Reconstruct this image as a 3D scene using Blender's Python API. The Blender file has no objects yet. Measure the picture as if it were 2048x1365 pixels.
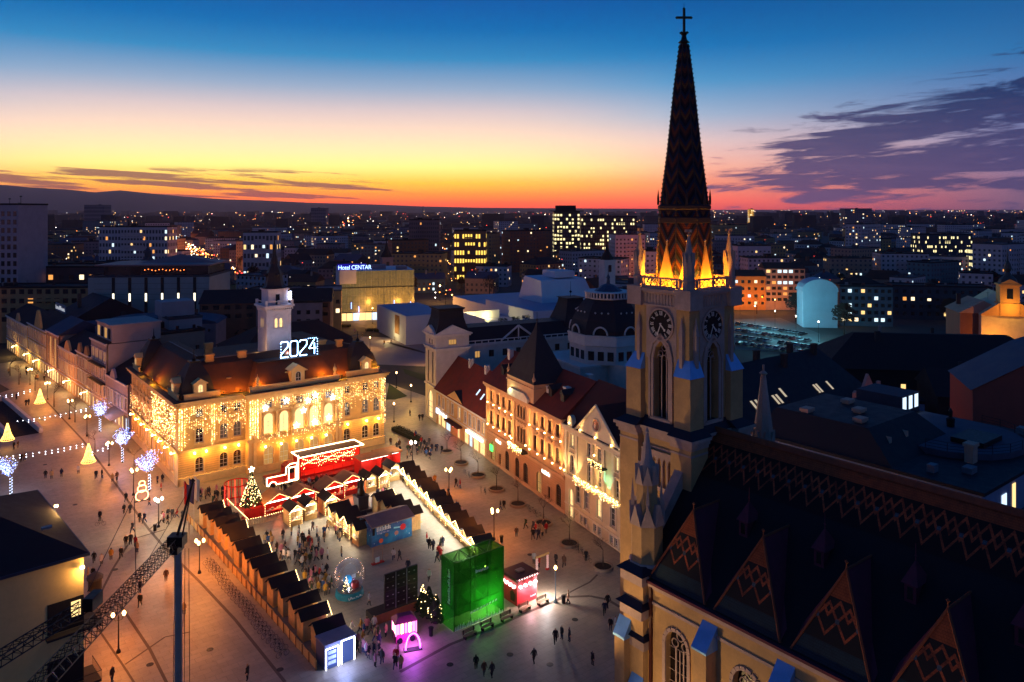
import bpy, math, random
from math import sin, cos, pi, radians, sqrt, atan2
random.seed(7)
SC = bpy.context.scene
COL = SC.collection
# ---------------------------------------------------------------- camera, sky, exposure
CAM_H = 54.0
FPX, CXP, HYP = 1516.0, 1024.0, 418.0
cam_d = bpy.data.cameras.new('camera')
cam = bpy.data.objects.new('camera', cam_d); COL.objects.link(cam)
cam.location = (0, 0, CAM_H); cam.rotation_euler = (pi/2, 0, 0)
cam_d.sensor_width = 36.0; cam_d.lens = 36.0*FPX/2048.0
cam_d.shift_y = -(682.5-HYP)/2048.0
cam_d.clip_start = 0.5; cam_d.clip_end = 90000
SC.camera = cam
SC.view_settings.view_transform = 'Standard'
SC.view_settings.look = 'None'
SC.view_settings.exposure = 0.0
SC.view_settings.gamma = 1.0
SC.view_settings.use_curve_mapping = False
SC.cycles.use_denoising = True
SC.cycles.max_bounces = 5
SC.cycles.diffuse_bounces = 2
SC.cycles.glossy_bounces = 2
SC.cycles.transmission_bounces = 4
SC.cycles.transparent_max_bounces = 8
SC.cycles.volume_bounces = 0
SC.cycles.sample_clamp_indirect = 3.0
SC.cycles.sample_clamp_direct = 30.0
SC.cycles.caustics_reflective = False
SC.cycles.caustics_refractive = False
SC.cycles.use_light_tree = True
SC.cycles.use_adaptive_sampling = True
SC.cycles.adaptive_threshold = 0.01

def lin(c):
    return tuple((x/255/12.92 if x/255 <= .04045 else ((x/255+.055)/1.055)**2.4) for x in c)

class E:
    """arithmetic on node sockets"""
    def __init__(s, nt, sock): s.nt, s.s = nt, sock
    def _m(s, op, *a):
        n = s.nt.nodes.new('ShaderNodeMath'); n.operation = op
        for i, v in enumerate((s,)+a):
            if isinstance(v, E): s.nt.links.new(v.s, n.inputs[i])
            else: n.inputs[i].default_value = v
        return E(s.nt, n.outputs[0])
    def __add__(s, o): return s._m('ADD', o)
    __radd__ = __add__
    def __sub__(s, o): return s._m('SUBTRACT', o)
    def __mul__(s, o): return s._m('MULTIPLY', o)
    __rmul__ = __mul__
    def __truediv__(s, o): return s._m('DIVIDE', o)
    def abs(s): return s._m('ABSOLUTE')
    def fract(s): return s._m('FRACT')
    def floor(s): return s._m('FLOOR')
    def sin(s): return s._m('SINE')
    def lt(s, o): return s._m('LESS_THAN', o)
    def gt(s, o): return s._m('GREATER_THAN', o)
    def mn(s, o): return s._m('MINIMUM', o)
    def mx(s, o): return s._m('MAXIMUM', o)
    def pow(s, o): return s._m('POWER', o)
    def sqrt(s): return s._m('SQRT')
    def atan2(s, o): return s._m('ARCTAN2', o)
    def rng(s, a, b, c=0.0, d=1.0, smooth=False):
        n = s.nt.nodes.new('ShaderNodeMapRange'); n.clamp = True
        if smooth: n.interpolation_type = 'SMOOTHSTEP'
        s.nt.links.new(s.s, n.inputs[0])
        for i, v in enumerate((a, b, c, d)): n.inputs[i+1].default_value = v
        return E(s.nt, n.outputs[0])

def comb(nt, x, y, z):
    n = nt.nodes.new('ShaderNodeCombineXYZ')
    for i, v in enumerate((x, y, z)):
        if isinstance(v, E): nt.links.new(v.s, n.inputs[i])
        else: n.inputs[i].default_value = v
    return n.outputs[0]
def noise(nt, vec, scale, detail=4, rough=.55, dist=0.0):
    n = nt.nodes.new('ShaderNodeTexNoise'); n.inputs['Scale'].default_value = scale
    n.inputs['Detail'].default_value = detail; n.inputs['Roughness'].default_value = rough
    n.inputs['Distortion'].default_value = dist
    if vec is not None: nt.links.new(vec, n.inputs['Vector'])
    return E(nt, n.outputs[0])
def mixc(nt, fac, a, b, mode='MIX'):
    n = nt.nodes.new('ShaderNodeMix'); n.data_type = 'RGBA'; n.blend_type = mode; n.clamp_factor = True
    for sock, v in ((n.inputs[0], fac), (n.inputs[6], a), (n.inputs[7], b)):
        if isinstance(v, E): nt.links.new(v.s, sock)
        elif isinstance(v, bpy.types.NodeSocket): nt.links.new(v, sock)
        elif isinstance(v, (tuple, list)): sock.default_value = tuple(v)+((1,) if len(v) == 3 else ())
        else: sock.default_value = v
    return n.outputs[2]
def ramp(nt, fac, stops):
    n = nt.nodes.new('ShaderNodeValToRGB'); el = n.color_ramp.elements
    while len(el) > 1: el.remove(el[-1])
    for i, (p, c) in enumerate(stops):
        e = el[0] if i == 0 else el.new(p)
        e.position = p; e.color = tuple(c)+(1,)
    nt.links.new(fac.s, n.inputs[0]); return n.outputs[0]

# sky after sunset: bright band where the sun went down, dark blue overhead, cloud bank over the north
W = bpy.data.worlds.new('World'); SC.world = W; W.use_nodes = True
nt = W.node_tree; nt.nodes.clear()
SUN_AZ = radians(-15)
tc = nt.nodes.new('ShaderNodeTexCoord'); sx = nt.nodes.new('ShaderNodeSeparateXYZ')
nt.links.new(tc.outputs['Generated'], sx.inputs[0])
dx, dy, dz = (E(nt, sx.outputs[i]) for i in range(3))
hl = (dx*dx+dy*dy).sqrt().mx(1e-4)
h = (dz/hl).mx(0.0)
fac = h/(h+0.3)
cosd = (dx*sin(SUN_AZ)+dy*cos(SUN_AZ))/hl
S = lambda y: ((418-y)/1516)/(((418-y)/1516)+.3)
warm = ramp(nt, fac, [(0, lin((226, 72, 44))), (S(405), lin((250, 96, 40))), (S(388), lin((255, 140, 28))), (S(366), lin((255, 196, 40))),
    (S(335), lin((255, 232, 128))), (S(308), lin((255, 222, 158))), (S(270), lin((244, 208, 178))), (S(225), lin((212, 192, 190))), (S(180), lin((150, 170, 196))),
    (S(120), lin((52, 140, 194))), (S(60), lin((0, 112, 184))), (S(0), lin((0, 94, 174))), (.60, lin((0, 74, 148))), (.78, lin((10, 60, 122))), (1, lin((18, 54, 108)))])
mid = ramp(nt, fac, [(0, lin((214, 72, 58))), (S(400), lin((248, 100, 66))), (S(372), lin((252, 138, 92))), (S(335), lin((244, 172, 140))), (S(285), lin((216, 186, 180))),
    (S(235), lin((156, 174, 196))), (S(170), lin((78, 150, 198))), (S(100), lin((12, 118, 186))), (S(0), lin((0, 88, 164))), (.60, lin((0, 70, 142))), (.78, lin((10, 60, 120))), (1, lin((18, 54, 108)))])
cool = ramp(nt, fac, [(0, lin((110, 78, 100))), (S(380), lin((140, 100, 122))), (S(300), lin((126, 122, 158))), (S(150), lin((46, 114, 172))), (S(0), lin((6, 84, 152))), (.62, lin((10, 66, 128))), (1, lin((18, 54, 108)))])
c1 = mixc(nt, cosd.rng(.992, .86, smooth=True), warm, mid)
sky = mixc(nt, cosd.rng(.90, .66), c1, cool)
az = dx.atan2(dy)
# cloud bank to the north-east, its upper edge rising away from the sunset
v1 = comb(nt, az*5.0, h*34.0+az*-3.2, 1.7)
n1 = noise(nt, v1, 1.6, 7, .62, .6)
v2 = comb(nt, az*9.0, h*95.0, 4.1)
n2 = noise(nt, v2, 1.0, 5, .6, .3)
top = az.rng(.20, .60, .078, .185)
band = (top-h).rng(-.012, .05)*az.rng(.20, .36)*h.rng(.004, .03, .55, 1)
nn = n1*.62+n2*.38
cl = (nn+band*.22-.30*(band.lt(.001))).rng(.60, .71, smooth=True)*band.rng(0, .12)
cloudc = mixc(nt, h.rng(.02, .14), lin((72, 62, 100)), lin((20, 42, 86)))
cloudc = mixc(nt, (n2*n1).rng(.26, .46)*.3, cloudc, lin((104, 82, 112)))
# thin dark streaks just over the hills
v3 = comb(nt, az*7.0+2.0, h*120.0+az*6.0, 9.3)
n3 = noise(nt, v3, .9, 5, .6, .2)
lowb = h.rng(.010, .018)*h.rng(.052, .03)*az.rng(-.10, -.26)
st = (n3+lowb*.16).rng(.60, .68, smooth=True)*lowb.rng(0, .3)
sky = mixc(nt, st*.82, sky, lin((112, 52, 62)))
sky = mixc(nt, cl*.93, sky, cloudc)
boost = (h.rng(0, .30, 1.0, 0.0).pow(2.4)*1.25+1.0)*cosd.rng(.5, .95, .7, 1.0)+(cosd.rng(.5, .95, .3, 0.0))
vm = nt.nodes.new('ShaderNodeVectorMath'); vm.operation = 'SCALE'; nt.links.new(sky, vm.inputs[0]); nt.links.new(boost.s, vm.inputs['Scale']); sky = vm.outputs[0]
bg = nt.nodes.new('ShaderNodeBackground'); out = nt.nodes.new('ShaderNodeOutputWorld')
nt.links.new(sky, bg.inputs[0]); bg.inputs[1].default_value = 1.0
nt.links.new(bg.outputs[0], out.inputs[0])
W.cycles.sampling_method = 'MANUAL'; W.cycles.sample_map_resolution = 512
# last afterglow of the sun below the horizon
sl = bpy.data.lights.new('sun', 'SUN'); sl.energy = 0.03; sl.angle = radians(12); sl.color = (1, .55, .35)
so = bpy.data.objects.new('sun', sl); COL.objects.link(so)
so.rotation_euler = (radians(87), 0, -SUN_AZ+pi)

# ---------------------------------------------------------------- helpers
def P2(px, py, z=0.0):
    """image pixel coordinates back-projected through the camera to the point at height z"""
    d = (CAM_H-z)*FPX/(py-HYP)  # depth where the camera ray through the image pixel meets height z
    return ((px-CXP)/FPX*d, d)

MATS = {}
LM = 2.6
def M(name, col, rough=.75, var=.18, scale=.8, metal=0.0, spec=.3, bump=0.0, bscale=20.0, emit=None, es=0.0, alpha=None, light=True):
    """col: 0-255 sRGB of the surface itself"""
    if name in MATS: return MATS[name]
    m = bpy.data.materials.new(name); m.use_nodes = True; nt = m.node_tree
    b = nt.nodes['Principled BSDF']; c = lin(col)
    b.inputs['Roughness'].default_value = rough; b.inputs['Metallic'].default_value = metal
    b.inputs['Specular IOR Level'].default_value = spec
    b.inputs['Base Color'].default_value = c+(1,)
    if var > 0:
        t = nt.nodes.new('ShaderNodeTexCoord')
        n = noise(nt, t.outputs['Object'], scale, 6, .65)
        o = mixc(nt, n.rng(.3, .7), tuple(x*(1-var) for x in c), tuple(min(1, x*(1+var)) for x in c))
        n2 = noise(nt, t.outputs['Object'], scale*9, 3, .6)
        o = mixc(nt, n2.rng(.35, .75)*var, o, tuple(x*.5 for x in c))
        nt.links.new(o, b.inputs['Base Color'])
        nt.links.new(n.rng(.3, .7, max(0, rough-.1), min(1, rough+.1)).s, b.inputs['Roughness'])
        if bump:
            n3 = noise(nt, t.outputs['Object'], bscale, 4, .6)
            bn = nt.nodes.new('ShaderNodeBump'); bn.inputs['Strength'].default_value = bump; bn.inputs['Distance'].default_value = .05
            nt.links.new(n3.s, bn.inputs['Height']); nt.links.new(bn.outputs[0], b.inputs['Normal'])
    if emit:
        b.inputs['Emission Color'].default_value = lin(emit)+(1,); b.inputs['Emission Strength'].default_value = es
        if not light: m.cycles.emission_sampling = 'NONE'
    if alpha is not None: b.inputs['Alpha'].default_value = alpha
    MATS[name] = m; return m
def glow(name, col, s, light=False):
    return M(name, (20, 20, 20), var=0, emit=col, es=s, light=light)

class MB:
    def __init__(s): s.v, s.f, s.m, s.uv = [], [], [], {}
    def add(s, vs, fs, mi=0):
        o = len(s.v); s.v.extend(vs)
        for f in fs: s.f.append(tuple(i+o for i in f)); s.m.append(mi)
        return s
    def box(s, x0, x1, y0, y1, z0, z1, mi=0):
        return s.add([(x0,y0,z0),(x1,y0,z0),(x1,y1,z0),(x0,y1,z0),(x0,y0,z1),(x1,y0,z1),(x1,y1,z1),(x0,y1,z1)],
            [(0,3,2,1),(4,5,6,7),(0,1,5,4),(1,2,6,5),(2,3,7,6),(3,0,4,7)], mi)
    def frus(s, r0, z0, r1, z1, mi=0):
        a, b = r0, r1
        return s.add([(a[0],a[2],z0),(a[1],a[2],z0),(a[1],a[3],z0),(a[0],a[3],z0),(b[0],b[2],z1),(b[1],b[2],z1),(b[1],b[3],z1),(b[0],b[3],z1)],
            [(0,3,2,1),(4,5,6,7),(0,1,5,4),(1,2,6,5),(2,3,7,6),(3,0,4,7)], mi)
    def ext(s, poly, axis, a, b, mi=0):
        """polygon (ccw) in the plane across axis, extruded a..b; axis 'z': (x,y); 'y': (x,z); 'x': (y,z)"""
        g = {'z': lambda p, t: (p[0], p[1], t), 'y': lambda p, t: (p[0], t, p[1]), 'x': lambda p, t: (t, p[0], p[1])}[axis]
        n = len(poly); vs = [g(p, a) for p in poly]+[g(p, b) for p in poly]
        fs = [tuple(range(n))[::-1], tuple(range(n, 2*n))]+[(i, (i+1) % n, n+(i+1) % n, n+i) for i in range(n)]
        if axis == 'y': fs = [f[::-1] for f in fs]
        return s.add(vs, fs, mi)
    def tube(s, p, q, r0, r1=None, n=6, mi=0, caps=True):
        r1 = r0 if r1 is None else r1
        d = [q[i]-p[i] for i in range(3)]; L = sqrt(sum(x*x for x in d)) or 1e-6; d = [x/L for x in d]
        a = (0, 0, 1) if abs(d[2]) < .9 else (1, 0, 0)
        u = (d[1]*a[2]-d[2]*a[1], d[2]*a[0]-d[0]*a[2], d[0]*a[1]-d[1]*a[0]); l = sqrt(sum(x*x for x in u)); u = [x/l for x in u]
        w = (d[1]*u[2]-d[2]*u[1], d[2]*u[0]-d[0]*u[2], d[0]*u[1]-d[1]*u[0])
        vs = [tuple(c[k]+r*(cos(2*pi*i/n)*u[k]+sin(2*pi*i/n)*w[k]) for k in range(3)) for c, r in ((p, r0), (q, r1)) for i in range(n)]
        fs = [(i, (i+1) % n, n+(i+1) % n, n+i) for i in range(n)]
        if caps: fs += [tuple(range(n))[::-1], tuple(range(n, 2*n))]
        return s.add(vs, fs, mi)
    def path(s, pts, r, n=5, mi=0):
        for a, b in zip(pts, pts[1:]): s.tube(a, b, r, r, n, mi)
        return s
    def lathe(s, prof, n=12, c=(0, 0, 0), mi=0, ph=0.0):
        vs = [(c[0]+r*cos(2*pi*i/n+ph), c[1]+r*sin(2*pi*i/n+ph), c[2]+z) for r, z in prof for i in range(n)]
        fs = [(j*n+i, j*n+(i+1) % n, (j+1)*n+(i+1) % n, (j+1)*n+i) for j in range(len(prof)-1) for i in range(n)]
        fs += [tuple(range(n))[::-1], tuple(range((len(prof)-1)*n, len(prof)*n))]
        return s.add(vs, fs, mi)
    def quad(s, *p, mi=0): return s.add(list(p), [tuple(range(len(p)))], mi)
    def octa(s, c, r, mi=0):
        x, y, z = c
        return s.add([(x-r,y,z),(x+r,y,z),(x,y-r,z),(x,y+r,z),(x,y,z-r),(x,y,z+r)],
            [(0,2,5),(2,1,5),(1,3,5),(3,0,5),(2,0,4),(1,2,4),(3,1,4),(0,3,4)], mi)
    def data(s, name, mats, smooth=False, uvf=None):
        me = bpy.data.meshes.new(name); me.from_pydata(s.v, [], s.f)
        for m in (mats if isinstance(mats, (list, tuple)) else [mats]): me.materials.append(m)
        if any(s.m): me.polygons.foreach_set('material_index', s.m)
        if smooth: me.polygons.foreach_set('use_smooth', [True]*len(s.f))
        if uvf:
            ul = me.uv_layers.new(name='UVMap')
            for p in me.polygons:
                for li in p.loop_indices: ul.data[li].uv = uvf(p.index, me.vertices[me.loops[li].vertex_index].co)
        me.update(); return me
    def build(s, name, mats, parent=None, loc=(0, 0, 0), rz=0.0, smooth=False, uvf=None):
        return obj(name, s.data(name, mats, smooth, uvf), parent, loc, rz)
def obj(name, me, parent=None, loc=(0, 0, 0), rz=0.0):
    o = bpy.data.objects.new(name, me); COL.objects.link(o)
    o.location = tuple(loc) if len(loc) == 3 else (loc[0], loc[1], 0); o.rotation_euler = (0, 0, rz)
    if parent is not None: o.parent = parent
    return o
def tag(o, label, cat, group=None, kind=None):
    if label: o['label'] = label
    if cat: o['category'] = cat
    if group: o['group'] = group
    if kind: o['kind'] = kind
    return o
def thing(name, label, cat, loc=(0, 0, 0), rz=0.0, group=None):
    return tag(obj(name, None, None, loc, rz), label, cat, group)
def struct(o): o['kind'] = 'structure'; return o
def stuff(o): o['kind'] = 'stuff'; return o
def copy_tree(o, parent=None):
    c = o.copy(); COL.objects.link(c); c.parent = parent
    for ch in o.children: copy_tree(ch, c)
    return c
def lamp(name, loc, energy, col, r=.15, parent=None, spot=None, aim=None):
    """light of a lit lamp, of the place or added"""
    l = bpy.data.lights.new(name, 'SPOT' if spot else 'POINT'); l.energy = energy*LM; l.color = lin(col); l.shadow_soft_size = r
    o = bpy.data.objects.new(name, l); COL.objects.link(o); o.location = loc
    if spot:
        l.spot_size = radians(spot); l.spot_blend = .6
        from mathutils import Vector
        o.rotation_euler = Vector(aim).to_track_quat('-Z', 'Y').to_euler()
    if parent is not None: o.parent = parent
    return o

def arch_pts(x0, x1, zs, z1, kind, n=8):
    """points of an opening's head from (x0,zs) to (x1,zs)"""
    w = x1-x0; xm = (x0+x1)/2; r = z1-zs
    if kind == 'round': return [(xm-w/2*cos(pi*i/n), zs+r*sin(pi*i/n)) for i in range(n+1)]
    pts = []
    for i in range(n+1):
        t = i/n; u = abs(2*t-1)      # pointed
        pts.append((x0+w*t, zs+r*sqrt(max(0, 1-u**1.6))*(1-.12*(1-abs(1-2*u)))))
    pts[0] = (x0, zs); pts[-1] = (x1, zs); return pts
def facade(mb, Wd, z0, z1, ops, depth=.25, mi=0):
    """wall plane y=0 facing -y with real openings; ops: (x0,x1,za,zb[,kind,rise])"""
    xs = sorted({0, Wd}|{o[0] for o in ops}|{o[1] for o in ops}); zs = sorted({z0, z1}|{o[2] for o in ops}|{o[3] for o in ops})
    for i in range(len(xs)-1):
        zrun = None
        for j in range(len(zs)-1):
            cxm, czm = (xs[i]+xs[i+1])/2, (zs[j]+zs[j+1])/2
            hole = any(o[0] < cxm < o[1] and o[2] < czm < o[3] for o in ops)
            if not hole:
                if zrun is None: zrun = zs[j]
            if (hole or j == len(zs)-2) and zrun is not None:
                ze = zs[j] if hole else zs[j+1]
                mb.quad((xs[i],0,zrun),(xs[i+1],0,zrun),(xs[i+1],0,ze),(xs[i],0,ze), mi=mi); zrun = None
    for o in ops:
        x0, x1, za, zb = o[:4]; kind = o[4] if len(o) > 4 else 'flat'
        if kind == 'flat': pts = [(x0, zb), (x1, zb)]
        else:
            pts = arch_pts(x0, x1, zb-o[5], zb, kind)
            for p, q in zip(pts, pts[1:]): mb.quad((p[0],0,p[1]),(q[0],0,q[1]),(q[0],0,zb),(p[0],0,zb), mi=mi)
        ring = [(x0, za)]+pts+[(x1, za)]; ring.append(ring[0])
        for p, q in zip(ring, ring[1:]): mb.quad((p[0],0,p[1]),(p[0],depth,p[1]),(q[0],depth,q[1]),(q[0],0,q[1]), mi=mi)
    return mb
def pane_mesh(w, hh, kind='flat', rise=0, m=None, name='pane'):
    mb = MB()
    ring = [(-w/2, 0)]+([(-w/2, hh), (w/2, hh)] if kind == 'flat' else arch_pts(-w/2, w/2, hh-rise, hh, kind))+[(w/2, 0)]
    mb.add([(x, 0, z) for x, z in ring], [tuple(range(len(ring)))[::-1]]); return mb.data(name, m)
def frame_mesh(w, hh, kind='flat', rise=0, m=None, nx=2, nz=3, t=.09, name='window_frame', d=.08):
    mb = MB()
    pts = [(-w/2, hh), (w/2, hh)] if kind == 'flat' else arch_pts(-w/2, w/2, hh-rise, hh, kind)
    ring = [(-w/2, 0)]+pts+[(w/2, 0), (-w/2, 0)]
    for p, q in zip(ring, ring[1:]):
        L = sqrt((q[0]-p[0])**2+(q[1]-p[1])**2)
        if L < 1e-6: continue
        ux, uz = (q[0]-p[0])/L, (q[1]-p[1])/L; nx_, nz_ = uz, -ux
        a = [(p[0], p[1]), (q[0], q[1]), (q[0]+nx_*t, q[1]+nz_*t), (p[0]+nx_*t, p[1]+nz_*t)]
        mb.ext(a, 'y', -d, 0)
    zt = hh-rise*.5
    for i in range(1, nx): mb.box(-w/2+w*i/nx-t/2.5, -w/2+w*i/nx+t/2.5, -d*.8, -.01, t, zt)
    for j in range(1, nz): mb.box(-w/2+t, w/2-t, -d*.7, -.012, (hh-rise)*j/nz-t/3, (hh-rise)*j/nz+t/3)
    return mb.data(name, m)
# ---------------------------------------------------------------- ground, hills, paving
A38 = radians(38); UX = (cos(A38), sin(A38)); UY = (-sin(A38), cos(A38))
def gmat():
    m = bpy.data.materials.new('town_ground'); m.use_nodes = True; nt = m.node_tree; b = nt.nodes['Principled BSDF']
    t = nt.nodes.new('ShaderNodeTexCoord')
    n = noise(nt, t.outputs['Object'], .004, 8, .7); n2 = noise(nt, t.outputs['Object'], .05, 5, .6)
    c = mixc(nt, n.rng(.35, .65), lin((38, 40, 46)), lin((62, 58, 54)))
    c = mixc(nt, n2.rng(.4, .7), c, lin((30, 34, 30)))
    nt.links.new(c, b.inputs['Base Color']); b.inputs['Roughness'].default_value = .9; return m
g = MB(); R = 42000
g.add([(-R, -600, 0), (R, -600, 0), (R, R, 0), (-R, R, 0)], [(0, 1, 2, 3)])
struct(g.build('ground', gmat()))

def paving(name, c0, c1, slab):
    m = bpy.data.materials.new(name); m.use_nodes = True; nt = m.node_tree; b = nt.nodes['Principled BSDF']
    t = nt.nodes.new('ShaderNodeTexCoord'); mp = nt.nodes.new('ShaderNodeMapping'); mp.inputs['Rotation'].default_value = (0, 0, -A38)
    nt.links.new(t.outputs['Object'], mp.inputs[0])
    br = nt.nodes.new('ShaderNodeTexBrick'); br.inputs['Scale'].default_value = 1/slab; br.inputs['Mortar Size'].default_value = .012
    br.inputs['Color1'].default_value = lin(c0)+(1,); br.inputs['Color2'].default_value = lin(c1)+(1,)
    br.inputs['Mortar'].default_value = tuple(x*.6 for x in lin(c0))+(1,); br.inputs['Brick Width'].default_value = 1.2; br.inputs['Row Height'].default_value = .6
    nt.links.new(mp.outputs[0], br.inputs['Vector'])
    n = noise(nt, t.outputs['Object'], .12, 7, .7); n2 = noise(nt, t.outputs['Object'], 1.3, 5, .6)
    c = mixc(nt, n.rng(.35, .7)*.55, br.outputs[0], tuple(x*.55 for x in lin(c0)))
    c = mixc(nt, n2.rng(.55, .75)*.35, c, tuple(x*.5 for x in lin(c0)))
    nt.links.new(c, b.inputs['Base Color'])
    nt.links.new(n2.rng(.3, .7, .38, .62).s, b.inputs['Roughness']); b.inputs['Specular IOR Level'].default_value = .4
    return m
PAVE = paving('square_paving', (146, 134, 114), (158, 144, 122), 1.6)
PAVE2 = paving('street_paving', (128, 116, 104), (142, 130, 118), .9)
def sheet(name, pts, z, mat):
    mb = MB(); mb.add([(p[0], p[1], z) for p in pts], [tuple(range(len(pts)))]); return struct(mb.build(name, mat))
sheet('square', [(-135, 15), (60, 15), (60, 120), (-8, 172), (-22, 215), (-60, 260), (-150, 250), (-150, 120)], .02, PAVE)
LINE = M('paving_joint', (92, 80, 68), .8, .2, .5)
def strip(px, w=.35, z=.035, name='paving_strip', mat=None):
    pts = [P2(*p) for p in px]
    mb = MB()
    for (a, b) in zip(pts, pts[1:]):
        L = math.dist(a, b); nx, ny = -(b[1]-a[1])/L*w/2, (b[0]-a[0])/L*w/2
        mb.add([(a[0]-nx, a[1]-ny, z), (b[0]-nx, b[1]-ny, z), (b[0]+nx, b[1]+ny, z), (a[0]+nx, a[1]+ny, z)], [(0, 1, 2, 3)])
    return struct(mb.build(name, mat or LINE))
strip([(90, 800), (165, 880), (225, 960), (298, 1060), (328, 1095), (400, 1165), (470, 1240), (570, 1365)], .4)
strip([(330, 1060), (262, 1080), (225, 1140), (200, 1190)], .35)
strip([(240, 1210), (300, 1300), (340, 1380)], .35)
strip([(180, 1235), (245, 1330), (290, 1400)], .25)
strip([(298, 1060), (330, 1035)], .35)
strip([(800, 1345), (900, 1290), (1000, 1250), (1080, 1215), (1130, 1195), (1180, 1193), (1215, 1200), (1240, 1215)], .5)
strip([(1105, 1205), (1150, 1180), (1180, 1165), (1195, 1150)], .3)
strip([(380, 1265), (330, 1275), (250, 1330)], .25)
LAWN = M('lawn', (44, 60, 26), .95, .4, .6)
def hills():
    mb = MB(); rows = []
    prof = [(-900, 420), (-500, 395), (-250, 366), (0, 370), (60, 375), (130, 379), (190, 385), (240, 381), (300, 387), (370, 394), (450, 399), (520, 401), (620, 406), (740, 409), (840, 413), (960, 416), (1150, 417.2), (1400, 418.5)]
    D = 13000
    for k, (fr, dd) in enumerate(((0, -3800), (.35, -2500), (.62, -1500), (1, 0), (.8, 2500))):
        r = []
        for i in range(120):
            t = i/119*(len(prof)-1); a = int(min(t, len(prof)-2)); u = t-a
            x = prof[a][0]*(1-u)+prof[a+1][0]*u; y = prof[a][1]*(1-u)+prof[a+1][1]*u
            hh = CAM_H+(HYP-y)*D/FPX; hh = hh*fr+(sin(i*.9+k*2)+sin(i*.37+k))*9*fr*(1-fr)*4
            r.append(((x-CXP)/FPX*D*(1+dd/D), D+dd, max(hh, -2) if fr else -2))
        rows.append(r)
    for r in rows: mb.v.extend(r)
    for k in range(len(rows)-1):
        for i in range(119): mb.f.append((k*120+i, k*120+i+1, (k+1)*120+i+1, (k+1)*120+i)); mb.m.append(0)
    struct(mb.build('hills', M('hill_forest', (46, 44, 40), .95, .3, .002), smooth=True))
hills()
# ---------------------------------------------------------------- the gothic church
CH = thing('gothic_church', 'tall tan gothic church with clock tower, tiled spire and patterned steep roof', 'church', (17.7, 78, 0), A38)
STONE = M('church_plaster', (186, 148, 98), .85, .2, .5, bump=.25, bscale=6)
TRIM = M('church_trim', (178, 152, 138), .8, .22, .6, bump=.2, bscale=9)
CAP = M('cap_metal', (120, 172, 222), .42, .15, .7, metal=.35)
DARKROOF = M('dark_sheet', (26, 30, 44), .6, .25, .6)
IRON = M('black_iron', (18, 18, 20), .5, .2, 3)
GLASSD = M('dark_glass', (14, 14, 20), .15, .1, .5, spec=.6)
def tile_mat(name, kind):
    m = bpy.data.materials.new(name); m.use_nodes = True; nt = m.node_tree; b = nt.nodes['Principled BSDF']
    uv = nt.nodes.new('ShaderNodeTexCoord'); s = nt.nodes.new('ShaderNodeSeparateXYZ'); nt.links.new(uv.outputs['UV'], s.inputs[0])
    x, y = E(nt, s.outputs[0]), E(nt, s.outputs[1])
    nz = noise(nt, uv.outputs['Object'], 1.7, 5, .7)
    rows = (y*5.0).fract().lt(.14); cols = ((x*5.0)+(y*5.0).floor()*.5).fract().lt(.1)
    if kind == 'spire':
        w = (y*.62+x.abs()*-1.05)
        k = w.fract(); i = (w*.5).fract()
        c = mixc(nt, k.lt(.34), lin((17, 18, 30)), lin((112, 52, 34)))
        c = mixc(nt, k.gt(.34)*k.lt(.60), c, lin((38, 44, 68)))
        c = mixc(nt, k.gt(.80), c, lin((64, 30, 34)))
        c = mixc(nt, i.gt(.5)*k.lt(.2), c, lin((124, 76, 36)))
    else:
        # x along the eaves, y metres below the ridge or the peak
        tri = ((x/1.55).fract()-.5).abs()*2.0
        tri2 = 1.0-tri if False else (tri*-1.0+1.0)
        y0, A, wd = (1.55, 1.5, .2) if kind == 'nave' else (2.35, 1.1, .16)
        d1 = (y-(tri*A+y0)).abs(); d2 = (y-(tri2*A+y0+.25)).abs(); d3 = (y-(tri*A+y0+1.35)).abs()
        lines = d1.lt(wd).mx(d2.lt(wd)).mx(d3.lt(wd*.9))
        cell = ((x/1.55).fract()-.5).abs().lt(.09)*((y-(y0+1.35)).abs().lt(.16))
        base = mixc(nt, y.lt(y0-.2), lin((17, 27, 34)) if kind == 'nave' else lin((28, 48, 58)), lin((138, 68, 40)))
        band = y.gt(y0-.2)*y.lt(y0+A+1.9)
        base = mixc(nt, band*.8, base, lin((24, 14, 18)))
        wear = noise(nt, uv.outputs['Object'], .9, 6, .75).rng(.36, .6, .25, 1.0)
        c = mixc(nt, lines*band*wear, base, lin((168, 82, 50)))
        c = mixc(nt, cell, c, lin((70, 84, 96)))
    c = mixc(nt, rows.mx(cols)*.5, c, (.004, .004, .006))
    c = mixc(nt, nz.rng(.45, .7)*.45, c, (.008, .008, .010))
    nt.links.new(c, b.inputs['Base Color']); b.inputs['Roughness'].default_value = .75; b.inputs['Specular IOR Level'].default_value = .15
    bn = nt.nodes.new('ShaderNodeBump'); bn.inputs['Strength'].default_value = .3; bn.inputs['Distance'].default_value = .05
    nt.links.new(rows.s, bn.inputs['Height']); nt.links.new(bn.outputs[0], b.inputs['Normal'])
    return m
T_NAVE, T_BAY, T_SPIRE = tile_mat('nave_tile', 'nave'), tile_mat('bay_tile', 'bay'), tile_mat('spire_tile', 'spire')
PURP = M('roof_edge_tile', (92, 36, 52), .8, .25, 1.5)
ORT = M('orange_tile', (120, 62, 40), .8, .3, 2)
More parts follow.
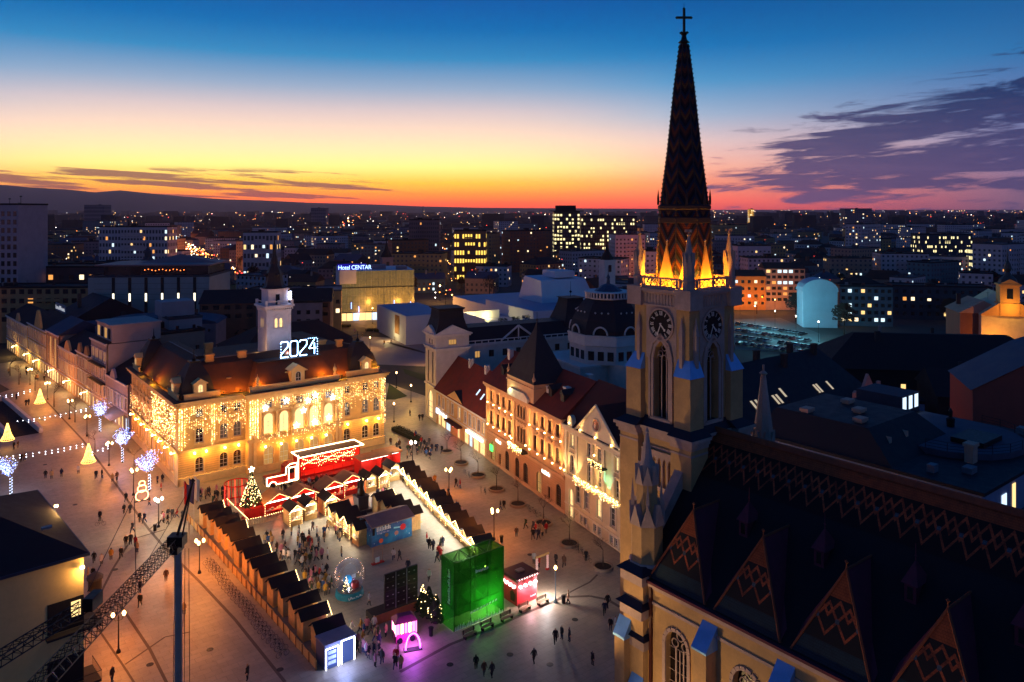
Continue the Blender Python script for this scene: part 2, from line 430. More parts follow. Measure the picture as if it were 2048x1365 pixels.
# --- tower walls: four sides with a tall traceried belfry window each
HS = 3.5
def ring_mesh(w, hh, rise, t, d, name, mat, kind='point'):
    return frame_mesh(w, hh, kind, rise, mat, 1, 1, t, name, d)
pane_b = pane_mesh(1.9, 8.0, 'point', 2.0, GLASSD)
tr = MB()
for x in (-.32, .32): tr.box(x-.06, x+.06, -.1, -.01, 0, 6.2)
for (cx_, cz_, rr) in ((-.5, 6.5, .3), (.5, 6.5, .3), (0, 7.15, .33)):
    pts = [(cx_+rr*cos(i*pi/5), -.06, cz_+rr*sin(i*pi/5)) for i in range(11)]; tr.path(pts, .05, 4)
for x in (-.62, 0, .62):
    tr.path([(x+.31*cos(pi*i/6), -.06, 6.0+.4*sin(pi*i/6)) for i in range(7)], .05, 4)
trac_b = tr.data('tracery', TRIM)
ring1, ring2 = ring_mesh(2.5, 8.4, 2.2, .3, .12, 'window_surround', TRIM), ring_mesh(3.1, 8.8, 2.4, .24, .2, 'window_surround', TRIM)
def num_mesh():
    mb = MB()
    forms = ['XII', 'I', 'II', 'III', 'IIII', 'V', 'VI', 'VII', 'VIII', 'IX', 'X', 'XI']
    for k, tx in enumerate(forms):
        a = -2*pi*k/12; ws = {'I': .11, 'V': .2, 'X': .22}; tot = sum(ws[c] for c in tx); x = -tot/2
        def bar(xa, za, xb, zb, t):
            dx_, dz_ = xb-xa, zb-za; L = sqrt(dx_*dx_+dz_*dz_); nx, nz_ = -dz_/L*t/2, dx_/L*t/2
            q = [(xa-nx, za-nz_), (xb-nx, zb-nz_), (xb+nx, zb+nz_), (xa+nx, za+nz_)]
            q = [(X*cos(a)-Z*sin(a), X*sin(a)+Z*cos(a)) for X, Z in q]
            mb.quad(*[(X, -.03, Z) for X, Z in q])
        for c in tx:
            w = ws[c]
            if c == 'I': bar(x+w/2, .95, x+w/2, 1.38, .07)
            elif c == 'V': bar(x+.02, 1.38, x+w/2, .95, .07); bar(x+w-.02, 1.38, x+w/2, .95, .04)
            else: bar(x+.02, 1.38, x+w-.02, .95, .07); bar(x+w-.02, 1.38, x+.02, .95, .04)
            x += w
    return mb.data('hour_numeral', M('clock_white', (222, 214, 200), .7, .05, 2))
def clock(parent, k):
    c = MB(); c.lathe([(1.58, -.02), (1.58, .05), (0.01, .05)], 40); dial = MB()
    dial.add([(1.5*cos(2*pi*i/40), 0, 1.5*sin(2*pi*i/40)) for i in range(40)], [tuple(range(40))[::-1]])
    r = MB()
    for i in range(40):
        a, b_ = 2*pi*i/40, 2*pi*(i+1)/40
        for (r0, r1, y0, y1) in ((1.5, 1.68, -.14, .0),):
            p = [(r0*cos(a), r0*sin(a)), (r0*cos(b_), r0*sin(b_)), (r1*cos(b_), r1*sin(b_)), (r1*cos(a), r1*sin(a))]
            r.ext(p[::-1], 'y', y0, y1)
    o = dial.build('clock', M('clock_black', (12, 12, 16), .4, .1, 2), parent)
    r.build('clock_rim', TRIM, o); obj('hour_numeral', num, o)
    for nm, L, w, ang in (('hour_hand', .85, .14, 136), ('minute_hand', 1.25, .10, 203)):
        hb = MB(); a = radians(ang); ux, uz = sin(a), cos(a); nx, nz_ = uz, -ux
        q = [(-ux*.2-nx*w/2, -uz*.2-nz_*w/2), (-ux*.2+nx*w/2, -uz*.2+nz_*w/2), (ux*L*.72+nx*w*.6, uz*L*.72+nz_*w*.6), (ux*L*.80+nx*w*1.3, uz*L*.80+nz_*w*1.3), (ux*L, uz*L), (ux*L*.80-nx*w*1.3, uz*L*.80-nz_*w*1.3), (ux*L*.72-nx*w*.6, uz*L*.72-nz_*w*.6)]
        hb.quad(*[(x, -.06-(nm[0] == 'm')*.02, z) for x, z in q][::-1]); hb.build(nm, MATS['clock_white'], o)
    return o
num = num_mesh()
for k in range(4):
    a = k*pi/2
    wl = MB(); facade(wl, 2*HS, 12, 45.5, [(HS-.95, HS+.95, 32.9, 40.9, 'point', 2.0)], .9)
    # k=3 faces -x (towards the square), k=0 faces -y (towards the nave)
    ox, oy = (-HS, -HS); c_, s_ = cos(a), sin(a)
    w = wl.build('tower_wall', STONE, CH, (ox*c_-oy*s_, ox*s_+oy*c_, 0), a)
    px_, py_ = 0, -HS
    def at(d, x=0): return (x*c_-(-HS-d)*s_, x*s_+(-HS-d)*c_)
    if k in (0, 3):
        wn = obj('belfry_window', pane_b, CH, at(-.8)+(32.9,), a); t_ = obj('tracery', trac_b, wn, (0, -.3, 0))
        obj('window_surround', ring1, wn, (0, -.82, -.1)); obj('window_surround', ring2, wn, (0, -.81, -.15))
        cl_ = clock(CH, k); cl_.location = at(.06)+(42.4,); cl_.rotation_euler = (0, 0, a)
        # spandrel field behind dial
        f_ = MB(); f_.box(-1.95, 1.95, -.03, .1, 38.6, 44.2); f2 = f_
        sp = MB(); facade(sp, 3.9, 38.9, 44.25, [(.35, 3.55, 38.9, 40.95, 'point', 1.5)], .05); sp.build('clock_field', TRIM, CH, (at(.03, -1.95))+(0,), a)
# cornices and frieze
def ringbox(mb, hs, z0, z1, mi=0): mb.box(-hs, hs, -hs, hs, z0, z1, mi)
c = MB(); ringbox(c, HS+.12, 44.35, 45.5); ringbox(c, HS+.3, 45.5, 45.7); ringbox(c, HS+.55, 45.7, 45.95); ringbox(c, HS+.35, 45.95, 46.15); ringbox(c, HS+.2, 44.2, 44.38)
for k in range(4):
    sx_, sy_ = ((-1, -1), (1, -1), (1, 1), (-1, 1))[k]
    x, y = sx_*(HS-.35), sy_*(HS-.35); c.box(x-.95, x+.95, y-.95, y+.95, 44.2, 46.12)
c.build('top_cornice', TRIM, CH)
for k in range(4):
    fz = MB()
    a = k*pi/2
    for i in range(14):
        x = -2.6+i*.4
        for s_ in (0,):
            p = [(x-.05, -HS-.2), (x+.05, -HS-.2), (x+.05, -HS-.12), (x-.05, -HS-.12)]
            fz.ext([(X*cos(a)-Y*sin(a), X*sin(a)+Y*cos(a)) for X, Y in p], 'z', 44.4, 45.45)
    fz.build('frieze', TRIM, CH)
# balustrade with crossed tracery
for k in range(4):
    a = k*pi/2; b = MB(); yy = -HS-.1
    b.box(-2.5, 2.5, yy-.1, yy+.1, 46.15, 46.3); b.box(-2.5, 2.5, yy-.14, yy+.14, 46.98, 47.15)
    for x in (-2.5, -2.1, 2.1, 2.5, -.0): b.box(x-.12, x+.12, yy-.09, yy+.09, 46.3, 46.98)
    n = 6
    for i in range(n):
        x0 = -2.0+i*4.0/n; x1 = x0+4.0/n
        b.tube((x0, yy, 46.3), (x1, yy, 46.98), .05, .05, 4); b.tube((x1, yy, 46.3), (x0, yy, 46.98), .05, .05, 4)
    o = b.build('balustrade', TRIM, CH, (0, 0, 0), a)
# corner pinnacles
def gablets(mb, n, r, z0, z1, ph=0, cx_=0, cy_=0):
    for i in range(n):
        a0, a1 = 2*pi*i/n+ph, 2*pi*(i+1)/n+ph; am = (a0+a1)/2
        p0, p1 = (cx_+r*cos(a0), cy_+r*sin(a0), z0), (cx_+r*cos(a1), cy_+r*sin(a1), z0)
        pk = (cx_+r*.95*cos(am), cy_+r*.95*sin(am), z1); ctr = (cx_, cy_, z1-.1)
        mb.add([p0, p1, pk, ctr], [(0, 1, 2), (0, 2, 3), (1, 3, 2)])
pn = MB(); pn.lathe([(.62, 46.1), (.62, 46.95), (.72, 46.95), (.72, 47.1), (.58, 47.1), (.56, 48.75)], 8, ph=pi/8)
gablets(pn, 8, .64, 48.5, 49.75, pi/8); pn.lathe([(.5, 49.0), (.1, 51.35), (.2, 51.4), (.2, 51.5), (.09, 51.55), (.1, 51.85)], 8, ph=pi/8)
for i in range(4): pn.box(-.42 if i % 2 else -.1, .42 if i % 2 else .1, -.1 if i % 2 else -.42, .1 if i % 2 else .42, 51.72+.001*i, 51.98)
pin = pn.data('corner_pinnacle', TRIM)
for sx_, sy_ in ((-1, -1), (1, -1), (1, 1), (-1, 1)): obj('corner_pinnacle', pin, CH, (sx_*(HS-.3), sy_*(HS-.3), 0))
# spire
sp = MB(); prof = [(2.78, 46.2), (2.42, 53.6), (1.62, 60), (1.0, 66.2), (.42, 70.9)]
n = 8; ph = pi/8
for r, z in prof: sp.v.extend([(r/cos(pi/8)*cos(2*pi*i/n+ph), r/cos(pi/8)*sin(2*pi*i/n+ph), z) for i in range(n)])
for j in range(len(prof)-1):
    for i in range(n): sp.f.append((j*n+i, j*n+(i+1) % n, (j+1)*n+(i+1) % n, (j+1)*n+i)); sp.m.append(0)
def spuv(fi, co):
    a = 2*pi*((fi % 8)+1)/8; return (-co.x*sin(a)+co.y*cos(a), co.z)
spo = sp.build('spire', T_SPIRE, CH, uvf=spuv)
rb = MB()
for i in range(n):
    for j in range(len(prof)-1):
        (r0, z0), (r1, z1) = prof[j], prof[j+1]; a = 2*pi*i/n+ph; q = 1/cos(pi/8)
        rb.tube((r0*q*cos(a), r0*q*sin(a), z0), (r1*q*cos(a), r1*q*sin(a), z1), .08, .07, 4)
        m_ = int((z1-z0)/.45)
        for t in range(m_):
            u = (t+.5)/m_; r = (r0+(r1-r0)*u)*q+.09; z = z0+(z1-z0)*u; rb.octa((r*cos(a), r*sin(a), z), .1)
rb.build('spire_rib', M('spire_stone', (60, 48, 50), .8, .2, 1), spo)
cb = MB(); cb.lathe([(2.5, 52.5), (2.75, 52.6), (2.75, 53.1), (2.6, 53.2), (2.6, 53.9), (2.8, 54.0), (2.8, 54.3), (2.45, 54.5)], 8, ph=ph)
cb.build('spire_collar', M('collar_stone', (52, 40, 44), .8, .2, 1), CH)
sd = MB()
for i in range(8):
    a = 2*pi*i/8; r = 2.42; cx_, cy_ = r*cos(a), r*sin(a)
    sd.lathe([(.16, 54.4), (.16, 55.1), (.02, 56.0)], 4, (cx_*1.08, cy_*1.08, 0))
sd.build('collar_pinnacle', MATS['collar_stone'], CH)
fin = MB(); fin.lathe([(.42, 70.7), (.32, 71.0), (.62, 71.1), (.3, 71.4), (.22, 71.8), (.35, 72.0), (.2, 72.2)], 8)
for i in range(8):
    a = i*pi/4; fin.octa((.38*cos(a), .38*sin(a), 72.1), .14)
fin.build('finial', IRON, CH)
cr = MB(); cr.box(-.12, .12, -.09, .09, 72.1, 74.5); 
u_ = MB(); u_.box(-.09, .09, -.72, .72, 73.55, 73.78); u_.box(-.12, .12, -.12, .12, 72.1, 74.55)
for p in ((0, -.75, 73.66), (0, .75, 73.66), (0, 0, 74.6)): u_.octa(p, .17)
u_.tube((0, 0, 74.5), (0, 0, 75.2), .02, .02, 4)
u_.build('cross', IRON, CH, (0, 0, 0), radians(-38-90))
# golden lit gables round the foot of the spire
GAB = M('gable_plaster', (206, 150, 84), .8, .12, 1.2)
gb = MB(); gb.ext([(-1.12, 46.2), (1.12, 46.2), (0, 50.3)], 'y', -2.8, -2.5)
gb.quad((-1.12, -2.5, 46.2), (0, -2.5, 50.3), (0, -2.2, 50.3), (-1.12, -2.0, 46.2), mi=1); gb.quad((1.12, -2.5, 46.2), (1.12, -2.0, 46.2), (0, -2.2, 50.3), (0, -2.5, 50.3), mi=1)
gb.tube((0, -2.65, 50.2), (0, -2.65, 50.75), .07, .05, 5, 1); gb.octa((0, -2.65, 50.8), .16, 1)
gme = gb.data('spire_gable', [GAB, TRIM])
for k in range(8):
    o = obj('spire_gable', gme, CH, (0, 0, 0), k*pi/4)
    if k % 2: o.scale = (.85, .98, 1); o.location.z = 0
for k in range(4):
    a = k*pi/2
    for x in (-1.5, 1.5):
        fl = MB(); fl.box(x-.15, x+.15, -3.35, -3.15, 46.16, 46.3); fl.build('floodlight', IRON, CH, (0, 0, 0), a)
    for x in (-1.75, 1.6):
        X, Y = x*cos(a)+3.42*sin(a), x*sin(a)-3.42*cos(a)
        lamp('balcony_floodlight', (X, Y, 46.55), 520 if k in (0, 3) else 300, (255, 172, 40), .12, CH)
# corner buttresses of the belfry with sky-lit metal caps
for k, (sx_, sy_) in enumerate(((-1, -1), (1, -1), (1, 1), (-1, 1))):
    b = MB(); o0, o1 = 2.15, 4.15
    R_ = lambda e: tuple(sorted((sx_*(o0), sx_*(o1-e))))+tuple(sorted((sy_*(o0), sy_*(o1-e))))
    bx = R_(0); b.box(bx[0], bx[1], bx[2], bx[3], 32.6, 37.7)
    q = R_(.62); b.box(q[0], q[1], q[2], q[3], 37.7, 44.2)
    bo = b.build('buttress', STONE, CH)
    cp = MB(); bx2 = R_(-.12)
    cp.frus(bx2, 37.71, R_(.6), 39.3); cp.build('buttress_cap', CAP, bo)
    pp = MB()
    for (dx_, dy_) in ((1.0, .0), (0, 1.0)):
        x, y = sx_*(2.75+dx_*.95), sy_*(2.75+dy_*.95)
        pp.box(x-.2, x+.2, y-.2, y+.2, 38.2, 41.6); pp.frus((x-.26, x+.26, y-.26, y+.26), 41.6, (x-.02, x+.02, y-.02, y+.02), 43.4)
    pp.build('pinnacle', TRIM, bo)
# lower stage of the tower
lo = MB(); ringbox(lo, 3.8, 0, 31.2); lo.build('tower_base', STONE, CH)
for k, (sx_, sy_) in enumerate(((-1, -1), (1, -1), (1, 1), (-1, 1))):
    b = MB(); bx = tuple(sorted((sx_*2.1, sx_*4.6)))+tuple(sorted((sy_*2.1, sy_*4.6))); b.box(bx[0], bx[1], bx[2], bx[3], 0, 31.21); b.build('tower_pier', STONE, CH)
lc = MB()
for hs, z0, z1 in ((3.9, 29.0, 29.3), (3.93, 31.0, 31.4), (4.1, 31.4, 31.8), (4.3, 31.8, 32.1), (3.95, 30.0, 30.2)): ringbox(lc, hs, z0, z1)
for (sx_, sy_) in ((-1, -1), (1, -1), (1, 1), (-1, 1)):
    for e, z0, z1 in ((.05, 30.4, 30.6), (.12, 31.05, 31.42), (.3, 31.42, 31.82), (.5, 31.82, 32.12)):
        bx = tuple(sorted((sx_*2.1, sx_*(4.6+e))))+tuple(sorted((sy_*2.1, sy_*(4.6+e)))); lc.box(bx[0], bx[1], bx[2], bx[3], z0, z1)
lc.build('belfry_cornice', TRIM, CH)
lr = MB(); lr.frus((-4.28, 4.28, -4.28, 4.28), 32.1, (-3.5, 3.5, -3.5, 3.5), 33.0)
for (sx_, sy_) in ((-1, -1), (1, -1), (1, 1), (-1, 1)):
    f_ = lambda e: tuple(sorted((sx_*2.0, sx_*(5.05-e))))+tuple(sorted((sy_*2.0, sy_*(5.05-e))))
    lr.frus(f_(0), 32.13, f_(.9), 32.75)
lr.build('belfry_ledge', DARKROOF, CH)
# gallery of pointed niches with a statue below the belfry, towards the square and the nave
for a in (0, -pi/2):
    nm_ = MB(); facade(nm_, 4.4, 26.0, 29.9, [(.25+i*.66, .75+i*.66, 26.4, 29.3, 'point', .6) for i in range(6)], .35)
    c_, s_ = cos(a), sin(a); X, Y = -2.2, -4.15
    nm_.build('niche_gallery', TRIM, CH, (X*c_-Y*s_, X*s_+Y*c_, 0), a)
    st_ = MB(); st_.lathe([(.2, 26.4), (.22, 27.6), (.25, 27.9), (.12, 28.15), (.15, 28.35), (.1, 28.6)], 8); X, Y = -.12, -4.1
    st_.build('niche_statue', TRIM, CH, (X*c_-Y*s_, X*s_+Y*c_, 0), a, smooth=True)
# --- body of the church
NW, EZ, RZ, Y0, Y1 = 10.4, 20.6, 32.3, -2.6, -53.0
yb = [-7.7-7*i for i in range(7)]
wl = MB(); facade(wl, Y0-Y1, 0, EZ, [(Y0-y-1.2, Y0-y+1.2, 7.6, 17.4, 'round', 1.3) for y in yb], .7)
nv = wl.build('nave_wall', STONE, CH, (-NW, Y0, 0), -pi/2)
bk = MB(); bk.box(-NW+.9, NW, Y1, Y0, 0, EZ-.4); bk.build('nave_core', STONE, CH)
co_ = MB()
for (e, z0, z1) in ((.14, 18.75, 19.0), (.12, 20.1, 20.32), (.3, 20.32, 20.6)): co_.box(-NW-e, -NW+.1, Y1, Y0-1.9, z0, z1)
co_.build('eaves_cornice', TRIM, CH)
gu = MB(); gu.box(-NW-.45, -NW+.5, Y1, Y0-2, 20.62, 20.85); gu.build('gutter', PURP, CH)
pane_n = pane_mesh(2.4, 9.8, 'round', 1.3, M('nave_glass', (22, 14, 16), .25, .2, .6, spec=.5)); 
tr = MB()
for x in (-.42, .42): tr.box(x-.07, x+.07, -.12, -.01, 0, 8.2)
tr.box(-.05, .05, -.1, -.01, 5, 8.0)
for z in range(1, 9): tr.box(-1.2, 1.2, -.05, -.01, z-.02, z+.02)
for (cx_, cz_, rr) in ((-.55, 8.5, .36), (.55, 8.5, .36), (0, 9.2, .36)): tr.path([(cx_+rr*cos(i*pi/5), -.07, cz_+rr*sin(i*pi/5)) for i in range(11)], .06, 4)
trac_n = tr.data('tracery', TRIM); rn1 = frame_mesh(2.4, 9.8, 'round', 1.3, TRIM, 1, 1, -.32, 'window_surround', .16)
cap = MB(); cap.add([(-.75, -1.55, 18.0), (.75, -1.55, 18.0), (.75, -.0, 19.7), (-.75, 0, 19.7), (-.75, -1.5, 17.8), (.75, -1.5, 17.8), (.75, 0, 17.8), (-.75, 0, 17.8)],
    [(0, 1, 2, 3), (4, 5, 1, 0), (5, 6, 2, 1), (7, 4, 0, 3), (6, 7, 3, 2), (7, 6, 5, 4)]); cap = cap.data('buttress_cap', CAP)
bt = MB(); bt.box(-.62, .62, -1.35, 0, 0, 17.8); bt = bt.data('nave_buttress', STONE)
for y in yb:
    w = obj('nave_window', pane_n, CH, (-NW+.6, y, 7.6), -pi/2); obj('tracery', trac_n, w, (0, -.1, 0)); obj('window_surround', rn1, w, (0, -.6, 0))
    b = obj('nave_buttress', bt, CH, (-NW, y-3.5, 0), -pi/2); obj('buttress_cap', cap, b)
# main roof: both slopes, tiles patterned along the ridge
sl_ = sqrt(NW**2+(RZ-EZ)**2)
for s_ in (-1, 1):
    r = MB(); r.add([(0, Y0-1, RZ), (0, Y1, RZ), (s_*(NW+.1), Y1, EZ+.2), (s_*(NW+.1), Y0-1, EZ+.2)], [(0, 1, 2, 3) if s_ < 0 else (3, 2, 1, 0)])
    r.build('nave_roof', T_NAVE, CH, uvf=lambda i, co: (co.y, (RZ-co.z)/(RZ-EZ)*sl_))
rd = MB(); rd.ext([(-.35, RZ-.2), (.35, RZ-.2), (.12, RZ+.22), (-.12, RZ+.22)], 'y', Y1, Y0-1); rd.build('ridge', ORT, CH)
pk_z, pk_x = 27.4, -8.1
for i, y in enumerate(yb):
    hw = 3.05; zb = EZ+.45; xe = -NW-.1; xr = -(RZ-pk_z)/(RZ-EZ)*NW+.35; rz_ = lambda x: RZ+(x/NW)*(RZ-EZ)
    t = MB(); A_, B_, PK = (xe, y-hw, zb), (xe, y+hw, zb), (pk_x, y, pk_z); RK = (xr, y, pk_z)
    t.add([A_, B_, PK], [(2, 1, 0)])
    o = t.build('bay_roof', T_BAY, CH, uvf=lambda i, co, y=y: (co.y-y+.775, (pk_z-co.z)*1.07))
    s2 = MB(); xb = -NW+1.6
    s2.add([A_, PK, RK, (xb, y-hw, rz_(xb)+.05)], [(0, 1, 2, 3)]); s2.add([B_, PK, RK, (xb, y+hw, rz_(xb)+.05)], [(3, 2, 1, 0)])
    s2.build('roof_slope', PURP, o)
    e_ = MB(); e_.tube(A_, PK, .11, .11, 5); e_.tube(B_, PK, .11, .11, 5); e_.tube(PK, RK, .1, .1, 5)
    e_.tube(PK, (PK[0], PK[1], PK[2]+.7), .07, .03, 5); e_.octa((PK[0], PK[1], PK[2]+.55), .17); e_.build('hip_tile', ORT, o)
    yl = y-3.6; xl = -5.1; zl = rz_(xl)
    d_ = MB(); d_.box(xl-.9, xl+.9, yl-.42, yl+.42, zl-1.2, zl+.55); d_.frus((xl-1.05, xl+1.0, yl-.6, yl+.6), zl+.5, (xl-.1, xl+.1, yl-.05, yl+.05), zl+1.9)
    d_.tube((xl, yl, zl+1.8), (xl, yl, zl+3.2), .05, .02, 5); d_.octa((xl, yl, zl+2.3), .12)
    d_.add([(xl-.91, yl-.2, zl-.6), (xl-.91, yl+.2, zl-.6), (xl-.91, yl+.2, zl+.3), (xl-.91, yl-.2, zl+.3)], [(3, 2, 1, 0)], 1)
    d_.build('roof_lucarne', [PURP, GLASSD], CH)
# west gable parapet and the stair turret beside the tower
gw = MB(); gw.ext([(-NW-.2, EZ-.5), (-NW-.2, EZ+1.0), (-4, 29.6), (4, 29.6), (NW+.2, EZ+1), (NW+.2, EZ-.5)][::-1], 'y', -3.6, -2.6); gw.build('gable_parapet', TRIM, CH)
TX, TY = -9.3, -3.3
tu = MB(); tu.lathe([(1.55, 0), (1.55, 20.2)], 8, (TX, TY, 0), ph=pi/8)
tu.lathe([(1.5, 20.2), (1.5, 25.6)], 8, (TX, TY, 0), ph=pi/8); tu.lathe([(1.0, 25.6), (1.0, 29.2)], 8, (TX, TY, 0), ph=pi/8)
tuo = tu.build('stair_turret', STONE, CH)
tt = MB(); gablets(tt, 8, 1.7, 25.3, 27.2, pi/8, TX, TY); tt.build('turret_gablet', TRIM, tuo); tt = MB(); gablets(tt, 8, 1.15, 28.9, 30.6, pi/8, TX, TY)
tt.build('turret_gablet', TRIM, tuo); tt = MB(); tt.lathe([(.85, 29.4), (.14, 33.4), (.2, 33.5), (.05, 33.9)], 8, (TX, TY, 0), ph=pi/8)
tt.build('turret_spire', TRIM, tuo); tt = MB(); tt.lathe([(1.62, 21.5), (1.75, 21.7), (1.62, 21.9)], 8, (TX, TY, 0), ph=pi/8)
for i in range(4):
    a = pi/4+i*pi/2; x, y = TX+1.3*cos(a), TY+1.3*sin(a); t4 = MB(); t4.lathe([(.22, 25.6), (.22, 27.4), (.02, 29.2)], 4, (x, y, 0)); t4.build('turret_pinnacle', TRIM, tuo)
tt.build('turret_spire', TRIM, tuo)
for (z, e) in ((21.3, 1.0), (18.3, 1.1), (15.5, .8)): cbm = MB(); cbm.box(-NW-e, -NW+.3, -4.6, -2.0, z-1.0, z); cbm.build('corner_pier_block', TRIM, CH)
for (z, e) in ((21.3, 1.0), (18.3, 1.1), (15.5, .8)): cb2 = MB(); cb2.frus((-NW-e-.3, -NW+.5, -4.9, -1.7), z, (-NW-e+.4, -NW+.2, -4.3, -2.3), z+.5); cb2.build('pier_capping', DARKROOF, CH)
cp3 = MB(); cp3.box(-NW-.7, -NW+.3, -4.45, -2.1, 0, 20.3); cp3.build('corner_pier', STONE, CH)
dp = MB(); dp.box(-NW-.28, -NW-.02, -5.0, -4.75, 0, 20.7); dp.build('downpipe', M('brown_pipe', (70, 28, 22), .6, .1, 1), CH)
for (z, yy) in ((16.2, -2.3), (11.6, -3.8)):
    k_ = MB(); k_.add([(0, -.7, -.9), (0, .7, -.9), (.9, .7, .5), (.9, -.7, .5), (0, -.7, -1.1), (0, .7, -1.1), (.9, .7, -1.1), (.9, -.7, -1.1)], [(0, 3, 2, 1), (4, 0, 1, 5), (5, 1, 2, 6), (7, 3, 0, 4)])
    k_.build('pier_cap', CAP, CH, (-NW-1.6, yy, z)); kk = MB(); kk.box(-NW-1.5, -NW, yy-.6, yy+.6, 0, z-1.0); kk.build('side_pier', STONE, CH)
# choir turret beyond the ridge
ct = MB(); ct.lathe([(1.1, 20), (1.1, 29.5), (.25, 36.2), (.45, 36.4), (.1, 36.7), (.12, 37.3)], 8, (9.2, -3.2, 0), ph=pi/8); gablets(ct, 8, 1.25, 28.4, 30.4, pi/8, 9.2, -3.2)
ct.build('stair_turret', TRIM, CH)
# ---------------------------------------------------------------- walls with real windows
_wc = {}
def win_parts(w, hh, kind, rise, pm, fm, nx, nz, t=.09):
    k = (round(w, 2), round(hh, 2), kind, round(rise, 2), pm.name, fm.name, nx, nz)
    if k not in _wc: _wc[k] = (pane_mesh(w, hh, kind, rise, pm, 'window'), frame_mesh(w, hh, kind, rise, fm, nx, nz, t))
    return _wc[k]
def wall_wins(parent, loc, rz, Wd, z0, z1, ops, wm, pm, fm, depth=.3, nx=2, nz=3, surround=None, name='wall', wname='window', t=.09, sub=True):
    """a wall with openings, and a window set into each opening. pm: material or function(i, op) -> material or None"""
    mb = MB(); facade(mb, Wd, z0, z1, [o[:6] for o in ops], depth)
    wo = mb.build(name, wm, parent, loc, rz); c, s = cos(rz), sin(rz); z_ = loc[2] if len(loc) > 2 else 0
    for i, o in enumerate(ops):
        m = pm(i, o) if callable(pm) else pm
        if m is None: continue
        kind = o[4] if len(o) > 4 else 'flat'; rise = o[5] if len(o) > 5 else 0
        pme, fme = win_parts(o[1]-o[0], o[3]-o[2], kind, rise, m, fm, nx, nz, t)
        X, Y = (o[0]+o[1])/2, depth*.85
        w = obj(wname, pme, parent, (loc[0]+X*c-Y*s, loc[1]+X*s+Y*c, z_+o[2]), rz)
        if sub: obj('window_frame', fme, w, (0, -.01, 0))
        if surround and sub:
            sm = surround(o)
            if sm: obj('window_surround', sm, w, (0, -depth*.85, 0))
    return wo
_sc = {}
def surround_mesh(w, hh, mat, style='plain', kind='flat', rise=0):
    k = (round(w, 2), round(hh, 2), mat.name, style)
    if k in _sc: return _sc[k]
    mb = MB(); t = .22
    for x in (-1, 1): mb.box(min(x*w/2, x*(w/2+t)), max(x*w/2, x*(w/2+t)), -.1, .02, -.1, hh-rise)
    mb.box(-w/2-t-.1, w/2+t+.1, -.22, .02, -.28, -.1)
    if kind == 'round':
        pts = arch_pts(-w/2, w/2, hh-rise, hh, 'round'); pts2 = arch_pts(-w/2-t, w/2+t, hh-rise, hh+t, 'round')
        for a, b, c, d in zip(pts, pts[1:], pts2[1:], pts2): mb.ext([a, b, c, d], 'y', -.1, .02)
        top = hh+t
    else: mb.box(-w/2-t, w/2+t, -.1, .02, hh, hh+t); top = hh+t
    if style in ('ped', 'seg'):
        mb.box(-w/2-t-.15, w/2+t+.15, -.3, .02, top+.1, top+.28); mb.box(-w/2-t, w/2+t, -.14, .02, top, top+.1)
        W2 = w/2+t+.15
        if style == 'ped': mb.ext([(-W2, top+.28), (W2, top+.28), (0, top+.85)], 'y', -.28, .02)
        else: mb.ext([(W2*cos(pi*i/8), top+.28+.5*sin(pi*i/8)) for i in range(9)], 'y', -.28, .02)
    elif style == 'hood': mb.box(-w/2-t-.12, w/2+t+.12, -.26, .02, top+.05, top+.22)
    _sc[k] = mb.data('window_surround', mat); return _sc[k]
def band(mb, Wd, z0, z1, e, x0=0.0, both=True): mb.box(x0-(e if both else 0), x0+Wd+(e if both else 0), -e, .05, z0, z1)

# ---------------------------------------------------------------- city hall
HALL = thing('city_hall', 'cream city hall covered in golden fairy lights with mansard roof and white clock tower', 'city hall', (-64.76, 146.97, 0), A38)
CREAM = M('hall_plaster', (232, 186, 110), .85, .14, .5, bump=.15, bscale=7)
CREAM2 = M('hall_trim', (236, 198, 130), .8, .12, .7)
ROOFB = M('hall_roof', (86, 48, 32), .75, .3, .8, bump=.3, bscale=12)
LEDGE = M('hall_ledge', (44, 40, 46), .7, .25, .7)
WINW = M('white_sash', (214, 206, 196), .6, .08, 2)
PANE = M('night_glass', (30, 34, 42), .12, .12, .7, spec=.7)
PANEL = M('pale_blind', (118, 116, 110), .4, .15, 1.2)
PWARM = glow('lit_pane_warm', (255, 214, 140), 1.6)
PHOT = glow('lit_pane_hall', (255, 214, 140), 1.7)
PCOOL = glow('lit_pane_cool', (206, 232, 255), 1.5)
PDIM = glow('lit_pane_dim', (255, 190, 110), .55)
HOT = glow('lamp_bulb_warm', (255, 206, 130), 26)
def ch_ops(xs, zs): return [(x-w/2, x+w/2, za, zb)+tuple(r) for x in xs for (w, za, zb, *r) in zs]
G_, F1, F2 = (1.6, 2.1, 5.1, 'round', .7), (1.5, 7.9, 10.9, 'round', .65), (1.3, 12.95, 14.6)
def hall_pane(i, o):
    r = random.random()
    if o[2] > 12: return PANE if r < .7 else PANEL
    return PANE if r < .5 else PANEL
def hall_sur(o):
    if o[2] < 6: return surround_mesh(o[1]-o[0], o[3]-o[2], CREAM2, 'plain', 'round', .7)
    if o[2] < 12: return surround_mesh(o[1]-o[0], o[3]-o[2], CREAM2, 'ped' if int(o[0]*3) % 3 else 'seg', 'round', .65)
    return surround_mesh(o[1]-o[0], o[3]-o[2], CREAM2, 'plain')
def hall_wall(loc, rz, Wd, xs): return wall_wins(HALL, loc, rz, Wd, 0, 15.3, ch_ops(xs, (G_, F1, F2)), CREAM, hall_pane, WINW, .35, 2, 3, hall_sur)
hall_wall((0, 0, 0), 0, 14.5, (4.0, 8.7, 11.4))
hall_wall((33.4, 0, 0), 0, 11.4, (2.1, 6.6, 9.4))
ys = [3.6+3.45*i for i in range(11)]
hall_wall((0, 41, 0), -pi/2, 41, [41-y for y in ys])
